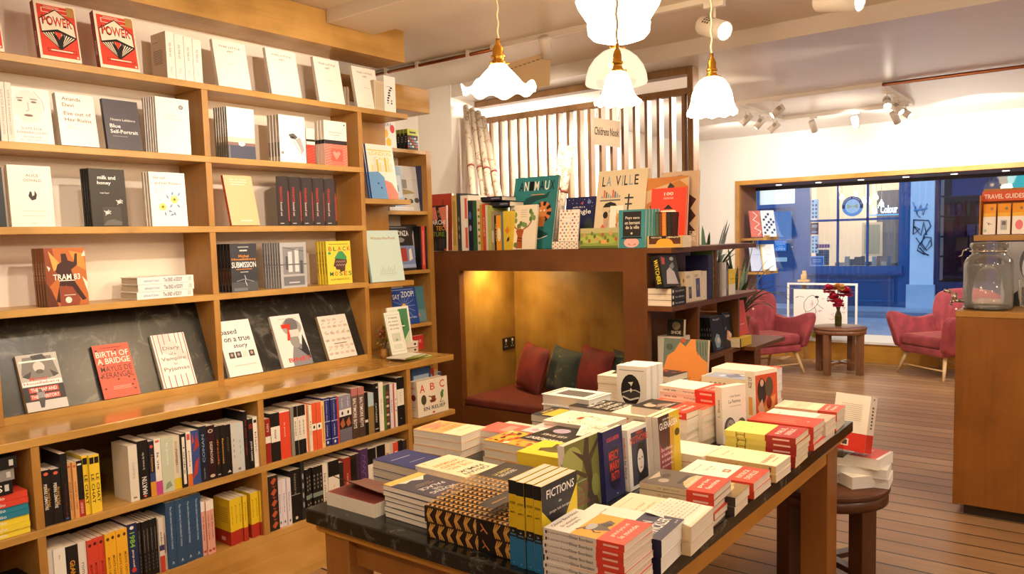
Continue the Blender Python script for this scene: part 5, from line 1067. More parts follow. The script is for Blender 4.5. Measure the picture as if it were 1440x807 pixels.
subm = [('r', 0, 0, 1, 1, '#3a3c42'), ('r', .3, .92, .7, .935, '#cfcfcf'), ('r', .36, .84, .64, .87, '#cfcfcf'), ('t', 'Michel', .5, .74, .38, .055, '#e8962e'), ('t', 'Houellebecq', .5, .67, .9, .06, '#e8962e'), ('t', 'SUBMISSION', .5, .56, .92, .12, '#f4f4f2'), ('r', .2, .46, .8, .475, '#d88a3a'), ('r', .35, .4, .65, .415, '#cfcfcf'), ('r', 0, 0, 1, .2, '#55575c'), ('l', [(.5, .34), (.55, .26), (.52, .22), (.58, .12)], .015, '#ffffff'), ('l', [(.2, .22), (.5, .26), (.85, .2)], .03, '#8a8c90'), ('r', .1, .02, .6, .08, '#77797d')]
face(Spec('paperback', '', .1, .2, .02, '#3a3c42', '#17110e', F=subm, S=[tv('SUBMISSION', '#b5702a', .36, .5, .32), tv('Houellebecq', '#8a6a50', .3, .4, .72)]), S4, 326.3, 363.4, 409.7, 343, 0, .021, 5, label='dark storm-cloud paperback titled submission, fourth shelf', group='storm-cloud paperbacks')
gre = [('r', 0, 0, 1, 1, '#b5b5b8'), ('r', .1, .3, .9, .9, '#8a8c92'), ('r', .3, .35, .45, .8, '#d9d9dc'), ('r', .55, .35, .7, .85, '#d9d9dc'), ('r', 0, .5, 1, .53, '#6f7076'), ('r', .1, .05, .9, .25, '#77797f'), ('r', .2, .4, .28, .7, '#55575c'), ('r', .75, .3, .85, .6, '#55575c'), ('l', [(.1, .9), (.9, .8)], .02, '#55575c'), ('r', .3, .1, .7, .13, '#c9c9cc')]
face(Spec('paperback', '', .1, .2, .02, '#b5b5b8', '#8f8f93', F=gre, S=[tv('......', '#5c5c60', .5, .3)]), S4, 396, 432.7, 405, 341.5, 0, .016, 7, label='grey photographic street-scene paperback, fourth shelf', group='grey photographic paperbacks')
bm = [('r', 0, 0, 1, 1, '#f0d84a'), ('r', .1, .92, .9, .935, '#8a7a20')] + [('t', c, .16 + .19 * k, .82, .13, .1, col) for k, (c, col) in enumerate(zip('BLACK', ['#c04a30', '#2f6a48', '#c04a30', '#2f6a48', '#c04a30']))] + [('t', c, .16 + .19 * k, .24, .14, .1, col) for k, (c, col) in enumerate(zip('MOSES', ['#2f6a48', '#c04a30', '#2f6a48', '#c04a30', '#2f6a48']))]
bm += [('p', [(.35, .62), (.3, .5), (.25, .42), (.33, .4), (.36, .34), (.5, .33), (.52, .28), (.72, .3), (.74, .42), (.82, .5), (.8, .6)], '#5a3a34'), ('p', [(.3, .6), (.5, .76), (.66, .76), (.82, .62), (.8, .56)], '#3f9a62'), ('e', .12, .72, .06, .035, '#3f9a62'), ('t', 'ALAIN MABANCKOU', .5, .11, .8, .045, '#8a7a20')] + [('l', [(.36 + .1 * k, .42), (.41 + .1 * k, .46), (.46 + .1 * k, .42)], .02, '#b59a8a') for k in range(4)] + [('l', [(.36 + .1 * k, .5), (.41 + .1 * k, .54), (.46 + .1 * k, .5)], .02, '#b59a8a') for k in range(4)]
face(Spec('paperback', '', .1, .2, .02, '#f0d84a', '#d9bf3a', F=bm, S=[tv('BLACK MOSES', '#5a3a20', .5, .45)]), S4, 461.9, 495.8, 399, 339.5, 2, .018, 4, label='yellow paperback with a green-capped head silhouette, fourth shelf', group='yellow silhouette paperbacks')
# the six books displayed on the slate
LIP = .8745
def slate(sp, xl, xr, yb, yt, t, label): face(sp, LIP - t * .4 + .002, xl, xr, yb, yt, 22, t, 1, XB - .004, label)
mp_ = [('r', 0, 0, 1, 1, '#b8b2a8'), ('p', [(.15, .95), (.85, .95), (.95, .6), (.7, .55), (.25, .55), (.05, .65)], '#77716a'), ('p', [(.35, .97), (.65, .99), (.75, .88), (.4, .87)], '#3a3634'), ('e', .5, .76, .14, .1, '#c9c2b8'), ('e', .5, .68, .1, .04, '#55504a'), ('r', .05, .86, .95, .89, '#efebe4'), ('p', [(.05, .62), (.3, .7), (.22, .56)], '#3a3634'), ('p', [(.75, .7), (.95, .6), (.8, .56)], '#3a3634'), ('t', 'Michel', .42, .56, .42, .06, '#c9402f'), ('r', .02, .44, .98, .52, '#f4efe8'), ('t', 'Houellebecq', .48, .48, .86, .06, '#d8533f'), ('r', .0, .17, 1, .43, '#1e1b1a'), ('r', .14, .32, .86, .41, '#c9402f'), ('t', 'THE MAP AND', .5, .365, .64, .06, '#f4efe8'), ('r', .14, .2, .86, .29, '#c9402f'), ('t', 'THE TERRITORY', .5, .245, .68, .06, '#f4efe8'), ('r', 0, 0, 1, .17, '#c9c4be'), ('p', [(.34, .33), (.46, .33), (.48, .2), (.42, .05), (.33, .05), (.32, .2)], '#3a3a3e'), ('e', .4, .35, .05, .03, '#55504a'), ('p', [(.3, .32), (.5, .32), (.48, .22), (.33, .22)], '#8a8a8c')]
slate(Spec('paperback', '', .1, .2, .03, '#b8b2a8', '#a8804a', F=mp_), 39.5, 97.6, 579, 505, .03, 'black and red map-title paperback propped on the slate nearest the camera')
rdb = ['BIRTH OF', 'A BRIDGE']
br_ = [('r', 0, 0, 1, 1, '#e8553c'), ('r', .2, .93, .8, .945, '#7a2a1a'), ('t', 'BIRTH OF', .5, .82, .9, .11, '#f6dccb'), ('t', 'A BRIDGE', .5, .69, .9, .11, '#f6dccb'), ('t', 'MAYLIS DE', .52, .54, .86, .1, '#2a1e1c'), ('t', 'KERANGAL', .52, .42, .88, .11, '#2a1e1c')] + [('e', u, v, .035, .017, '#3a221c') for u, v in ((.08, .9), (.6, .88), (.2, .62), (.8, .35), (.92, .28), (.5, .33), (.85, .2), (.1, .18), (.9, .12), (.06, .4))] + [('r', .3, .2 - .025 * k, .8, .208 - .025 * k, '#f0a590') for k in range(3)]
slate(Spec('paperback', '', .1, .2, .03, '#e8553c', '#3a221c', F=br_), 147.2, 198.4, 559.5, 490.5, .028, 'coral-orange paperback titled birth of a bridge, propped on the slate')
pj = [('r', 0, 0, 1, 1, '#e6e2dc'), ('p', [(.1, 1), (.45, 1), (.95, .55), (.95, .45), (.4, .6), (.1, .7)], '#d5d0ca')] + [('r', u - .012, 0, u + .012, .22 if 0 < i < 5 else 1, '#c24a3a') for i, u in enumerate((.06, .22, .4, .58, .74, .95))] + [('r', u - .01, v, u + .01, 1, '#c24a3a') for u, v in ((.2, .62), (.34, .8), (.52, .85), (.7, .8), (.82, .6))] + [('t', 'Diary', .5, .72, .5, .09, '#8f7d6c'), ('t', 'of a', .5, .62, .2, .05, '#8f7d6c'), ('t', 'Vampire', .5, .52, .74, .09, '#8f7d6c'), ('t', 'in', .52, .43, .1, .05, '#8f7d6c'), ('t', 'Pyjamas', .52, .33, .76, .09, '#8f7d6c')]
slate(Spec('paperback', '', .1, .2, .03, '#e6e2dc', '#c9b8a4', F=pj), 231, 278, 545, 474.5, .02, 'white paperback with red pyjama stripes propped on the slate')
bt = [('r', 0, 0, 1, 1, '#f2f0ed'), ('t', 'based', .3, .8, .48, .09, '#2a2826'), ('t', 'on a true', .5, .66, .78, .085, '#2a2826'), ('t', 'story', .55, .52, .42, .085, '#2a2826'), ('r', .14, .32, .3, .43, '#4a4642'), ('r', .34, .32, .5, .43, '#4a4642'), ('r', .54, .32, .68, .43, '#e4e1dc'), ('r', .74, .32, .9, .43, '#4a4642'), ('e', .22, .38, .04, .03, '#b8a090'), ('e', .42, .38, .04, .03, '#b8a090'), ('e', .82, .38, .04, .03, '#b8a090'), ('r', .2, .17, .88, .19, '#dcd5cc')]
slate(Spec('paperback', '', .1, .2, .03, '#f2f0ed', '#e4dccf', F=bt), 323.8, 370.5, 527.5, 457, .035, 'white paperback with three tiny portrait photos propped on the slate')
sv = [('r', 0, 0, 1, 1, '#efece8'), ('e', .62, .75, .33, .17, '#a8a5a2'), ('e', .62, .8, .22, .14, '#77747a'), ('p', [(.35, .12), (.5, .38), (.75, .42), (1, .25), (1, 0), (.35, 0)], '#8a8a92'), ('e', .6, .5, .16, .16, '#9a9894'), ('p', [(.62, .35), (.75, .3), (.9, .6), (.98, .3), (.98, .1)], '#2c2c30'), ('p', [(.28, .82), (.6, .82), (.45, .5), (.36, .5), (.47, .74), (.28, .74)], '#d83a26'), ('r', .5, .56, .82, .7, '#d9d6d2'), ('r', .25, .92, .85, .93, '#b5aea6'), ('t', 'BINET', .6, .12, .75, .08, '#d83a26')]
slate(Spec('paperback', '', .1, .2, .03, '#efece8', '#e4d9cd', F=sv, S=[tv('7th', '#d83a26', .2, .5, .7)]), 399.6, 441, 514, 449.5, .04, 'white paperback with large red numeral seven over a man\'s profile')
pt = [('r', 0, 0, 1, 1, '#ece5db')] + [('e', .12 + .19 * (k % 5) + .05 * ((k // 5) % 2), .12 + .155 * (k // 5), .075, .03, ['#d2c2b0', '#c9b8a8', '#dccbb8'][k % 3]) for k in range(28)] + [('l', [(.06 + .22 * (k % 4), .2 + .2 * (k // 4)), (.16 + .22 * (k % 4), .24 + .2 * (k // 4))], .014, '#a8968a') for k in range(16)] + [('r', .3, .33, .75, .35, '#8f7d6c')]
slate(Spec('paperback', '', .1, .2, .03, '#ece5db', '#a8926a', F=pt), 463.5, 502.8, 503, 448, .025, 'cream paperback with faint all-over line drawings propped on the slate')
# ---- projecting end shelves and the corner unit
lon = [('r', 0, 0, 1, 1, '#f3efe4'), ('p', [(0, .48), (.35, .5), (.55, .4), (.6, 0), (0, 0)], '#6fa2d8'), ('p', [(.55, .35), (.8, .3), (1, .1), (1, 0), (.6, 0)], '#e88a78'), ('r', .05, .88, .95, .9, '#e8d060'), ('t', 'LONDON', .5, .83, .8, .07, '#e8cf5a'), ('t', 'CALLS', .55, .74, .55, .06, '#e8cf5a')] + [('r', .12 + .1 * k, .5, .19 + .1 * k, .62 + .05 * ((k * 3) % 4), ['#efdf8a', '#e4e0d4', '#d9c04a'][k % 3]) for k in range(8)] + [('e', .3, .28, .03, .02, '#2f4a8a'), ('e', .4, .2, .03, .02, '#2f4a8a')]
face(Spec('picture_book', '', .1, .2, .02, '#f3efe4', '#3a5a9a', F=lon), 1.7875, 523.5, 561, 276, 202, 8, .014, 2, XB - .02, label='large yellow and blue illustrated city picture book on end shelf', group='city picture books')
face(Spec('picture_book', '', .1, .2, .02, '#a8c6e2', '#3a5a9a', F=[('r', .1, .3, .9, .8, '#d5e2ee'), ('e', .4, .5, .2, .1, '#6a8ab8')]), 1.732, 556, 569, 287, 234, 6, .01, 1, X2 - .03, label='narrow pale blue picture book beside the grey magazine, corner shelf')
mag = [('r', 0, 0, 1, 1, '#c9c6c2'), ('r', .1, .5, .4, .7, '#8a8a80'), ('p', [(.1, .5), (.55, .45), (.7, .4), (.2, .36)], '#a08a5a'), ('e', .5, .22, .1, .05, '#4a4a4a'), ('e', .75, .24, .1, .06, '#55555a'), ('e', .3, .25, .06, .04, '#4a4a4a'), ('r', .6, .7, .85, .71, '#a5a29e')]
face(Spec('magazine', '', .1, .2, .02, '#c9c6c2', '#3a3d5c', F=mag), 1.732, 562, 596, 295, 233, 6, .02, 1, X2 - .07, label='large grey photographic magazine leaning in the corner shelf')
face(Spec('hardback', '', .1, .2, .02, '#3a3d5c', '#3a3d5c'), 1.732, 594, 598.5, 295, 233, 0, .2, 1, X2 - .05, label='navy hardback spine beside the grey magazine, corner shelf')
for k, (z, c) in enumerate(((1.744, '#d9dde4'), (1.756, '#eceae4'))): book(Spec('booklet', '', .16, .22, .011, c, c), (X2 - .012, 3.78, z), 180, -90, ('pale blue-grey', 'white')[k] + ' booklet lying flat on the corner shelf edge')
ph_ = [('r', 0, 0, 1, 1, '#f2f0ea'), ('t', 'PRESS', .5, .86, .7, .1, '#8a95a5'), ('t', 'HERE', .45, .7, .6, .1, '#8a95a5'), ('e', .78, .58, .15, .13, '#d8402f'), ('e', .35, .42, .15, .13, '#ecc02a'), ('e', .5, .16, .17, .14, '#ecc02a'), ('e', .1, .35, .12, .12, '#6fa0d8')]
face(Spec('picture_book', '', .1, .2, .01, '#f2f0ea', '#e0ddd4', F=ph_), 2.138, 536, 558, 205, 160, 3, .012, 1, X2 - .02, label='white picture book with coloured spots on top of the corner shelf')
lime = [('r', 0, 0, 1, 1, '#3a3a3a'), ('r', 0, .7, 1, 1, '#c9cf5a'), ('r', .2, .8, .8, .88, '#3a3a3a')] + [('e', .1 + .2 * (k % 5), .15 + .13 * (k // 5), .08, .05, ['#d85a48', '#6fa2d8', '#e8e0d0', '#8a5a3a'][k % 4]) for k in range(20)]
face(Spec('paperback', '', .1, .2, .01, '#3a3a3a', '#1e1c1a', F=lime, S=[('r', 0, .8, 1, 1, '#8f9a3a'), tv('...', '#b5b5a8', .3, .3)]), 2.138, 573.5, 588, 208.5, 181, 0, .03, 4, X2 - .012, label='small black and lime paperback on top of the corner shelf', group='black and lime paperbacks')
pooh = [('r', 0, 0, 1, 1, '#cfe6df'), ('t', 'Winnie-the-Pooh', .5, .85, .76, .055, '#b5865a'), ('l', [(.25, .15), (.8, .15)], .006, '#8aa5a5'), ('l', [(.3, .12), (.75, .12)], .004, '#a5bdba')] + [('l', [(.3 + .06 * k, .17), (.31 + .06 * k, .24 + .03 * ((k * 5) % 3))], .008, '#7f9c9c') for k in range(8)]
face(Spec('picture_book', '', .1, .2, .01, '#cfe6df', '#b5d0c8', F=pooh), 1.288, 523.5, 569.5, 392, 325, 9, .016, 1, XB - .01, label='mint green storybook propped on the projecting end shelf')
gz = [('r', 0, 0, 1, 1, '#2c2a2c'), ('t', 'LA GONZA', .45, .83, .8, .12, '#efece8'), ('r', .05, .95, .8, .965, '#8a888a'), ('r', .3, .1, 1, .55, '#7f92c2'), ('r', .38, .2, .68, .5, '#b5483f'), ('p', [(.75, .2), (.9, .25), (.88, .5), (.78, .45)], '#efe6d8'), ('r', .3, .05, 1, .13, '#a8b5dc'), ('e', .45, .68, .2, .06, '#8a888a')]
face(Spec('picture_book', '', .1, .2, .01, '#2c2a2c', '#7a2a24', F=gz), 1.336, 552, 586, 378.5, 318, 8, .012, 1, X2 - .02, label='black and blue comic album leaning in the corner shelf')
face(Spec('picture_book', '', .1, .2, .01, '#1e1c1c', '#1e1c1c', F=[('p', [(.25, .9), (.8, .85), (.75, .3), (.62, .2), (.55, .45), (.4, .6)], '#b5b0ac'), ('p', [(.35, .9), (.6, .75), (.7, .88)], '#2a2828')]), 1.336, 572, 591, 378, 316, 4, .012, 1, X2 - .06, label='black album with white torn shape, behind the blue comic album')
for k, (a, b, c, nt_) in enumerate(((591.5, 594, '#1c1a1a', 'first black'), (594, 599, '#c9453a', 'bright red'), (599, 602, '#1c1a1a', 'last black'))): face(Spec('hardback', '', .1, .2, .01, c, c, F=[('r', .35, .1, .65, .9, '#e0877c' if c != '#1c1a1a' else '#3a3636')]), 1.336, a, b, 378, 318, 0, .2, 1, X2 - .02, label='%s upright spine at the end of the corner shelf' % nt_)
zo = [('r', 0, 0, 1, 1, '#24479c'), ('t', 'SAY', .25, .77, .26, .13, '#f4f4f4'), ('t', 'ZOOP!', .68, .82, .48, .16, '#f4f4f4'), ('r', .1, .94, .9, .955, '#a8b8dc'), ('e', .5, .5, .08, .075, '#f0c84a'), ('t', 'Herve Tullet', .72, .18, .4, .05, '#cfd8ec')] + [('l', [(.5 + .1 * math.cos(a), .5 + .1 * math.sin(a)), (.5 + .42 * math.cos(a), .5 + .36 * math.sin(a))], .012, '#8fa8d8') for a in [k * PI / 7 for k in range(14)]]
face(Spec('picture_book', '', .1, .2, .01, '#24479c', '#1c3a80', F=zo), .973, 553, 590.5, 453, 407, 9, .012, 1, X2 - .012, label='bright blue picture book titled say zoop in the corner shelf')
face(Spec('notebook', '', .1, .2, .01, '#4a7f8c', '#3a6a78', F=[('r', .0, 0, 1, .35, '#6a8f9a'), ('e', .4, .2, .1, .05, '#d88a6a')] + [('r', .88, .04 + .08 * k, 1, .08 + .08 * k, '#e8e4dc') for k in range(12)] + [('r', .93, 0, 1, 1, '#20242c')]), .973, 580, 604, 453, 404, 6, .014, 1, X2 - .05, label='teal spiral-bound notebook behind the bright blue picture book')
# things on the ledge end
gc = [('r', 0, 0, 1, 1, '#f1efe6'), ('r', .1, .06, .92, .94, '#4f8a5c'), ('p', [(.1, .94), (.5, .94), (.3, .55), (.1, .6)], '#dfe6d2'), ('p', [(.92, .4), (.5, .06), (.92, .06)], '#cfdcc0'), ('e', .55, .55, .16, .14, '#3f7a4c'), ('r', .42, .5, .72, .53, '#e8ecdf')]
face(Spec('greeting_card', '', .1, .2, .01, '#f1efe6', F=gc), .885, 551, 581, 480, 433.5, 8, .01, 1, -3.42, label='green and white framed card standing behind the tall list card')
lc = [('r', 0, 0, 1, 1, '#f1eee6'), ('r', .08, .06, .92, .94, '#c9cfc0'), ('r', .1, .075, .9, .925, '#f1eee6')] + [('t', s_, .5, .86 - .085 * k, .62, .04, '#5f6c58') for k, s_ in enumerate(('THERE', 'IS NO', 'FRIEND', 'AS LOYAL'))] + [('r', .22, .3, .78, .5, '#d2d6c8'), ('r', .22, .12, .78, .24, '#dde0d4'), ('e', .5, .34, .08, .03, '#8fb08a')]
face(Spec('greeting_card', '', .1, .2, .01, '#f1eee6', '#8a9a5a', F=lc), .867, 551.5, 573, 494, 441, 14, .012, 1, -3.30, label='tall narrow white lettered card leaning on the green booklets')
for k in range(4): book(Spec('booklet', '', .13, .2, .006, '#e9e8dc', ['#93a34c', '#8a9a44', '#a0ad5c', '#8f9c50'][k], pages=PAGESW, S=[('r', .2, .1, .8, .5, '#b5c07a')]), (-3.2 - .01 * (k % 2), 3.36 - .02 * k, .8475 + .0065 * k), 172 + 7 * k, -90, 'thin green-spined booklet lying on the ledge end, %s from the bottom' % ORD[k + 1])
fv = thing('dried_flower_vase', 'dried russet and olive flowers in wooden pot on the ledge end', 'vase', (-3.40, 3.165, .84))
P2(MB().lathe([(0, 0), (.02, 0), (.026, .02), (.024, .05), (.018, .06), (0, .06)], HONEY_Z, 18, (-3.40, 3.165, .84)).build('pot'), fv)
rd = random.Random(5); m = MB(); mm = [plain(c, .8, name='dried_petal') for c in ('#b56a48', '#8a7a3a', '#6a5a2a', '#c98a68', '#5a4a28')]
for k in range(170):
    a, e = rd.uniform(0, 2 * PI), rd.uniform(-.6, 1.5); r_ = rd.uniform(.02, .06); c = Vector((-3.4 + r_ * math.cos(a) * math.cos(e), 3.165 + r_ * math.sin(a) * math.cos(e), .965 + r_ * 1.25 * math.sin(e))); u = Vector((rd.uniform(-1, 1), rd.uniform(-1, 1), rd.uniform(-1, 1))).normalized(); v = u.cross(Vector((.3, .5, .8))).normalized(); s = .011
    m.add([c - u * s, c - v * s * .7, c + u * s, c + v * s * .7], [(0, 1, 2, 3)], mm[0 if (c.z > .97 and k % 3) else 1 + k % 4])
for k in range(6): m.tube([(-3.4, 3.165, .895), (-3.4 + .02 * math.cos(k), 3.165 + .02 * math.sin(k), .95)], .002, mm[2], 5)
P2(m.build('flower_head'), fv)
for k, (c, w_) in enumerate((('#e8e2d6', .034), ('#d9cfc0', .03))): book(Spec('paperback', '', .12, .19, w_, c, c, S=[('r', .3, .1, .7, .2, '#3a3634'), ('r', .1, .02, .9, .04, '#c9453a')]), (-3.42, 3.47, .841 + w_ + .034 * (1 - k) * 1.0), 180, -90, 'cream paperback lying behind the cards, %s of two' % ('upper', 'lower')[k])
face(Spec('hardback', '', .1, .2, .01, '#b5302a', F=[('t', 'AB', .5, .6, .5, .2, '#e8a090')]), .841, 583, 597, 492, 473, 4, .02, 1, -3.46, label='small bright red hardback standing at the ledge end')
abc = [('r', 0, 0, 1, 1, '#ece1cd'), ('t', 'A', .17, .78, .16, .22, '#d8462f'), ('t', 'B', .5, .79, .15, .2, '#d8462f'), ('t', 'C', .82, .81, .16, .22, '#d8462f'), ('e', .2, .46, .085, .14, '#4a4a2c'), ('r', .19, .28, .21, .4, '#5a3a20'), ('p', [(.38, .42), (.62, .42), (.56, .34), (.42, .34)], '#7a3a22'), ('r', .45, .42, .58, .52, '#8a4a2a'), ('l', [(.45, .5), (.36, .54)], .02, '#5a3a20'), ('e', .8, .5, .05, .1, '#4f7a3a'), ('e', .83, .59, .04, .045, '#5c8a44'), ('l', [(.78, .42), (.74, .3)], .02, '#4f7a3a'), ('r', .7, .29, .86, .305, '#5a3a20'), ('t', 'EN RELIEF', .54, .2, .72, .1, '#2a2522'), ('e', .5, .06, .04, .03, '#d8462f')]
face(Spec('pop_up_book', '', .1, .2, .01, '#ece1cd', '#dfd0b8', F=abc, S=[('t', 'ABC', .5, .82, .6, .06, '#b5604a'), ('e', .5, .55, .3, .09, '#7a2a20'), ('r', .25, .28, .75, .3, '#b5a080'), ('r', .3, .2, .7, .215, '#b5a080')], hard=True), .504, 588.4, 631, 581, 538, 2, .06, 1, XC - .01, label='thick cream pop-up alphabet book on the shelf beside the nook')
for k, (c, s_) in enumerate((('#3a5a8c', '#20406a'), ('#c9402f', '#c9402f'), ('#d9c9ae', '#b5a68a'), ('#4a6a8c', '#3a4a5a'))): face(Spec('picture_book', '', .1, .2, .01, c, s_, F=[('r', .1, .7 + .05 * (k % 2), .9, .85, '#a8c0dc')]), .504, 580 + 4 * k, 607 + 5 * k, 570, 520 + 3 * k, 0, .016, 1, XC - .085 - .03 * k, label='%s picture book standing behind the pop-up alphabet book, %s back' % (('blue', 'red', 'tan', 'slate-blue')[k], ORD[k + 1]))
# ================================================================== low bookcase rows
XL = XC - .012
W_S, K_S = '#efe8da', '#1d1917'
def yx(px, py): return at(px, py, X=XL).y
def T(txt, c='#d9d2c6', L=.6, H=.42, v=.5): return [tv(txt, c, L, H, v)]
PA = "in the near bay's row under the ledge"
rA1 = [(16, .215, .14, K_S, [tv('PIERRE LEMAITRE', '#efe8da', .46, .34, .52, u=.36), tv('Au revoir la-haut', '#e0a030', .34, .26, .5, u=.7), ('e', .5, .93, .25, .03, '#d8604a')], 'thick black'), (16, .212, .14, K_S, [tv('PIERRE LEMAITRE', '#efe8da', .46, .34, .52, u=.36), tv('Au revoir la-haut', '#e0a030', .34, .26, .5, u=.7), ('e', .5, .93, .25, .03, '#d8604a')], 'equally thick black'),
       (12, .265, .17, K_S, [tv('les noirs et les rouges', '#7a2a22', .5, .3, .3), ('r', .3, .03, .7, .05, '#3a6ab8')], 'tall black'), (7.5, .222, .14, '#e0a868', [tv('ELOGE DU CHAT', '#8a4a22', .5, .4, .4), ('e', .5, .93, .3, .02, '#c05a3a')], 'slim peach'), (7.5, .222, .14, '#dda262', [tv('ELOGE DU CHAT', '#8a4a22', .5, .4, .4), ('e', .5, .93, .3, .02, '#c05a3a')], 'second slim peach'),
       (12, .222, .14, K_S, [('r', 0, .0, 1, .3, '#a83226'), tv('LEGENDE', '#e9c9b0', .2, .35, .15), ('r', .2, .92, .8, .95, '#e8e2d6')], 'black and red'), (10, .236, .14, '#ecc936', [tv('LE CHAT', '#1c1a16', .5, .55, .42), ('r', .1, .85, .9, .96, '#1c1a16')], 'yellow'), (10, .234, .14, '#ecc936', [tv('LE CHAT', '#1c1a16', .5, .55, .42), ('r', .1, .85, .9, .96, '#1c1a16')], 'next yellow'), (10, .232, .14, '#ecc936', [tv('LE CHAT', '#1c1a16', .5, .55, .42), ('r', .1, .85, .9, .96, '#1c1a16')], 'last yellow')]
row(.49, XL, yx(64.5, 740), rA1, PA, yx(146.5, 722), .004)
PA2 = 'past the gap in the near bay, ledge row'
W2 = '#e3dac8'
rA2 = [(38, .235, .14, W2, [tv('CONFITEOR', '#b0a290', .3, .25, .55), ('r', .3, .05, .7, .08, '#8a7a68')], 'thick cream'), (48, .245, .16, K_S, [tv('MARTIN', '#f0ece4', .3, .42, .22, 90), tv('le trone de fer', '#c9c2b8', .3, .2, .65, 90), ('e', .5, .04, .14, .02, '#d8604a')], 'thick black'), (24, .235, .14, '#26242e', [('r', 0, 0, 1, .26, '#d8963a'), ('r', 0, .26, 1, .42, '#3a4a7a'), ('e', .5, .9, .3, .03, '#d85a40'), tv('l homme', '#d9a24a', .3, .4, .6)], 'dark blue and orange'), (28, .24, .14, '#efe8dc', [('r', 0, 0, 1, .24, '#c0458a'), ('r', .2, .93, .8, .97, '#d85a40'), tv('la vie', '#4a4038', .3, .35, .6)], 'white and pink'),
       (54, .235, .15, '#c5ccb5', [tv('la petite', '#efeee4', .4, .16, .7), ('p', [(.2, .05), (.8, .1), (.6, .2), (.3, .16)], '#8a9a7a')], 'wide pale green'), (36, .232, .14, '#dfd2bb', [('r', 0, 0, 1, .2, '#e0c22a'), ('r', .35, .3, .65, .9, '#c5b59a'), tv('roman', '#6a5a48', .3, .3, .6)], 'cream and yellow'), (24, .236, .14, K_S, [('r', .2, .06, .75, .94, '#e5ddd0'), tv('l ordre', '#2a2420', .5, .3)], 'black-edged white'), (22, .24, .14, '#efe6d8', [('r', 0, 0, 1, .22, '#d8702a'), ('r', .15, .85, .85, .96, '#d85a40'), tv('poche', '#4a4038', .3, .35)], 'white and orange'),
       (40, .24, .15, '#3a4f8a', [('p', [(0, .1), (.6, .2), (.9, .5), (.4, .4)], '#b5382c'), ('p', [(.3, .6), (1, .7), (.7, .95)], '#a83a30'), ('p', [(.1, .75), (.4, .8), (.2, .95)], '#c9504a')], 'blue and red'), (36, .25, .16, '#20242e', [tv('CONAN', '#7f9ac2', .5, .35, .6, 90), tv('integrale', '#8a8a90', .2, .25, .15, 90)], 'dark slate'), (42, .245, .15, '#2f1216', [tv('DESPROGES', '#d9c9b8', .4, .3, .5), ('e', .5, .9, .3, .035, '#c9b5a0'), ('e', .5, .9, .18, .02, '#2f1216'), ('e', .5, .07, .3, .03, '#c9b5a0')], 'dark maroon'),
       (24, .235, .14, K_S, [tv('dracula', '#c96a2a', .5, .35), ('r', .2, .05, .8, .07, '#b5b0a5')], 'slim black'), (24, .235, .14, K_S, [tv('fantomas', '#d0a03a', .5, .35)], 'black gold-lettered'), (32, .232, .14, '#1a1614', [tv('noir', '#6a5f55', .3, .3, .6), ('p', [(.2, .05), (.5, .1), (.8, .05)], '#d9d2c6')], 'plain black'), (26, .23, .14, '#c9c9c4', [tv('....', '#8a8a86', .4, .2)], 'pale grey'), (42, .23, .14, '#c5c9c9', [('e', .3, .06, .2, .03, '#8a8078'), tv('...', '#a8aaa8', .3, .15)], 'wide pale grey'), (20, .275, .17, K_S, [tv('les yeux rouges', '#b5302a', .6, .4, .55)], 'tall black red-lettered'), (28, .235, .14, K_S, [tv('JOHN CARRE', '#f0ece4', .4, .4, .35), ('r', .2, .8, .8, .9, '#8a2a22')], 'black white-lettered'), (26, .24, .14, '#ece5d8', [('r', .2, .88, .8, .94, '#2a2420'), tv('blanc', '#6a5f55', .4, .35)], 'white end')]
row(.49, XL, yx(186, 703), rA2, PA2, yx(366, 657), .002)
PB_ = "in the near bay's bottom row"
rB = [(26, .24, .15, '#d9d2c6', [('r', 0, 0, 1, .55, K_S), tv('noirs', '#f0ece4', .25, .4, .3)], 'black and white'), (48, .24, .15, '#e9e4da', [tv('le', '#8a8078', .06, .14, .85)], 'wide white'), (52, .235, .16, '#1e1a18', [tv('GLANCE', '#e0a030', .4, .4, .55), tv('le pouvoir', '#b58a2a', .3, .18, .5)], 'wide black'), (36, .235, .15, '#e4dccf', [tv('roman', '#8a7a6a', .3, .3)], 'cream')]
rB += [(26, .235, .14, '#cf4632', [tv('MONTE CRISTO', '#7a1e14', .42, .42, .36), ('e', .5, .9, .26, .03, '#5c1a12')], s_) for s_ in ('first red', 'second red', 'third red')] + [(26, .238, .14, '#eab02c', [tv('MONTE CRISTO', '#7a4a10', .42, .42, .38), ('e', .5, .9, .26, .03, '#5c3a12')], s_) for s_ in ('first yellow', 'second yellow', 'third yellow', 'fourth yellow')]
rB += [(48, .245, .15, '#232c56', [tv('1984', '#8ac23a', .26, .5, .72), tv('george orwell', '#e8e4dc', .3, .26, .4), ('e', .5, .93, .2, .03, '#e8e4dc'), ('e', .5, .2, .24, .04, '#c93a2a')], 'wide navy')] + [(19, .24, .14, '#1a1716', [tv('millenium', '#8a8078', .4, .3, .65), tv('.....', '#6a6058', .3, .2, .25)], s_) for s_ in ('first slim black', 'second slim black', 'third slim black', 'fourth slim black', 'fifth slim black')]
rB += [(24, .235, .14, '#dcd2c6', [('r', 0, .0, 1, .3, '#c0402f'), tv('enfants', '#4a4038', .3, .4, .6), ('r', 0, .4, 1, .5, '#3a3a6a')], 'white and red'), (18, .235, .14, '#c9bfb2', [('e', .5, .5, .3, .2, '#8a6a60')], 'grey speckled')]
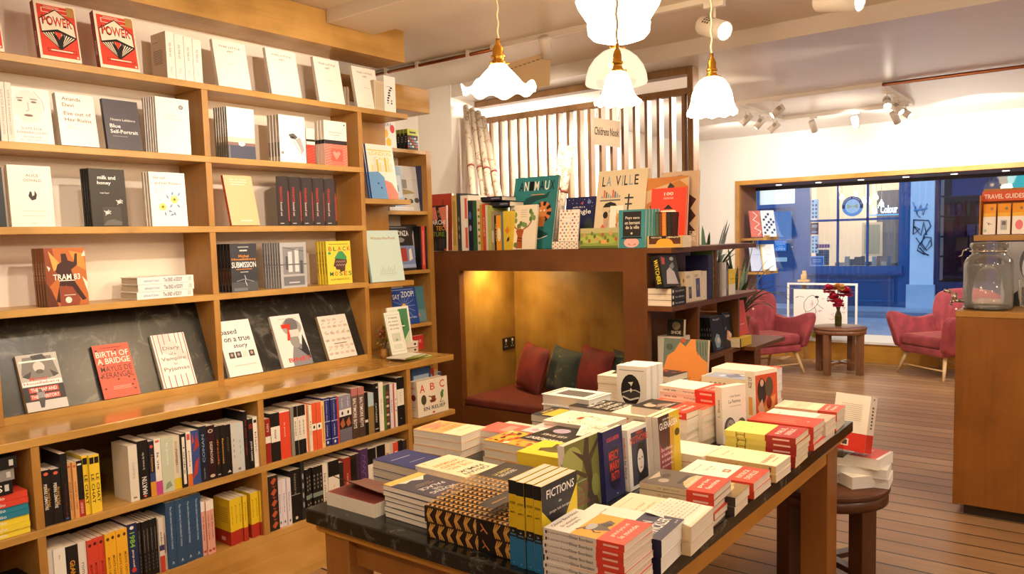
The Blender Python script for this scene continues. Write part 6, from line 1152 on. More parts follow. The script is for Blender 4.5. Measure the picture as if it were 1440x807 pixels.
rB += [(46, .29, .19, '#2f4d70', [tv('The Little Library Cookbook', '#b5cbe0', .42, .26, .72), tv('KATE YOUNG', '#b5cbe0', .22, .2, .4), ('l', [(.4, .06), (.5, .1), (.6, .06)], .06, '#b5cbe0')], s_) for s_ in ('first tall slate-blue', 'second tall slate-blue', 'third tall slate-blue', 'fourth tall slate-blue')] + [(23, .245, .14, '#d9a090', [('r', .0, .82, 1, 1, '#efe6da'), tv('rue des roses', '#7a2a2a', .45, .35, .5), ('r', .2, .05, .8, .09, '#a83a30')], s_) for s_ in ('first pink', 'second pink', 'third pink')]
yA = yx(70, 830); yB = yx(306, 775)
row(.155, XL, yA, rB, PB_, yB, .002)
yel = Spec('paperback', '', .13, .2, .02, '#e0c026', S=[('r', 0, 0, 1, .3, '#a82e22'), tv('poche', '#8a6a10', .4, .35, .65)], B=[('r', 0, 0, 1, .3, '#a82e22')] + [('r', .15, .8 - .045 * k, .85, .815 - .045 * k, '#a8902a') for k in range(8)] + [('r', .4, .08, .65, .16, '#d9b0a0')])
y = yx(327, 770)
for k in range(7): book(yel.var(h=.215, t=.021), (XL - .008 - .004 * (k % 3), y + .023 * (k + 1) + .02 * (k > 3), .1555), 180, 0, 'yellow and red pocket paperback, %s at the far end of the near bottom row' % ORD[k + 1], roll=0)
PC = "in the far bay's row under the ledge"
rC = [(22, .215, .14, '#8f2a22', [('r', 0, .45, 1, .6, '#e8e0d0'), tv('vers', '#d9b0a0', .2, .4, .8)], 'slim red'), (38, .235, .15, K_S, [('r', 0, .4, 1, .72, '#e8e2d6'), tv('noir', '#3a3430', .2, .25, .55)], 'black with white label'), (46, .235, .15, '#d8492f', [tv('la peste', '#efd8c8', .3, .14, .6), ('r', 0, .97, 1, 1, '#efe6d8')], 'wide red'), (14, .245, .15, '#8a8478', [], 'thin grey')]
rC += [(17, .245, .15, '#e3dccf', [('r', 0, .78, 1, 1, K_S), ('r', 0, 0, 1, .3, K_S), tv('essai', '#7a7268', .3, .4, .55)], s_) for s_ in ('first white and black', 'second white and black', 'third white and black')]
rC += [(14, .24, .14, '#e07a48', [('r', .2, 0, .5, 1, '#efe0c8')], 'thin orange'), (13, .235, .14, '#e4d8c0', [tv('lire', '#8a7a60', .3, .4)], 'thin cream'), (22, .24, .14, '#dd5a36', [('r', .0, .42, 1, .56, '#efe8da'), ('e', .5, .49, .2, .035, '#2a2420')], 'orange with white emblem'), (22, .24, .14, '#dd5a36', [('r', .0, .42, 1, .56, '#efe8da'), ('e', .5, .49, .2, .035, '#2a2420')], 'second orange with white emblem'), (16, .24, .14, '#e0c078', [('r', .3, .1, .7, .9, '#d08a4a')], 'mustard'),
       (30, .25, .15, '#2c2f6e', [tv('a scientist diary', '#b9bfe0', .4, .2, .72), ('r', 0, .5, 1, .515, '#b9bfe0'), ('r', 0, .95, 1, .965, '#b9bfe0'), ('r', 0, .13, 1, .145, '#b9bfe0'), tv('volume', '#b9bfe0', .25, .2, .32), ('e', .5, .07, .15, .03, '#d9dcf0')], 'navy'), (30, .25, .15, '#2c2f6e', [tv('a scientist diary', '#b9bfe0', .4, .2, .72), ('r', 0, .5, 1, .515, '#b9bfe0'), ('r', 0, .95, 1, .965, '#b9bfe0'), ('r', 0, .13, 1, .145, '#b9bfe0'), tv('volume', '#b9bfe0', .25, .2, .32), ('e', .5, .07, .15, .03, '#d9dcf0')], 'second navy'), (10, .245, .15, '#c9402f', [], 'thin scarlet')]
mt_ = [('r', 0, 0, 1, .28, '#6a6674'), ('r', 0, .28, 1, .55, '#2a2224'), ('p', [(.1, .4), (.6, .52), (.9, .36), (.4, .3)], '#a8623a'), ('r', 0, .55, 1, .7, '#e4e0da'), ('e', .5, .62, .15, .04, '#2a2420'), tv('le pays', '#d9d4e0', .2, .3, .84)]
rC += [(31, .245, .15, '#8a8898', mt_, 'lilac mountain-picture'), (31, .245, .15, '#8a8898', mt_, 'second lilac mountain-picture')]
bb_ = [('r', 0, 0, 1, .3, '#4a3a30'), ('r', 0, .85, 1, 1, '#b5706a'), tv('BALTIMORE BOYS', '#e9e2d6', .6, .5, .5, -90)]
rC += [(32, .27, .16, '#6a5448', bb_, 'brown tall-lettered'), (32, .27, .16, '#6a5448', bb_, 'second brown tall-lettered'), (20, .235, .15, '#171413', [('r', .1, .3, .9, .36, '#d9d4ca')], 'black with label'), (30, .225, .15, '#8a7244', [('r', 0, .68, 1, 1, '#a9c2c6')], 'tan and pale blue'), (30, .27, .16, '#161312', [('r', .6, .9, .9, .93, '#c9c4ba'), tv('CATHARES', '#c9c4ba', .4, .3, .4), ('r', .2, .06, .8, .075, '#c9c4ba')], 'black thriller'), (24, .27, .16, '#e8e0d2', [tv('la joie', '#a89a88', .3, .3)], 'white'), (11, .25, .15, '#4f7a34', [], 'thin green'), (24, .25, .15, '#4a3630', [('e', .5, .1 + .09 * (k % 9), .35, .025, ['#d9b5a0', '#8a3a30'][k % 2]) for k in range(9)][:9] and [('e', .5, .12 + .1 * k, .35, .03, ['#d9b5a0', '#8a3a30'][k % 2]) for k in range(8)], 'brown speckled'), (16, .25, .15, '#dcd6e0', [tv('elle', '#8a7aa0', .3, .4)], 'lilac white'), (9, .25, .15, '#c0483c', [], 'very thin red'), (12, .25, .15, '#e9e2d6', [tv('ici', '#6a6058', .3, .4)], 'thin white'), (44, .275, .17, '#171413', [('r', .05, .42, .95, .76, '#e6e0d4'), tv('....', '#a8a090', .2, .1, .6), ('e', .5, .15, .05, .012, '#c9c4ba')], 'wide black with white label')]
row(.49, XL, yx(376.5, 650), rC, PC, yx(571, 592), .002)
PD = "in the far bay's bottom row"
fox = [('p', [(.2, .08 + .2 * k), (.5, .03 + .2 * k), (.85, .12 + .2 * k), (.6, .16 + .2 * k), (.4, .13 + .2 * k)], '#b5542c') for k in range(5)] + [('p', [(.5, .17 + .2 * k), (.8, .2 + .2 * k), (.3, .22 + .2 * k)], '#8a3a20') for k in range(4)]
rD = [(34, .27, .16, '#2a2220', fox, 'black with russet fox pattern'), (15, .235, .15, '#dcd6dc', [tv('blanche', '#8a7aa0', .4, .35), ('e', .5, .1, .2, .03, '#6a6070')], 'first white'), (15, .235, .15, '#dcd6dc', [tv('blanche', '#8a7aa0', .4, .35), ('e', .5, .1, .2, .03, '#6a6070')], 'second white'), (15, .235, .15, '#dcd6dc', [tv('blanche', '#8a7aa0', .4, .35), ('e', .5, .1, .2, .03, '#6a6070')], 'third white'), (42, .265, .17, '#151211', [('r', .1, .52, .9, .53, '#b5b0a5'), tv('histoire', '#8a8478', .4, .2, .72), ('e', .5, .08, .12, .03, '#c9c4ba')], 'wide black'), (14, .295, .17, '#2a2826', [tv('....', '#a8a298', .6, .4)], 'tall thin black')]
rD += [(14, .25, .16, '#171413', [('r', 0, .38, 1, .47, '#7a8a80'), tv('....', '#8a8478', .3, .35, .7), tv('...', '#a8a298', .2, .3, .2)], s_ + ' black grey-banded') for s_ in ('first', 'second', 'third', 'fourth', 'fifth')]
rD += [(20, .25, .15, '#e0d8ca', [tv('les mots', '#8a7a68', .6, .5)], 'white scripted'), (46, .255, .17, '#e4dccf', [('r', 0, .68, 1, 1, '#171413'), tv('....', '#c9bfb0', .3, .12, .35)], 'wide white and black'), (22, .23, .15, '#26221f', [('r', .2, .1, .8, .3, '#c9c2b5')], 'charcoal'), (32, .245, .15, '#8f2f22', [tv('rouge', '#d9a890', .3, .3, .5)], 'brick red'), (24, .25, .15, '#2a1c1a', [('r', 0, .55, 1, .9, '#171413'), tv('gaule', '#c9a060', .3, .4, .3)], 'black-brown'), (16, .25, .15, '#3a2c3a', [('e', .5, .1, .2, .03, '#d9d0d8')], 'dark plum'), (36, .265, .16, '#4a2f5c', [('l', [(.2 + .15 * (k % 4), .05 + .12 * k), (.7, .12 + .12 * k), (.3, .17 + .12 * k)], .05, '#8a6a9a') for k in range(7)], 'purple patterned'), (38, .255, .16, '#e6dfd0', [('r', 0, .66, 1, 1, '#171413'), tv('....', '#c9bfb0', .3, .1, .4)], 'white with black head'), (40, .26, .16, '#e2dacb', [('r', 0, .62, 1, 1, '#171413'), ('r', 0, 0, 1, .3, '#171413')], 'white between black'), (24, .255, .16, '#d9c9b0', [('r', .2, .3, .8, .8, '#a8806a')], 'tan'), (16, .25, .15, '#c9b8a8', [], 'beige'), (22, .25, .15, '#cf4a34', [('r', .2, .6, .8, .8, '#e8d0c0')], 'scarlet'), (26, .25, .15, '#1c1918', [tv('nuit', '#c9c4ba', .3, .35)], 'black end'), (20, .245, .15, '#2a2626', [], 'last dark')]
row(.155, XL, yx(382, 748), rD, PD, 3.085, .002)
# the bay cut by the picture edge: lying piles, spines out
pal = [('#1c1918', .045, 'black', 'topmost'), ('#8a8580', .042, 'grey', 'second'), ('#1c1918', .05, 'black lettered', 'third'), ('#d2452f', .024, 'red', 'fourth'), ('#cf4430', .023, 'red', 'fifth'), ('#2a7f96', .022, 'teal', 'sixth'), ('#2a7d94', .022, 'teal', 'seventh'), ('#e9cf3a', .024, 'yellow', 'eighth'), ('#e6cc38', .023, 'yellow', 'ninth'), ('#ead03c', .023, 'yellow', 'tenth')]
z = .4905 + sum(p[1] for p in pal)
for k, (c, t, nm_, o_) in enumerate(pal):
    yy = 1.128 if k >= 3 else 1.10 - .01 * k
    book(Spec('paperback', '', .16, .235, t - .0006, c, S=[('t', 'ES' if k == 2 else 'folio' if k > 2 else 'une terre', .5, .22 if k == 2 else .4, .16, .5, '#e8e2d6', -90), ('r', .25, .05, .75, .11, '#c9c4ba' if k < 3 else c)]), (XL - .004 * (k % 2), yy, z), 180, -90, '%s paperback in lying pile at the frame-cut bay, %s from top' % (nm_, o_)); z -= t
for k in range(3): book(Spec('boxed_book', '', .17, .24, .05, '#1c1816', S=[tv('FILM', '#e8b878', .3, .5, .35), tv('le grand', '#c9a070', .16, .22, .12), ('r', .3, .6, .7, .95, '#3a2a20')]), (XL - .002 * k, 1.13, .156 + .052 * (3 - k)), 180, -90, 'thick black film book lying in the frame-cut bottom bay, %s from top' % ORD[k + 1])
# ================================================================== books on the nook top
def facey(sp, zs, xl, xr, yb, yt, lean=0, t=.02, n=1, Y=4.05, label='', group=None, yaw=0, dyk=None, dxk=0):
    """cover facing the camera side (-Y); foot spans pixels xl..xr on the plane Y"""
    a = at(xl, yb, Y=Y); b = at(xr, yb, Y=Y); w = b.x - a.x; lr = math.radians(lean); lo, hi = .03, .7
    for _ in range(40):
        h = (lo + hi) / 2
        if proj((a.x, Y + h * math.sin(lr), zs + h * math.cos(lr)))[1] > yt: lo = h
        else: hi = h
    s = sp.var(w=w, h=h, t=t)
    for k in range(n):
        lb = label if k == 0 else ' '.join(('%s copy behind the front-most ' % ORD[k] + label).split()[:16])
        book(s, (a.x + dxk * k, Y + k * (t + .001), zs + t * math.sin(lr) + .0005), yaw, -lean, lb, group if n > 1 else None)
def rowy(zs, Y, items, phrase, noun='picture book'):
    """upright spines facing -Y; items (px0, px1, ytop, colour, art, note[, depth])"""
    for i, it in enumerate(items):
        x0 = at(it[0], 348, Y=Y).x; x1 = at(it[1], 348, Y=Y).x; h = at(it[0], it[2], Y=Y).z - zs; t = x1 - x0
        book(Spec('picture_book', '', it[6] if len(it) > 6 else .2, h, t - .0008, it[3], S=it[4], hard=True), (x1, Y + .004 * (i % 3), zs + .0004), 90, 0, '%s %s spine, %s %s' % (it[5], noun, ORD[i + 1], phrase))
NTZ = NT + .0004
arc = [('r', 0, 0, 1, 1, '#26201e'), ('p', [(0, .55), (0, .95), (.3, .98), (.45, .7)], '#d8807a'), ('p', [(.5, .95), (1, .98), (1, .4), (.75, .6)], '#d87a6a'), ('p', [(.05, .75), (.3, .65), (.2, .55)], '#7a5a8a'), ('t', 'WE', .55, .86, .25, .07, '#b59a5a'), ('t', 'IS', .62, .77, .2, .06, '#b5925a'), ('t', 'ARCHI', .5, .63, .86, .1, '#f0ece6'), ('t', 'TEC', .6, .5, .55, .1, '#e8a83a'), ('t', 'TURE', .5, .37, .76, .1, '#7a9a3a'), ('r', .05, .03, .4, .2, '#3a3230'), ('r', .5, .05, .9, .26, '#3a3432'), ('p', [(.8, .02), (1, .06), (1, 0)], '#d8605a')]
facey(Spec('picture_book', '', .1, .2, .02, '#26201e', '#d9cbb8', F=arc), NTZ, 606.5, 628, 351.5, 290, 2, .02, 1, 4.04, 'dark architecture title book at the bookcase end of the nook top')
facey(Spec('picture_book', '', .1, .2, .02, '#b5402c', '#8a2a1e', F=[('r', .55, .6, .6, .9, '#7a2a1e'), ('l', [(.5, .1), (.8, .1)], .02, '#8a3020')]), NTZ, 607, 636, 350, 274, 2, .02, 1, 4.2, 'large red-brown album standing behind the architecture title book')
SP = [(637, 643.5, 275, '#c9a55a', [('r', .2, .1, .8, .9, '#a88a44')], 'beige'), (643.5, 648.5, 272, '#33393a', [tv('...', '#8a8a86', .4, .3, .4)], 'dark slate'), (648.5, 659.5, 275, '#e9dfcd', [('r', .5, .05, .8, .42, '#d8604e'), ('r', .5, .58, .8, .95, '#d8604e')], 'cream and coral'), (659.5, 665.5, 282, '#1e2030', [('e', .5, .7, .3, .08, '#4a5a9a'), ('e', .5, .45, .3, .06, '#8a8a9a')], 'black starry'), (665.5, 670.8, 283, '#2f5a38', [], 'green'), (670.8, 676, 281, '#d9c9a8', [('e', .5, .15 + .13 * k, .3, .03, ['#6a8a4a', '#a8604a'][k % 2]) for k in range(6)], 'cream patterned'), (676, 679, 288, '#b58a3a', [], 'ochre'), (679, 682.5, 287, '#c4492c', [tv('rouge', '#efd0b8', .4, .4)], 'orange-red'), (682.8, 687, 288.5, '#d6d0be', [], 'ivory'), (687, 691, 289, '#a8ac5a', [], 'lime'), (691, 695, 297, '#9a8a68', [('r', .2, .2, .8, .5, '#c9bfa8')], 'dull beige'), (695, 698.5, 303, '#1c1a18', [tv('LA NUIT', '#d9c9a8', .5, .4)], 'black'), (698.5, 705, 303, '#e29a24', [('e', .6, .45, .4, .2, '#e9d9b0')], 'orange-yellow'), (705, 707.5, 298, '#5c7478', [], 'grey-teal'), (707.5, 717.5, 297, '#d9b93a', [('p', [(.2, .5), (.6, .62), (.9, .5), (.5, .4)], '#d8802a'), ('p', [(.4, .2), (.8, .25), (.8, .35), (.5, .3)], '#4a3420')], 'yellow')]
rowy(NTZ, 4.03, SP, 'from the architecture book on the nook top')
for k, (x0, x1, yb, yt, c, nm_) in enumerate(((676, 706, 288, 283, '#2a2430', 'plum-black'), (690, 717, 297, 291, '#23242c', 'blue-black'))):
    p0 = at(x0, yb, Y=4.05); p1 = at(x1, yb, Y=4.05); book(Spec('picture_book', '', .16, p1.x - p0.x, p0.z - at(x0, yt, Y=4.05).z, c, S=[('r', .3, .1, .6, .5, '#8a8a9a')], hard=True), (p1.x, 4.05, at(x0, yt, Y=4.05).z), 90, -90, '%s book lying across the tops of the upright picture books' % nm_)
ani = [('r', 0, 0, 1, 1, '#2f7c7c')] + [('t', c, .17 + .118 * k, .87, .1, .13, col) for k, (c, col) in enumerate(zip('ANIMAUX', ['#0e1010', '#efe6d2', '#0e1010', '#efe6d2', '#0e1010', '#efe6d2', '#0e1010']))]
ani += [('p', [(.22, .6), (.3, .7), (.5, .74), (.75, .74), (.85, .8), (.8, .7), (.55, .66), (.4, .6), (.34, .4), (.22, .4)], '#1d4a48'), ('r', .42, .74, .72, .752, '#d8a05a')] + [('p', [(.72, .5), (.72 + .2 * math.cos(a), .5 + .15 * math.sin(a)), (.72 + .2 * math.cos(a + .4), .5 + .15 * math.sin(a + .4))], ['#d87a48', '#26221e'][k % 2]) for k, a in enumerate([i * PI / 8 for i in range(16)])] + [('e', .72, .5, .1, .09, '#d88a4a'), ('p', [(.62, .42), (.62, .3), (.78, .3), (.8, .42)], '#d88a4a'), ('e', .68, .52, .02, .014, '#efe6d2'), ('e', .76, .52, .02, .014, '#efe6d2'), ('p', [(.4, .22), (.62, .28), (.9, .2), (.8, .14), (.5, .16)], '#1d4a48'), ('l', [(.5, .16), (.7, .13), (.88, .17)], .015, '#efe6d2')]
facey(Spec('picture_book', '', .1, .2, .02, '#2a6a6c', '#1d4a50', F=ani, hard=True), NTZ, 714, 775, 349, 252, 13, .02, 1, 4.17, 'large teal animals title picture book standing on the nook top')
def_ = [('r', 0, 0, 1, 1, '#e9dcc2'), ('p', [(.28, .02), (.32, .3), (.24, .42), (.34, .46), (.46, .46), (.54, .42), (.5, .3), (.52, .02)], '#a8542c'), ('l', [(.32, .44), (.2, .5), (.14, .6)], .04, '#a8542c'), ('l', [(.5, .44), (.7, .52), (.8, .62)], .04, '#a8542c'), ('l', [(.4, .44), (.42, .54)], .03, '#a8542c'), ('l', [(.34, .2), (.48, .18)], .03, '#3a2018'), ('l', [(.34, .26), (.48, .24)], .03, '#3a2018')] + [('e', u, v, .06, .06, ['#5a7a44', '#7a9454'][k % 2]) for k, (u, v) in enumerate(((.12, .68), (.2, .78), (.1, .85), (.22, .65), (.42, .58), (.52, .56), (.78, .68), (.82, .78), (.76, .85), (.9, .7), (.34, .52), (.6, .54), (.26, .1)))] + [('r', .4, .88 - .05 * k, .62, .89 - .05 * k, '#b5a890') for k in range(4)]
facey(Spec('picture_book', '', .1, .2, .02, '#e9dcc2', '#c9b898', F=def_), NTZ, 714.7, 752, 348.5, 290, 9, .016, 1, 4.06, 'cream picture book with a leafy-antlered deer, before the teal book')
pat = [('r', 0, 0, 1, 1, '#efe6d8'), ('r', .3, .6, .68, .74, '#efe8dc'), ('r', .3, .6, .68, .61, '#a8b0c0'), ('r', .3, .73, .68, .74, '#a8b0c0')] + [('e', .1 + .2 * (k % 5) + .1 * ((k // 5) % 2), .06 + .1 * (k // 5), .045, .03, ['#c06a4a', '#6a8a5a', '#d8a050', '#8a4a4a', '#c9a8a0'][k % 5]) for k in range(48) if not (.3 < .1 + .2 * (k % 5) + .1 * ((k // 5) % 2) < .7 and .56 < .06 + .1 * (k // 5) < .78)]
for k in range(2):
    p0 = at(777, 346, Y=4.06); p1 = at(814, 346, Y=4.06)
    book(Spec('notebook', '', .14, p1.x - p0.x - .004, .022, '#efe6d8', S=[('e', .3 + .4 * (j % 2), .06 + .09 * j, .2, .03, ['#c06a4a', '#6a8a5a', '#d8a050'][j % 3]) for j in range(11)], F=pat), (p1.x, 4.05, NTZ + .0235 * (k + 1)), 90, -90, 'patterned notebook lying under the upright patterned notebook, %s' % ('lower', 'upper')[k])
facey(Spec('notebook', '', .1, .2, .02, '#efe6d8', '#d9c9b0', F=pat), NTZ + .0475, 785, 812, 337, 296, 8, .012, 1, 4.07, 'upright notebook sprinkled with small leaves and fruit')
jun = [('r', 0, 0, 1, 1, '#1f2450'), ('t', 'jungle', .55, .7, .6, .12, '#f0ece6'), ('t', 'perdu dans la', .45, .8, .4, .04, '#e0dcd4'), ('p', [(.5, .88), (.6, .92), (.56, .84)], '#c04a4a'), ('e', .78, .9, .06, .04, '#6a80b8'), ('e', .8, .4, .15, .2, '#2a3a3a'), ('e', .3, .3, .2, .2, '#262c48')] + [('e', .1 + .13 * k % .9, .95 - .07 * (k % 4), .01, .008, '#c9d0f0') for k in range(14)]
facey(Spec('picture_book', '', .1, .2, .02, '#1f2450', '#16193a', F=jun, hard=True), NTZ, 792, 834, 347, 279, 9, .014, 1, 4.2, 'navy jungle title picture book between gift wrap and cream book')
vil = [('r', 0, 0, 1, 1, '#d9c6a2')] + [('t', c, u, .86, w_, .13, col) for c, u, w_, col in (('L', .13, .07, '#1f1c1a'), ('A', .23, .1, '#8a9aa8'), ('V', .42, .1, '#1f1c1a'), ('I', .51, .02, '#8a9aa8'), ('L', .58, .07, '#1f1c1a'), ('L', .68, .07, '#8a9aa8'), ('E', .79, .08, '#1f1c1a'))]
vil += [('r', .1 + .045 * k, .64, .13 + .045 * k, .67 + .05 * ((k * 7) % 4) / 2, ['#8a9aa8', '#c9604a', '#6a6a68', '#8a9aa8'][k % 4]) for k in range(9)] + [('e', .3, .5, .17, .07, '#d0bc96'), ('p', [(.15, .52), (.2, .57), (.3, .59), (.4, .57), (.46, .52)], '#1f1c1a'), ('r', .08, .6, .5, .62, '#6a6a68'), ('r', .65, .42, .68, .68, '#26262e'), ('r', .58, .62, .76, .64, '#26262e'), ('r', .6, .54, .74, .56, '#26262e'), ('r', .55, .42, .8, .45, '#26262e'), ('p', [(.18, .4), (.3, .42), (.28, .24), (.2, .26)], '#c9a08a'), ('e', .22, .42, .05, .045, '#26221e'), ('p', [(.1, .22), (.18, .3), (.28, .22)], '#d8604a'), ('p', [(.1, .04), (.15, .13), (.3, .13), (.32, .04)], '#2f5a3a'), ('p', [(.28, .46), (.44, .47), (.4, .52), (.34, .52)], '#6a5a48')]
facey(Spec('picture_book', '', .1, .2, .02, '#d9c6a2', '#b5a078', F=vil, hard=True), NTZ, 832.5, 902, 345, 242.5, 12, .02, 1, 4.16, 'tall cream city title picture book standing on the nook top')
facey(Spec('greeting_card', '', .1, .2, .02, '#efe4d2', F=[('p', [(.35, .1), (.5, .55), (.45, .72), (.6, .8), (.75, .68), (.62, .55), (.7, .1)], '#c98a4a'), ('e', .58, .75, .1, .06, '#d89a5a'), ('l', [(.52, .8), (.5, .9)], .04, '#c98a4a')] + [('e', .5 + .06 * (k % 2), .15 + .09 * k, .04, .025, '#8a5a2a') for k in range(5)]), NTZ + .02, 855, 874, 325, 290, 8, .006, 1, 4.1, 'white card with a giraffe, tucked behind the landscape puzzle box')
lan = [('r', 0, 0, 1, 1, '#8a9a4a'), ('r', 0, .75, 1, 1, '#b5ac7a'), ('e', .3, .45, .3, .2, '#a8b558'), ('e', .75, .4, .2, .2, '#9aa84a'), ('r', .0, 0, 1, .12, '#5a6a34'), ('e', .62, .32, .14, .1, '#d89a5a')] + [('e', .04 + .07 * k, .3 + .5 * ((k * 5) % 7) / 7, .035, .1, ['#5a6a2c', '#c98a5a', '#7a8a3a', '#a85a3a', '#6a7a3a'][k % 5]) for k in range(14)]
facey(Spec('puzzle_box', '', .1, .2, .02, '#8a9a4a', '#6a7a3a', F=lan), NTZ, 815.5, 869, 346, 322, 4, .03, 1, 4.03, 'low wide green landscape puzzle box on the nook top')
tea = [('r', 0, 0, 1, 1, '#3f868c'), ('r', .17, .3, .84, .95, '#262220'), ('t', 'Pays sans', .52, .78, .52, .09, '#e8dcc8'), ('t', 'en bernant', .52, .66, .56, .09, '#e8dcc8'), ('t', 'de la ville', .52, .54, .5, .09, '#e8dcc8'), ('e', .5, .38, .04, .03, '#c9bfae'), ('e', .5, .14, .28, .13, '#e0a8a0'), ('p', [(.1, .24), (.9, .24), (.84, .29), (.18, .29)], '#201c1c'), ('l', [(.38, .1), (.46, .08)], .02, '#5a2a2a'), ('l', [(.58, .08), (.66, .1)], .02, '#5a2a2a')]
facey(Spec('picture_book', '', .1, .2, .02, '#3f868c', '#2f6a70', F=tea), NTZ, 869, 907, 344, 296, 4, .012, 5, 4.04, 'teal picture book with black panel and pink face', 'teal picture books with black panel', dxk=.014)
facey(Spec('picture_book', '', .1, .2, .02, '#c9803a', '#8a5224', F=[('p', [(0, .6), (.3, .7), (.55, .66), (.6, .9), (.8, .95), (1, .85), (1, .98), (0, .8)], '#d9b58a'), ('p', [(.5, .8), (.6, .92), (.7, .86), (.62, .76)], '#3a3030'), ('e', .2, .5, .1, .08, '#e0c8a0'), ('r', .15, .45, .3, .6, '#8a4a2a')]), NTZ, 902, 964, 345, 252, 7, .018, 1, 4.2, 'tan map-covered picture book behind the red house book')
hun = [('r', 0, 0, 1, 1, '#e0452e'), ('t', '100', .5, .9, .26, .055, '#f4ece0'), ('r', .36, .83, .64, .84, '#f0b0a0'), ('r', .36, .81, .64, .82, '#f0b0a0'), ('p', [(.5, .72), (.36, .64), (.64, .64)], '#26221f'), ('p', [(.3, .62), (.7, .62), (.82, .5), (.82, .05), (.45, .05), (.2, .5)], '#efe0ca')] + [('r', .48 + .085 * (k % 4), .07 + .08 * (k // 4), .54 + .085 * (k % 4), .13 + .08 * (k // 4), ['#26221f', '#d8604a', '#8a7a68', '#c9402f'][(k * 3) % 4]) for k in range(20)]
facey(Spec('picture_book', '', .1, .2, .02, '#e0452e', '#e9dccb', F=hun, hard=True), NTZ, 913, 962, 344, 266.5, 7, .02, 1, 4.13, 'bright red hundred-title picture book with a patterned house')
bei = [('r', 0, 0, 1, 1, '#d2b59a'), ('e', .5, .88, .2, .07, '#8a7868'), ('e', .5, .88, .15, .05, '#cbb09a'), ('l', [(.42, .86), (.58, .9)], .01, '#5a4a40'), ('p', [(.72, .7), (.95, .62), (.8, .5), (.95, .4), (.78, .3), (.95, .2), (.72, .12)], '#4a2a2a'), ('t', 'ES', .85, .17, .24, .06, '#efe0cc'), ('t', 'ER', .85, .09, .24, .06, '#efe0cc'), ('r', .7, .0, .78, .2, '#2a2220')]
facey(Spec('picture_book', '', .1, .2, .02, '#d2b59a', '#a88a70', F=bei), NTZ, 928, 980, 344, 243.5, 5, .018, 1, 4.28, 'tallest beige picture book at the free end of the nook top')
x0, x1 = at(911, 343, Y=4.04).x, at(960, 343, Y=4.04).x; za = at(930, 331.5, Y=4.04).z
book(Spec('game_box', '', .12, x1 - x0, za - NTZ, '#d9b878', '#5a3422', S=[('r', .0, .0, 1, 1, '#c9a868'), ('r', .3, .05, .85, .95, '#5a3222'), ('p', [(.08, .2), (.08, .8), (.6, .7), (.95, .5), (.6, .3)], '#e8a83a'), ('r', .75, .1, 1, .95, '#2a1c1a'), ('t', 'ALPHABET', .86, .28, .36, .14, '#efe0c0', 90), ('t', 'KITCHEN', .86, .74, .3, .14, '#efe0c0', 90)]), (x1, 4.035, za), 90, -90, 'flat brown game box with a golden fan motif on the nook top')
for k, (a, b, c, sc_) in enumerate(((921.5, 927, '#3a4a3a', '#5a7a5a'), (927, 931, '#5a2a20', '#8a4a30'), (931, 937, '#c9782a', '#e09a4a'), (937, 945, '#1e1a1a', '#3a3430'))):
    xa, xb = at(a, 330, Y=4.06).x, at(b, 330, Y=4.06).x
    book(Spec('notebook', '', .1, at(a, 298, Y=4.06).z - za - .001, xb - xa - .0006, c, S=[('e', .5, .05 + .06 * j, .3, .02, sc_) for j in range(15)]), (xb, 4.06, za + .0006), 90, 0, '%s small notebook standing on the flat game box' % ('dark green', 'dark brown', 'orange', 'black')[k])
# ================================================================== books in the peninsula shelves
XF = XS - .012
ZM = 1.1234
LJ = Spec('paperback', '', .13, .2, .034, '#2a2a2e', '#26262a', S=[tv('les cahiers', '#b5b5b8', .6, .35, .45), ('e', .5, .9, .3, .05, '#d9d4cc')])
p = at(965, 426, X=XS - .006)
pf = at(944.5, 420, X=XS - .006)
for k in range(3): book(LJ.var(h=p.y - pf.y, w=.15, t=.0335), (XS - .006, p.y, ZM + .034 * (3 - k)), 180, -90, 'black-spined paperback lying on the middle shelf corner, %s' % ('top of three', 'middle of three', 'bottom of three')[k])
zt = ZM + .103
cm = [('r', 0, 0, 1, 1, '#26262a'), ('p', [(.2, .1), (.3, .5), (.5, .6), (.75, .45), (.9, .05)], '#c2b8bc'), ('p', [(.5, .65), (.75, .75), (.8, .6), (.6, .5)], '#8a8a90'), ('p', [(.1, .95), (.3, .9), (.25, .7), (.08, .72)], '#b5483f'), ('e', .7, .86, .12, .06, '#c9c4c4')]
face(Spec('comic_album', '', .1, .2, .03, '#26262a', '#141212', F=cm, S=[tv('WATCHERS', '#e9d23a', .75, .5)]), zt, 934, 957, 403, 361, 10, .05, 1, XS - .02, 'black comic album with yellow spine lettering propped on three lying paperbacks')
crm = lambda k: [('r', 0, 0, 1, 1, '#e6dac4'), ('r', .1, .85, .6, .87, '#7a6a58'), ('r', .1, .8, .5, .82, '#7a6a58'), ('r', .35 - .1 * k, .12, .7 + .1 * k, .5 + .25 * k, '#4a5a8a'), ('e', .5, .35 + .1 * k, .12, .1, '#8a7a78')]
face(Spec('paperback', '', .1, .2, .03, '#e6dac4', '#d9c09a', F=crm(0), S=[tv('...', '#8a6a40', .6, .4)]), ZM, 965, 976.5, 425, 383, 2, .022, 3, XS - .03, 'cream paperback with a small blue picture, middle shelf', 'cream blue-picture paperbacks')
face(Spec('paperback', '', .1, .2, .03, '#e6dac4', '#d9c8ac', F=crm(1)), ZM, 976.8, 987, 423, 381.5, 2, .025, 1, XS - .03, 'cream paperback with a tall dark blue picture, middle shelf')
face(Spec('paperback', '', .1, .2, .03, '#e9dfd0', '#d9c8ac', F=[('e', .4, .1, .08, .02, '#c9a040')]), ZM, 987.3, 995.5, 421, 381.5, 0, .03, 1, XS - .03, 'plain cream paperback beside the tall blue picture cover')
y = at(996, 418, X=XS - .02).y
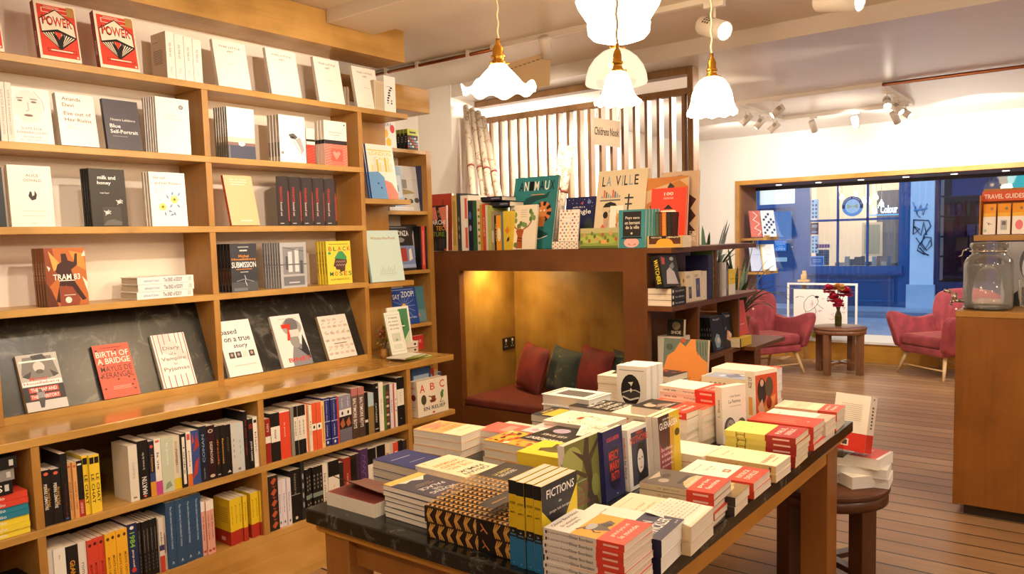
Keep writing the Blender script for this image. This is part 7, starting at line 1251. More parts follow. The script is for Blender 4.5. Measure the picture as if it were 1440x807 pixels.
for w_, h_, c, art, nm_ in ((.07, .27, '#2c2c50', [('l', [(.0, .1 * k), (1, .1 * k)], .02, '#6a6a90') for k in range(1, 10)] + [('l', [(.33, 0), (.33, 1)], .02, '#5a5a80')], 'navy plaid'), (.03, .33, '#5f7a4a', [tv('....', '#c9d0a8', .5, .4)], 'tall green')):
    book(Spec('hardback', '', .15, h_, w_ - .001, c, S=art, hard=True), (XS - .02, y + w_, ZM), 180, 0, '%s hardback spine near the middle shelf divider' % nm_); y += w_
for k, (a, b, yt, c) in enumerate(((1012.5, 1015, 369, '#8a8478'), (1015.3, 1018, 370, '#c9c5c0'), (1018.3, 1021.5, 369, '#d9d6d2'), (1021.8, 1024.3, 373, '#5c5c70'))):
    face(Spec('hardback', '', .1, .2, .01, c, c, F=[('r', .3, .2, .6, .8, '#a8a49c')]), ZM, a, b, 417, yt, 0, .16, 1, XS - .02, '%s slim upright spine past the middle shelf divider' % ('grey-brown', 'pale grey', 'off-white', 'slate')[k])
face(Spec('paperback', '', .1, .2, .01, '#f0d040', '#f0d040', F=[('r', 0, 0, 1, .42, '#efeadc'), ('r', .2, .6, .8, .64, '#c9a820')]), ZM, 1025, 1034, 414, 379, 0, .14, 1, XS - .02, 'yellow and white paperback at the far end of the middle shelf')
for k, (a, z_) in enumerate(((977, .0), )):
    pass
ZL = .7734
bkb = [('r', 0, 0, 1, 1, '#1e2026'), ('t', 'Rupi', .5, .9, .5, .07, '#d9d4cc'), ('p', [(.3, .1), (.2, .35), (.4, .5), (.6, .45), (.7, .25), (.55, .1)], '#8aa8b8'), ('e', .5, .3, .12, .08, '#d9c9b8'), ('p', [(.2, .05), (.5, .02), (.8, .06), (.5, .1)], '#3a5a7a')]
bkc = [('r', 0, 0, 1, 1, '#1e2026'), ('t', 'Tales', .5, .9, .5, .07, '#d9d4cc'), ('p', [(.2, .25), (.35, .5), (.55, .45), (.75, .35), (.6, .15)], '#e0b088'), ('e', .55, .36, .1, .08, '#efd8b8'), ('p', [(.1, .55), (.3, .62), (.25, .5)], '#5a7a9a')]
face(Spec('picture_book', '', .1, .2, .02, '#1e2026', '#1a1a1c', F=bkb, S=[tv('...', '#8a8a8a', .4, .3)]), ZL, 1003.5, 1020.5, 494, 447, 7, .014, 9, XS - .03, 'black storybook with a pale blue animal, lower shelf', 'black storybooks with pale blue animal')
face(Spec('picture_book', '', .1, .2, .02, '#1e2026', '#1a1a1c', F=bkc), ZL, 1020.8, 1034.5, 489, 441, 7, .014, 1, XS - .03, 'black storybook with an orange animal, lower shelf')
face(Spec('picture_book', '', .1, .2, .02, '#c9504a', '#a83a34', F=[('e', .3, .8, .16, .06, '#efe6da'), ('r', .2, .3, .7, .33, '#e09a90')]), ZL + .062, 1040, 1053, 471, 425, 9, .02, 1, XS - .01, 'red album leaning on two yellow books at the shelf end')
for k in range(2):
    p = at(1057, 483, X=XS + .03); q_ = at(1040.5, 486, X=XS + .03)
    book(Spec('paperback', '', .13, p.y - q_.y, .0295, '#e0c050', '#d9b540', S=[('r', .0, .9, 1, 1, '#3a3024')]), (XS + .03, p.y, ZL + .03 * (2 - k)), 180, -90, 'yellow paperback lying under the red album, %s of two' % ('upper', 'lower')[k])
# small things in the lower compartment and the orange album in front
ZB = .3604
facey(Spec('boxed_book', '', .1, .2, .02, '#2a2620', '#d9b93a', F=[('e', .55, .6, .25, .25, '#8a7a60'), ('t', 'SHOE', .55, .2, .6, .2, '#e8e0d0')]), .93, 938, 961, 472, 449, 5, .03, 1, 4.2, 'small black and yellow boxed book inside the lower shelf bay')
tag(box('storage_box', at(928, 475, Y=4.2).x, 4.17, ZL, at(960, 475, Y=4.2).x, 4.3, .929, plain('#d9d2c6', .6, name='white_card')), 'white card box under the small black and yellow boxed book', 'box')
din = [('r', 0, 0, 1, 1, '#e0904a'), ('p', [(0, 1), (.62, 1), (.5, .93), (.38, .97), (.24, .88), (.1, .84), (0, .7)], '#66756c'), ('p', [(1, 1), (.72, 1), (.74, .9), (.86, .84), (1, .8)], '#6e7a70')] + [('l', [(.76 + .06 * k, .98), (.78 + .06 * k, .86)], .012, '#3a443c') for k in range(4)] + [('l', [(.1 + .08 * k, .62 - .03 * (k % 3)), (.16 + .08 * k, .66 - .03 * (k % 3))], .012, '#b5632c') for k in range(10)] + [('e', .92, .46, .07, .04, '#55582f'), ('e', .88, .3, .1, .03, '#5f6238'), ('e', .86, .2, .09, .03, '#4f5230'), ('e', .08, .46, .035, .02, '#3a2a20'), ('e', .07, .38, .03, .018, '#3a2a20'), ('e', .1, .31, .03, .018, '#3a2a20'), ('r', .28, .3, .62, .315, '#f4cf9a'), ('r', .28, .1, .29, .3, '#f4cf9a'), ('r', .61, .1, .62, .3, '#f4cf9a'), ('e', .14, .92, .08, .03, '#4a564e'), ('e', .45, .985, .06, .02, '#b55a34')]
facey(Spec('picture_book', '', .1, .2, .02, '#e0904a', '#c05a44', F=din), .40, 928, 990, 600, 475.5, 6, .022, 1, 3.72, 'orange picture album with grey-green corners standing before the shelves')
tag(box('display_block', at(931, 600, Y=3.8).x, 3.66, 0, at(989, 600, Y=3.8).x, 3.86, .399, NOOKZ, bevel=.004), 'dark wooden block carrying the orange picture album', 'stand')
for k in range(3): book(Spec('paperback', '', .14, .2, .04, ('#1c1a1a', '#c9c0b4', '#2a2624')[k], S=[('e', .5, .3 + .2 * j, .2, .05, '#8a8478') for j in range(3)]), (XS - .02, 4.9, ZB + .041 * (3 - k)), 180, -90, '%s paperback lying on the bottom peninsula shelf' % ('top black', 'middle pale', 'bottom dark')[k])
# ================================================================== books in the window reveal
for z0, k, c, F, nm_ in ((1.46, 0, '#c96a5e', [('l', [(.3, .95), (.6, .82), (.25, .66), (.7, .5), (.3, .34), (.75, .2), (.5, .06)], .05, '#f2ddd2'), ('l', [(.75, .95), (.85, .7)], .03, '#f2ddd2')], 'salmon book with a pale squiggle'), (1.46, 1, '#dfe5ee', [('e', .2 + .17 * (j % 5), .15 + .1 * (j % 8), .09, .05, '#2f4a7a') for j in range(14)], 'white book with dark blue blots'), (1.035, 0, '#b8c4e2', [('r', .2, .6, .8, .62, '#8a9ac2'), ('r', .2, .5, .6, .51, '#8a9ac2')], 'pale lavender book'), (1.035, 1, '#e8ebf0', [('r', .0, 0, .08, 1, '#d9b93a'), ('r', .3, .6, .7, .62, '#a8b0c0')], 'white book with a yellow edge')):
    book(Spec('picture_book', '', .17, .35, .016, c, F=F), (-3.56 + .125 * k, 9.57 + .06 * k, z0 + .008), 38, -20, '%s leaning on the %s window display shelf' % (nm_, 'upper' if z0 > 1.2 else 'lower'))
# ================================================================== books on the display table
CW = '#f1e7d4'
def obi(c='#d9432f', z1=.34, txt=('prix', 'litteraire')): return (-.0, z1, c, [('t', s_, .5, .68 - .3 * k, .6, .2, '#f4e2d4') for k, s_ in enumerate(txt)])
# --- right flank, nearest the camera first (titles read from the aisle: spines towards the camera)
bou = [('r', 0, 0, 1, 1, '#efe6d8'), ('r', 0, 0, 1, .66, '#f0a52c'), ('t', 'Olivier Bourdeaut', .5, .93, .8, .05, '#3a342e'), ('t', 'En attendant', .42, .84, .5, .045, '#6a6058'), ('t', 'Bojangles', .4, .77, .4, .045, '#6a6058'), ('p', [(.25, .6), (.45, .62), (.6, .5), (.8, .45), (.72, .36), (.5, .38), (.4, .3), (.32, .42)], '#5a4a48'), ('e', .42, .55, .14, .06, '#b5b0b0'), ('p', [(.55, .5), (.68, .42), (.62, .35), (.5, .4)], '#2a2433'), ('l', [(.3, .5), (.22, .44), (.26, .38)], .03, '#4a2a1e'), ('l', [(.35, .6), (.2, .66)], .04, '#55433a')]
BOU = Spec('paperback', '', .138, .195, .015, '#efe6d8', '#dcd2c6', F=bou, S=[tv('Olivier Bourdeaut', '#5a4f46', .3, .5, .52), tv('En attendant Bojangles', '#8a7f76', .3, .36, .8), ('r', .25, .955, .75, .975, '#3a342e')], band=obi('#d9432f', .33, ('grand prix rtl', 'le monde')))
stack(BOU, .90, (878, 767), 93, 8, 'white and orange paperback with red band, at the table\'s front corner', 'orange beetle paperbacks')
win = [('r', 0, 0, 1, 1, '#efe8da'), ('t', 'Les histoires de Franz', .5, .82, .7, .035, '#6a5f55'), ('r', 0, 0, 1, .42, '#24254a'), ('t', 'MARTIN', .35, .3, .6, .11, '#f2ece2'), ('t', 'WINCKLER', .5, .17, .8, .12, '#f2ece2'), ('t', 'pol', .85, .05, .14, .03, '#d9d4cc')]
stack(Spec('paperback', '', .146, .235, .04, '#efe8da', '#24254a', F=win, S=[tv('WINCKLER', '#d9d4cc', .4, .3, .5)], pages=PAGESW), .86, (930, 760), 95, 2, 'thick white and navy paperback behind the orange-covered pile', 'thick navy-banded paperbacks')
S5 = [('r', 0, 0, 1, 1, '#ecdcbc'), ('t', 'Le coeur', .45, .72, .4, .05, '#d8905a'), ('t', 'du pelican', .5, .62, .5, .05, '#d8905a'), ('r', .15, .9, .8, .91, '#b5a58a'), ('r', .6, .06, .9, .16, '#8a4a2a')]
stack(Spec('paperback', '', .155, .225, .037, '#ecdcbc', '#dcc498', F=S5, S=[('r', .2, .1, .8, .25, '#8a6a40')]), .852, (972, 741), 94, 2, 'thick cream paperback with orange title, under the handwritten note', 'thick cream noted paperbacks')
nt_p = at(972, 741, Z=.8535)
def note(lbl, p, yaw, w, h, tilt=0, lines=9):
    t = thing('handwritten_note', lbl, 'note', p, math.radians(yaw)); m = MB(); m.add([(0, 0, 0), (w, 0, 0), (w, h, .004), (0, h, .014)], [(0, 1, 2, 3)], ink('#f2e9d8'))
    rd = random.Random(int(p[1] * 100))
    for k in range(lines):
        x = .008
        while x < w - .02:
            l = rd.uniform(.006, .016); f = .93 - .09 * k
            m.add([(x, h * f - .001, .0012 + .012 * f), (x + l, h * f - .001, .0012 + .010 * f), (x + l, h * f + .001, .0014 + .010 * f), (x, h * f + .001, .0014 + .012 * f)], [(0, 1, 2, 3)], ink('#a0714a')); x += l + .005
    P2_(m.build('note_sheet'), t); return t
def P2_(o, t): o.parent = t; return o
note('handwritten staff note on white paper resting on the cream pile', (nt_p.x - .01, nt_p.y + .005, .853), 93, .15, .11)
tul = [('r', 0, 0, 1, 1, '#8a7a68'), ('r', 0, .35, 1, 1, '#5c5048'), ('p', [(.1, .4), (.5, .55), (.9, .45), (.9, .36), (.1, .36)], '#c9b89a'), ('e', .3, .75, .12, .07, '#a8988a'), ('e', .6, .8, .14, .06, '#3a322e'), ('p', [(.2, .95), (.5, .85), (.8, .95)], '#b5a898'), ('r', .25, .5, .8, .56, '#2a2624'), ('t', 'marcus malte', .5, .45, .6, .04, '#d9c23a'), ('t', 'le garcon', .5, .4, .5, .035, '#efe6d2')]
stack(Spec('paperback', '', .14, .205, .017, '#8a7a68', '#cdbb9a', F=tul, S=[tv('le garcon', '#8a7a60', .3, .4, .6)], band=obi('#d2402c', .36, ('prix', 'femina'))), .867, (1004, 694.6), 94, 5, 'grey-brown photographic paperback with red band, mid table edge', 'grey-brown red-banded paperbacks')
lan2 = [('r', 0, 0, 1, 1, '#b5a070'), ('r', 0, .5, 1, 1, '#9ab0b0'), ('p', [(0, .5), (.3, .65), (.6, .52), (1, .6), (1, .45), (0, .4)], '#6a7a6a'), ('r', 0, 0, 1, .2, '#8a7040'), ('e', .5, .2, .3, .06, '#c9b080')]
stack(Spec('paperback', '', .12, .2, .025, '#b5a070', '#3a3430', F=lan2), .832, (1034, 700), 93, 2, 'small paperback with a hazy landscape, behind the grey-brown pile', 'small landscape paperbacks')
dv = [('r', 0, 0, 1, 1, '#f3ead9'), ('t', 'Patrick Deville', .45, .86, .5, .035, '#a89880'), ('t', 'Taba-Taba', .5, .72, .4, .045, '#a8704a'), ('t', 'roman', .5, .64, .2, .03, '#b5a58c'), ('r', .42, .42, .62, .52, '#b5452f'), ('e', .52, .47, .06, .03, '#e8c9a8')]
stack(Spec('paperback', '', .146, .225, .022, '#f3ead9', '#efe4d0', F=dv, S=[tv('deville', '#8a7a68', .25, .4, .7)], band=obi('#d9432f', .36, ('PATRICK', 'DEVILLE'))), .825, (1060, 680), 92, 2, 'white paperback with small red emblem and red band', 'white red-emblem paperbacks')
rh = [('r', 0, 0, 1, 1, '#eedcb8'), ('t', 'Les evanouis', .45, .8, .45, .045, '#c98a4a'), ('t', 'roman', .45, .7, .2, .03, '#c9a070'), ('t', 'REINHARDT', .5, .2, .78, .07, '#c9402f'), ('r', .3, .1, .7, .115, '#d88a6a')]
stack(Spec('paperback', '', .138, .228, .025, '#eedcb8', '#dcb87c', F=rh, S=[('r', .2, .06, .8, .09, '#8a5a2a'), tv('reinhardt', '#a8804a', .3, .35, .65)]), .83, (1091, 656), 90, 2, 'cream paperback with red capital author lettering', 'cream red-lettered paperbacks')
ylw = [('r', 0, 0, 1, 1, '#ecdf74'), ('t', 'Philippe Jaenada', .45, .84, .5, .035, '#a8984a'), ('t', 'La serpe', .5, .72, .35, .045, '#a8984a')]
stack(Spec('paperback', '', .15, .232, .019, '#ecdf74', '#e4d463', F=ylw, S=[('r', 0, .82, 1, .835, '#8a7a2a'), ('r', 0, .7, 1, .715, '#8a7a2a'), tv('grasset', '#6a5a1a', .12, .4, .76)], band=obi('#a52a20', .42, ('PAUL', 'GREVEILLAC'))), .875, (1119, 617), 92, 5, 'pale yellow paperback with dark red band near the far corner', 'pale yellow dark-banded paperbacks')
rdc = [('r', 0, 0, 1, 1, '#d8442e'), ('r', .2, .3, .3, .9, '#e8705a'), ('r', .4, .35, .5, .85, '#e8705a'), ('r', .62, .3, .7, .9, '#e8705a'), ('e', .5, .16, .04, .02, '#f0c0a8')]
stack(Spec('paperback', '', .14, .23, .02, '#d8442e', '#d8442e', F=rdc), .862, (1144, 601), 91, 4, 'plain red-covered paperback behind the pale yellow pile', 'plain red paperbacks')
stack(Spec('paperback', '', .13, .23, .02, '#f0e4d0', '#e4d4bc', F=[('t', 'roman', .5, .8, .3, .04, '#b59a80'), ('r', 0, 0, 1, .22, '#e8a890')]), .852, (1161, 594), 90, 3, 'cream and pale pink paperback behind the plain red pile', 'cream and pink paperbacks')
stack(Spec('paperback', '', .135, .232, .03, '#efd5b4', '#e8b898', F=[('r', 0, .5, 1, .8, '#f0c4a4'), ('t', 'peau', .4, .65, .3, .05, '#c98a6a')], band=obi('#d2503c', .3, ('prix', 'fnac'))), .85, (1177, 580), 92, 2, 'peach paperback with red band at the far aisle corner', 'peach red-banded paperbacks')
# --- the ridge of standing books down the middle
FI = [('r', 0, 0, 1, 1, '#ecd030'), ('p', [(0, 1), (1, 1), (1, .86), (.48, .38), (0, .72)], '#2c2e34'), ('t', 'FICTIONS', .52, .88, .78, .1, '#f4f1ea'), ('t', 'de', .5, .75, .08, .03, '#d9d6d0'), ('t', 'jorge luis borges', .5, .66, .6, .04, '#d9d6d0'), ('r', 0, 0, 1, .33, '#1f6c9c'), ('r', 0, .3, 1, .37, '#1a1a1c')]
FS_ = [('r', 0, 0, 1, .34, '#1f6c9c'), ('r', 0, .34, 1, .45, '#17171a'), ('r', 0, .84, 1, 1, '#17171a'), ('t', 'FICTIONS', .5, .74, .7, .03, '#2a2418'), ('t', 'et', .5, .68, .14, .014, '#2a2418'), ('t', 'MORTS', .5, .63, .6, .022, '#2a2418'), ('t', 'LA', .5, .41, .24, .02, '#efeae0'), ('t', 'FORCE', .5, .37, .7, .02, '#6fb0d8'), ('t', 'nf', .5, .04, .2, .012, '#a8c9e0')]
FIC = Spec('paperback', '', .148, .2, .0215, '#ecd030', '#d9b51e', F=FI, S=FS_)
fx_ = at(764, 808, Z=TZ)
for k in range(4): book(FIC, (fx_.x - .0247 * k, fx_.y + (0, .003, .001, .005)[k], TZ + .0004), 91, 0, 'upright black, yellow and blue fictions paperback, %s from the orange-covered pile' % ORD[k + 1], 'fictions paperbacks')
def stand(sp, X, y0, y1, h, t, label, z=TZ, yaw=90, n=1, lean=3):
    for k in range(n): book(sp.var(w=(y1 - y0) / max(.4, math.sin(math.radians(yaw))), h=h, t=t), (X - (t + .001) * k, y0, z + t * .06 + .0004), yaw, -lean, label if k == 0 else '%s copy behind ' % ORD[k] + label)
arb = [('r', 0, 0, 1, 1, '#7a7a3c'), ('e', .2, .7, .3, .25, '#a8a85c'), ('e', .25, .2, .25, .2, '#8f964a'), ('p', [(.55, 0), (.62, .45), (.5, .7), (.2, .9), (.52, .78), (.6, 1), (.72, 1), (.7, .75), (1, .95), (1, .88), (.76, .66), (.78, .3), (.95, 0)], '#4a3a2a'), ('p', [(.6, .5), (.3, .62), (.06, .6), (.3, .56), (.6, .42)], '#5a4632'), ('e', .85, .3, .12, .16, '#8a924a')] + [('t', s_, .38, .36 - .075 * k, .5 if k != 2 else .3, .055, '#a8506a') for k, s_ in enumerate(('LA VIE', 'SECRETE', 'DES', 'ARBRES'))] + [('t', 'peter wohlleben', .38, .44, .4, .03, '#e9e4d4')]
stand(Spec('paperback', '', .1, .2, .03, '#7a7a3c', '#ece4d8', F=arb, S=[tv('LA VIE SECRETE', '#4a443c', .4, .3, .55, 90)]), -1.118, 1.675, 1.842, .198, .022, 'green woodland photograph paperback standing in the middle ridge')
lol = [('r', 0, 0, 1, 1, '#27275c'), ('t', 'LOLA LAFON', .5, .86, .62, .06, '#e8503a'), ('e', .5, .42, .34, .3, '#1c1a3c'), ('p', [(.3, .7), (.7, .74), (.78, .5), (.6, .2), (.4, .2), (.26, .45)], '#1a1830'), ('t', 'MERCY', .5, .62, .5, .13, '#e8452f'), ('t', 'MARY', .52, .47, .5, .13, '#e8452f'), ('t', 'PATTY', .54, .32, .42, .12, '#e8452f'), ('r', .55, .05, .62, .06, '#e0dcd4')]
stand(Spec('paperback', '', .1, .2, .03, '#27275c', '#27275c', F=lol), -1.104, 1.846, 1.955, .2, .016, 'deep blue paperback with red lettered face standing in the middle ridge')
not_ = [('r', 0, 0, 1, 1, '#f1ece4'), ('r', .16, .06, .94, .93, '#3f4150'), ('t', 'AMELIE', .6, .9, .36, .05, '#d8432f'), ('t', 'NOTHOMB', .55, .8, .9, .12, '#d8503a'), ('e', .6, .42, .24, .27, '#2a2426'), ('e', .58, .42, .16, .2, '#e4dcd4'), ('p', [(.4, .06), (.45, .2), (.6, .24), (.8, .3), (.94, .22), (.94, .06)], '#1c1a20'), ('e', .52, .46, .035, .012, '#3a3430'), ('e', .66, .47, .035, .012, '#3a3430'), ('l', [(.59, .46), (.58, .38), (.61, .37)], .012, '#b5a598'), ('e', .59, .31, .04, .012, '#8a3a34'), ('p', [(.42, .5), (.48, .64), (.7, .66), (.78, .52), (.8, .3), (.88, .45), (.8, .7), (.5, .72), (.38, .58)], '#2a2426')]
stand(Spec('paperback', '', .1, .2, .03, '#f1ece4', '#efe8dc', F=not_, S=[tv('nothomb', '#c9402f', .35, .35, .7), tv('le livre', '#6a6058', .3, .3, .35)]), -1.092, 1.964, 2.085, .182, .022, 'white-framed portrait paperback with orange-red name, in the middle ridge', n=2)
gue = [('r', 0, 0, 1, 1, '#d9b92c'), ('p', [(0, 0), (.62, 0), (.6, .5), (.5, .8), (.3, .86), (0, .8)], '#8f3a4a'), ('r', 0, .78, .5, 1, '#3a2420'), ('e', .3, .68, .3, .2, '#4a1e24'), ('p', [(.55, .95), (.72, .9), (.7, .55), (.62, .3), (.7, .0), (.5, .0), (.5, .6)], '#c9982a'), ('e', .86, .66, .12, .06, '#5a4420'), ('t', 'JEAN-MICHEL', .45, .93, .5, .04, '#efe6da'), ('t', 'GUENASSIA', .47, .84, .86, .11, '#f4f0ea')] + [('t', s_, .33, .48 - .085 * k, .52, .05, '#f0d8d4') for k, s_ in enumerate(('De l influence', 'de David Bowie', 'sur la destinee', 'des jeunes filles'))]
stand(Spec('paperback', '', .1, .2, .03, '#d9b92c', '#e9dfd0', F=gue), -1.055, 2.088, 2.23, .2, .02, 'yellow and crimson paperback with white author name, in the middle ridge', n=2)
fem = [('r', 0, 0, 1, 1, '#efe6d8'), ('t', 'Leila Slimani', .55, .82, .42, .035, '#7a6f64'), ('t', 'La Femme', .52, .73, .5, .06, '#6a6058'), ('r', .3, .64, .8, .65, '#b5a898'), ('e', .3, .26, .24, .2, '#5c5650'), ('e', .34, .28, .16, .14, '#a8a098'), ('e', .8, .24, .2, .18, '#6a645c'), ('e', .8, .24, .12, .11, '#b5aea4'), ('l', [(.24, .2), (.36, .3), (.26, .36)], .02, '#3a3632'), ('r', 0, 0, 1, .05, '#efe6d8')]
pfm = at(1017, 626, Z=TZ)
book(Spec('paperback', '', .118, .205, .032, '#efe6d8', '#e9dece', F=fem, S=[tv('L. Slimani', '#6a6058', .3, .35, .62, 90)]), (pfm.x, pfm.y, TZ + .001), 68, -2, 'white paperback with two grey oval drawings standing in the far ridge')
agp = [('r', 0, 0, 1, 1, '#efe4d0'), ('r', .02, .03, .98, .92, '#c9512f'), ('e', .3, .6, .2, .25, '#2a1e1e'), ('e', .62, .66, .18, .2, '#5a4a3a'), ('p', [(.2, .1), (.5, .4), (.9, .5), (.8, .1)], '#e0904a'), ('p', [(.1, .3), (.3, .45), (.4, .2), (.2, .08)], '#d9a88a'), ('e', .6, .35, .12, .12, '#8a2a24'), ('e', .3, .76, .08, .07, '#c9a088'), ('p', [(.1, .06), (.5, .14), (.9, .06)], '#2a2020')]
pag = at(1063, 596, Z=TZ)
book(Spec('paperback', '', .14, .205, .045, '#efe4d0', '#efe4d0', F=agp, S=[tv('AGE OF', '#5a5048', .22, .4, .78, 90), ('r', .3, .15, .7, .5, '#e8a850')]), (pag.x, pag.y, TZ + .001), 72, -2, 'thick paperback with an orange painted dance scene standing in the far ridge')
# --- piles behind the ridge
gal = [('r', 0, 0, 1, 1, '#f0e4ce'), ('l', [(.04, .04), (.96, .04), (.96, .96), (.04, .96), (.04, .04)], .008, '#c9503c'), ('t', 'Le jour d avant', .5, .66, .4, .03, '#a8705a'), ('t', 'sorj chalandon', .5, .74, .36, .025, '#a89880')]
GAL = Spec('paperback', '', .145, .21, .03, '#f0e4ce', '#ecdcc2', F=gal, S=[tv('chalandon', '#8a7a68', .22, .3, .45), ('r', 0, 0, .06, 1, '#c9503c'), tv('.......', '#6a6058', .2, .3, .75)])
stack(GAL, .89, (932, 590), 89, 4, 'cream paperback with thin red rule, behind the portrait covers', 'cream red-ruled paperbacks')
jab = [('r', 0, 0, 1, 1, '#2c2826'), ('e', .3, .75, .14, .1, '#c9a08a'), ('e', .6, .6, .2, .12, '#5a4a44'), ('p', [(.2, .6), (.5, .7), (.8, .55), (.6, .48)], '#8a7a70'), ('t', 'GUEZ', .4, .84, .34, .06, '#e8dcc8'), ('t', 'LA DISPARITION', .5, .5, .7, .05, '#e8dcc8')]
JB = Spec('paperback', '', .15, .22, .024, '#2c2826', '#e8dccb', F=jab, band=obi('#d9402c', .4, ('prix', 'renaudot')))
stack(Spec('paperback', '', .15, .22, .024, '#e9ddc8', '#e8dccb'), .9176, (965.5, 581.5), 88, 6, 'dark photographic paperback with red band behind the yellow name cover', 'dark red-banded paperbacks', top=JB)
stack(Spec('paperback', '', .16, .225, .024, '#ecdfca', '#e8dccb', F=[('r', 0, 0, 1, 1, '#e05a44'), ('r', .3, .5, .7, .9, '#e8806a')]), .914, (988, 577), 88, 6, 'salmon-red paperback under the white red-ended pile', 'salmon-red paperbacks')
wr = [('r', 0, 0, 1, 1, '#f3e9d6'), ('t', 'Kerangal', .5, .74, .36, .03, '#a89880'), ('t', 'Une vie', .48, .66, .3, .03, '#8a7a68')]
pw = at(1007, 552, Z=.962)
stack(Spec('paperback', '', .15, .24, .024, '#f3e9d6', '#f0e4d0', F=wr, S=[tv('kerangal', '#8a7a68', .22, .3, .45), tv('une vie', '#4a4038', .22, .3, .8)], band=obi('#d9432f', .36, ('prix', 'livre'))), .962, None, 84, 2, 'white red-banded paperback on top of the salmon pile', 'white paperbacks crowning the salmon pile', z0=.9145, world=(pw.x, pw.y, .962))
stack(GAL, .832, None, 88, 2, 'low cream red-ruled paperback beside the yellow name cover', 'low cream paperbacks', world=(-.995, 2.25, .832))
fla = [('r', 0, 0, 1, 1, '#e9d6b4'), ('r', 0, .12, 1, .97, '#8a93ac'), ('p', [(.1, .5), (.4, .7), (.6, .55), (.9, .75), (.9, .4), (.5, .3)], '#5c6480'), ('p', [(.5, .4), (.65, .5), (.6, .3)], '#e9e6e0'), ('e', .3, .7, .12, .06, '#c2c6d2')]
stack(Spec('paperback', '', .16, .24, .05, '#e9d6b4', '#ecd9ba', F=fla, S=[tv('america', '#6a5a40', .3, .3, .25), tv('....', '#a8926a', .3, .2, .7)]), .93, (1064, 536), 88, 3, 'thick paperback with blue-grey sky picture on the tall far pile', 'thick blue-grey paperbacks')
stack(Spec('paperback', '', .16, .25, .03, '#f3e8d4', '#f0e4d0', F=[('t', 'roman', .5, .7, .3, .03, '#c9b59a'), ('r', .94, 0, 1, 1, '#d9503c')], pages=PAGESW, band=obi('#d9503c', .2, ('', ''))), .9477, (1080, 524), 88, 5, 'white paperback with red edge in the tallest far pile', 'tall white red-edged paperbacks')
# --- left flank (covers turned to the bookcase)
mov = [('r', 0, 0, 1, 1, '#4b4654'), ('r', 0, 0, 1, .16, '#e4c06a'), ('p', [(.1, .16), (.3, .3), (.5, .2), (.7, .24), (.8, .16)], '#e9e2d4'), ('t', 'MOVING', .5, .82, .66, .09, '#e4dfd8'), ('t', 'THE', .5, .72, .24, .07, '#e4dfd8'), ('t', 'PALACE', .5, .61, .66, .09, '#e4dfd8'), ('t', 'charif majdalani', .5, .48, .5, .035, '#d9a880'), ('r', .3, .42, .7, .43, '#b5a898'), ('r', .2, .93, .8, .94, '#a8a0a8')]
stack(Spec('paperback', '', .135, .2, .015, '#4b4654', '#e4c06a', F=mov), .87, (589, 664), -92, 6, 'dark mauve paperback with gold foot, at the front left pile'.replace('front left', 'nearest aisle'), 'mauve and gold paperbacks')
fanp = at(463, 706, Z=TZ)
FAN = thing('open_paperback', 'thick paperback with its cover curling open at the bookcase corner of the table', 'book', (-1.77, 1.40, TZ))
m = MB().box(0, 0, 0, .2, .15, .038, PAGES).build('page_block', FAN)
cv = MB(); n = 10; vs = []
for i in range(n + 1):
    s = i / n; a_ = 1.0 * s * .5
    for x in (0, .2): vs.append((x + .015 * s, .15 - .15 * s * math.cos(a_ * .6), .0385 + .05 * s * s * (1 - x * 1.6)))
cv.add(vs, [(2 * i, 2 * i + 1, 2 * i + 3, 2 * i + 2) for i in range(n)], ink('#6a4a42'), True)
cv.add([(x, y, z + .0006) for x, y, z in vs], [(2 * i, 2 * i + 2, 2 * i + 3, 2 * i + 1) for i in range(n)], ink('#7a5248'), True)
cv.build('curled_cover', FAN); MB().box(.002, .002, .0381, .198, .148, .0388, ink('#a8544a')).build('endpaper', FAN); MB().box(0, .148, 0, .2, .151, .038, ink('#5a3a34')).build('spine_cover', FAN)
nav = [('r', 0, 0, 1, 1, '#33386f'), ('r', .25, .6, .7, .62, '#a8b0d0'), ('r', .3, .3, .85, .32, '#c9cfe4')]
stack(Spec('paperback', '', .14, .2, .027, '#33386f', '#33386f', F=nav, pages=PAGESG), .86, (571, 631.5), -92, 3, 'navy blue paperback in the pile beside the cream title pile', 'navy blue paperbacks')
pam = [('r', 0, 0, 1, 1, '#f2e4bf')] + [('t', s_, .5, v, .7, .09, c) for s_, v, c in (('ORHAN', .88, '#2a2624'), ('PAMUK', .76, '#2a2624'), ('THE RED-', .55, '#d8923a'), ('HAIRED', .42, '#d8923a'), ('WOMAN', .29, '#d8923a'))] + [('e', .85, .08, .04, .03, '#e8c25a')]
stack(Spec('paperback', '', .142, .205, .02, '#f2e4bf', '#e9d9ae', F=pam), .872, (631, 639), -92, 4, 'cream paperback with black and orange capitals, reading from the bookcase', 'cream orange-capital paperbacks')
kn = [('r', 0, 0, 1, 1, '#eab070'), ('r', 0, .6, 1, 1, '#f0dcb8'), ('t', 'SEASON', .45, .5, .6, .14, '#d87a4a'), ('p', [(.1, .1), (.5, .3), (.9, .1), (.7, .05)], '#d88a78'), ('t', 'AUTUMN', .5, .3, .66, .1, '#d8605a'), ('r', .2, .75, .7, .77, '#d8a880')]
stack(Spec('paperback', '', .15, .215, .03, '#eab070', '#c9503c', F=kn), .86, (618, 591), -86, 3, 'peach and cream paperback with curled top, by the nook-side aisle', 'peach curled paperbacks')
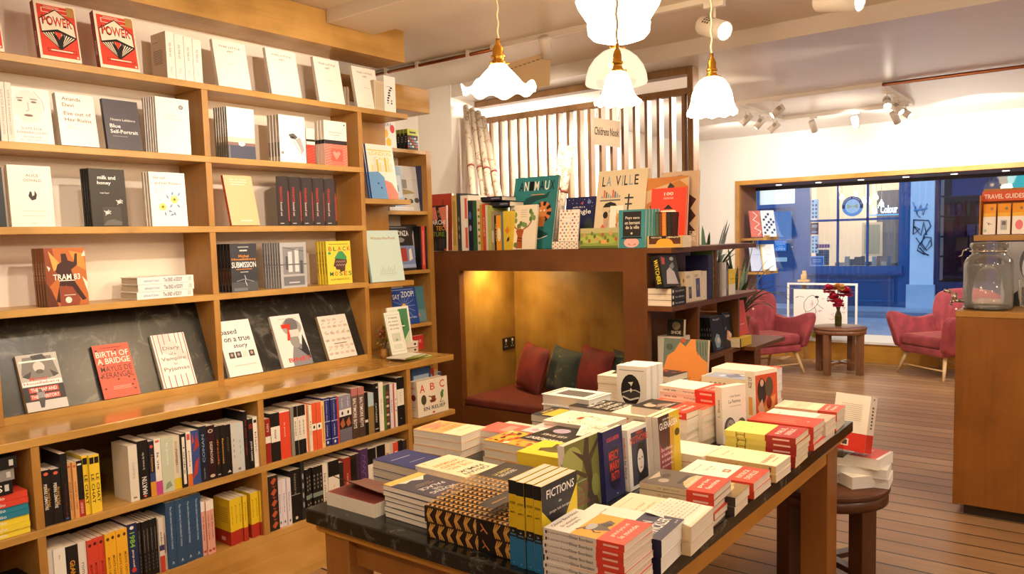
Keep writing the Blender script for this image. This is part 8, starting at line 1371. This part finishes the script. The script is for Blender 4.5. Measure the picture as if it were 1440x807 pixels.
# chevron boxes, spine to the front edge
def chev(nu, nv, c):
    out = []
    for i in range(nu):
        for j in range(nv):
            u, v = (i + .5) / nu, (j + .5) / nv; a, b = .5 / nu, .5 / nv
            for s in (.95, .6, .25): out.append(('l', [(u - a, v - b * s), (u, v + b * (1 - s) * .9), (u + a * .0 + a, v - b * s)], .34 / nu * .3, c))
    return out
GO = '#d09a4a'
CHV = Spec('boxed_book', '', .19, .275, .04, '#2a1a10', F=chev(10, 18, GO) + [('r', 0, .2, 1, .38, '#2a2220'), ('t', 'classics', .3, .29, .3, .03, '#c9924a')], S=[('l', [(.08, .012 + .11 * k + .024 * j), (.5, .06 + .11 * k + .024 * j - .012 * j), (.92, .012 + .11 * k + .024 * j)], .085, GO) for k in range(9) for j in range(3)] + [('r', 0, .2, 1, .38, '#171210'), ('l', [(.25, .26), (.5, .3), (.75, .33)], .08, '#c9783a'), ('l', [(.5, .3), (.3, .33)], .07, '#c9783a')], hard=True)
stack(CHV, .862, None, 91, 2, 'black and gold chevron-patterned boxed book at the table front', 'gold chevron boxed books', world=(-1.085, 1.385, .862), jit=.004)
vis = [('r', 0, 0, 1, 1, '#c9b59a'), ('r', 0, .35, 1, 1, '#3a3430'), ('p', [(0, .35), (.4, .5), (1, .4), (1, .2), (0, .2)], '#d9a88a'), ('t', 'LA SAISON', .45, .78, .5, .07, '#e8d878'), ('t', 'DES ROSES', .45, .68, .5, .07, '#efe6da'), ('e', .6, .3, .2, .12, '#e0b89a')]
pv = at(669, 668, Z=.885)
stack(Spec('paperback', '', .15, .205, .026, '#c9b59a', '#efe8dc', F=vis, S=[tv('LA VIE SECRETE', '#2a2420', .5, .4, .35), tv('wohlleben', '#6a6058', .2, .3, .8)], pages=PAGESW), .885, None, 92, 4, 'white-spined paperback with dusky cover behind the chevron boxes', 'white-spined dusky paperbacks', world=(pv.x + .205, pv.y, .885))
yh = [('r', 0, 0, 1, 1, '#f0d23a'), ('p', [(.25, .75), (.45, .8), (.6, .66), (.85, .7), (.8, .6), (.6, .55), (.5, .35), (.3, .3), (.38, .5)], '#5a4c1c'), ('l', [(.6, .62), (.9, .5)], .04, '#4a3e18'), ('e', .36, .55, .1, .16, '#6a5a20')]
py_ = at(728.6, 634, Z=.875)
stack(Spec('paperback', '', .16, .2, .03, '#f0d23a', '#e8c832', F=yh, S=[('r', 0, 0, 1, .12, '#efe0c0')]), .875, None, 92, 3, 'bright yellow paperback with a dark hand shape, mid pile', 'yellow hand-shape paperbacks', world=(py_.x + .2, py_.y, .875))
rd = random.Random(3)
org = [('r', 0, 0, 1, 1, '#e8a83c')] + [('e', rd.uniform(.05, .95), rd.uniform(.05, .95), rd.uniform(.03, .1), rd.uniform(.015, .05), rd.choice(['#d8623a', '#efe0c8', '#c9402f', '#f0d070', '#5a3a20'])) for k in range(46)]
po = at(754, 612, Z=.872)
stack(Spec('paperback', '', .15, .2, .03, '#e8a83c', '#d8623a', F=org), .866, (719, 605), -90, 3, 'orange paperback with busy red and white pattern behind the cream pile', 'busy orange paperbacks')
stack(Spec('paperback', '', .13, .2, .02, '#d8685c', '#d8685c', F=[('r', .2, .4, .8, .6, '#e8988a')]), .855, (700, 593), -88, 3, 'coral paperback lying beside the busy orange pile', 'coral paperbacks')
pic = lambda c, seed: [('r', 0, 0, 1, 1, c)] + [('e', random.Random(seed + k).uniform(.1, .9), random.Random(seed * 3 + k).uniform(.1, .9), .14, .07, ['#e9e0d4', '#b59ab0', '#3a3234', '#d8a0a0', '#8a8a92'][(seed + k) % 5]) for k in range(16)]
stack(Spec('paperback', '', .14, .21, .02, '#d9ccc8', '#c9b8b0', F=pic('#d9ccc8', 4)), .868, (765, 594), -90, 4, 'pale lilac picture paperback behind the orange patterned pile', 'pale lilac paperbacks')
stack(Spec('paperback', '', .14, .21, .02, '#e6dcc4', '#d9c9a8', F=pic('#e6dcc4', 9)), .866, (782, 606), -90, 4, 'cream paperback with black blots between the yellow and lilac piles', 'cream blotted paperbacks')
stack(Spec('paperback', '', .14, .2, .02, '#c2c9b5', '#a8b09a'), .845, (717, 592), -92, 3, 'grey-green paperback at the bookcase edge of the table', 'grey-green paperbacks')
dbr = [('r', 0, 0, 1, 1, '#262220'), ('t', 'DEBORDENT', .5, .86, .86, .13, '#f0eae0'), ('t', 'LES RIVES', .5, .6, .6, .1, '#d9cfc0'), ('e', .6, .3, .2, .14, '#a89ab0')]
pd = at(776, 614, Z=.872)
stack(Spec('paperback', '', .16, .21, .022, '#262220', '#e9e0d0', F=dbr), .872, (838, 607), 176, 4, 'black paperback with white capitals half under a note', 'black white-capital paperbacks')
pn_ = at(812, 611, Z=.876); note('handwritten staff recommendation note lying over the black paperback pile', (pn_.x, pn_.y - .01, .8755), 20, .15, .1)
mapc = [('r', 0, 0, 1, 1, '#f2e8d2'), ('e', .5, .42, .11, .05, '#b5552f'), ('e', .5, .42, .05, .02, '#8a3a20')] + [('l', [(random.Random(k).uniform(0, 1), random.Random(k + 50).uniform(0, 1)), (random.Random(k + 9).uniform(0, 1), random.Random(k + 70).uniform(0, 1))], .008, '#c9a06a') for k in range(14)] + [('e', random.Random(k + 100).uniform(.05, .95), random.Random(k + 200).uniform(.05, .95), .02, .012, '#6a5a48') for k in range(24)]
pm = at(802, 577, Z=.885)
stack(Spec('paperback', '', .18, .235, .035, '#f2e8d2', '#e4d6ba', F=mapc), .885, (803, 577), -90, 3, 'thick cream map-cover paperback with rust oval', 'thick cream map paperbacks')
ybl = [('r', 0, 0, 1, 1, '#2e3038'), ('r', .1, .2, .9, .45, '#e0b23a'), ('p', [(.1, .55), (.6, .7), (.9, .55), (.9, .9), (.1, .9)], '#8a9ab5'), ('t', 'AUBE', .5, .12, .5, .08, '#e0c060')]
stack(Spec('paperback', '', .15, .21, .03, '#2e3038', '#d9c9a8', F=ybl), .86, (778, 572), -90, 3, 'dark paperback with yellow and sky-blue picture at the nook side', 'dark yellow-blue paperbacks')
wh = [('r', 0, 0, 1, 1, '#eeece6'), ('r', .22, .2, .8, .8, '#4a4846'), ('r', .05, .05, .95, .09, '#8a8884'), ('r', .05, .91, .95, .95, '#8a8884')] + [('l', [(.24, .22 + .06 * k), (.78, .24 + .06 * k)], .015, '#b5b2ac') for k in range(10)]
stack(Spec('hardback', '', .16, .23, .036, '#eeece6', '#dcd8d0', F=wh, pages=PAGESW, hard=True), .905, (794, 544.5), -92, 3, 'white hardback with dark woven panel at the nook end', 'white woven-panel hardbacks')
bl = [('r', 0, 0, 1, 1, '#2a2725')] + [('t', s_, .5, .8 - .16 * k, .76, .1, '#d9d2c4') for k, s_ in enumerate(('SMALL', 'GREAT', 'HOUSE', 'OF'))]
stack(Spec('paperback', '', .16, .23, .03, '#2a2725', '#d9cfc0', F=bl), .885, (832, 560), -92, 3, 'black paperback with pale block lettering before the cap covers', 'black block-letter paperbacks')
capf = [('r', 0, 0, 1, 1, '#e6dfd4'), ('r', .08, .9, .92, .915, '#8a8078'), ('e', .47, .5, .33, .33, '#1c1918'), ('p', [(.2, .42), (.4, .48), (.62, .5), (.78, .46), (.74, .36), (.5, .32), (.26, .32)], '#3a3634'), ('l', [(.2, .44), (.4, .49), (.62, .51), (.79, .47)], .03, '#d9d2c6'), ('l', [(.2, .36), (.45, .3), (.74, .36)], .05, '#e0dad0'), ('p', [(.38, .66), (.56, .68), (.52, .62), (.49, .58), (.46, .62)], '#e0dad0'), ('e', .48, .5, .035, .045, '#e0dad0')]
cp_ = at(868, 574, Z=.80)
for k in range(3): book(Spec('paperback', '', .135, .205, .046, '#e6dfd4', '#d9d0c2', F=capf, pages=PAGESW), (cp_.x + .004 * k, cp_.y + .048 * k, .7806), 4, 0, 'upright cream paperback with a black oval, %s of three at the nook end' % ORD[k + 1], 'black oval paperbacks')
ws = at(866, 523.5, Z=.93)
stack(Spec('paperback', '', .14, .2, .036, '#efe6d6', '#d9cbb4', F=[('p', [(0, .1), (.6, .2), (.5, .35), (0, .3)], '#4a4640'), ('r', .1, .8, .6, .82, '#8a8078')]), .915, None, -88, 4, 'cream paperback in the pile beside the black oval covers', 'cream end-of-table paperbacks', world=(-1.80, 3.08, .915))
lf = [('r', 0, 0, 1, 1, '#3a3230')] + [('e', random.Random(k).uniform(.02, .4), random.Random(k + 31).uniform(.05, .95), .05, .03, '#c9583a') for k in range(30)] + [('r', .5, .1, .53, .9, '#6a605a'), ('r', .7, .1, .73, .9, '#6a605a')]
stack(Spec('paperback', '', .16, .25, .03, '#3a3230', '#55483e', F=lf), .90, (902, 515.5), -95, 4, 'dark brown paperback with orange leaf flecks at the nook end', 'dark leaf-flecked paperbacks')
# ================================================================== books on the stool
SZ = .4604
bw = Spec('paperback', '', .15, .225, .055, '#efe6d8', '#e9dfcf', F=[('r', .2, .5, .8, .6, '#6a6058'), ('e', .5, .35, .3, .1, '#4a4440')], pages=PAGESW)
p0 = at(1194, 690, Z=SZ)
book(bw.var(t=.04), (-.93, 3.53, SZ + .041), -84, -90, 'white paperback at the bottom of the stool pile, against the table leg')
book(bw.var(t=.04), (-.935, 3.52, SZ + .082), -84, -90, 'white paperback second up the stool pile against the table leg')
book(bw.var(t=.05, w=.16, h=.24), (-.885, 3.60, SZ + .052), -132, -90, 'white paperback with dark vignette turned askew on the stool')
redc = [('r', 0, 0, 1, 1, '#f0e8dc'), ('r', 0, .5, 1, .95, '#d9452f'), ('t', 'LE LAMBEAU', .5, .7, .7, .06, '#f2e2d6'), ('r', .1, .2, .8, .22, '#4a6a9a')]
book(Spec('paperback', '', .16, .24, .045, '#f0e8dc', '#e9dfd0', F=redc, pages=PAGESW), (-.94, 3.56, SZ + .1285), -98, -90, 'white and red-covered paperback on top of the stool pile')
bkb_ = [('r', 0, 0, 1, .32, '#d2392a'), ('r', .3, .08, .52, .2, '#e9dfd2'), ('r', .34, .1, .48, .18, '#4a3a34')] + [('r', .2, .82 - .035 * k, .8, .828 - .035 * k, '#b5a898') for k in range(9)]
ps_ = at(1236, 630, Y=3.36)
book(Spec('paperback', '', .15, .235, .062, '#efe6d8', '#efe4d4', B=bkb_, S=[('r', 0, 0, 1, .32, '#d2392a'), tv('.......', '#5a5048', .4, .3, .62, -90), ('e', .5, .95, .12, .012, '#3a3430')], pages=PAGES), (-.765, 3.42, SZ + .135), 168, 14, 'thick white paperback with red-banded back cover leaning on the stool pile')
ac = thing('acrylic_stand', 'clear acrylic book stand propping the red-banded paperback on stool', 'stand', (-.9, 3.36, SZ + .13))
MB().box(-.05, -.04, 0, .05, -.037, .1, ACRYL).build('stand_plate', ac); MB().box(-.05, -.04, 0, .05, .04, .003, ACRYL).build('stand_base', ac)
# small shop stands that hold the face-out books
for k, (x, y0, z) in enumerate(((.0, 0, 0),)): pass
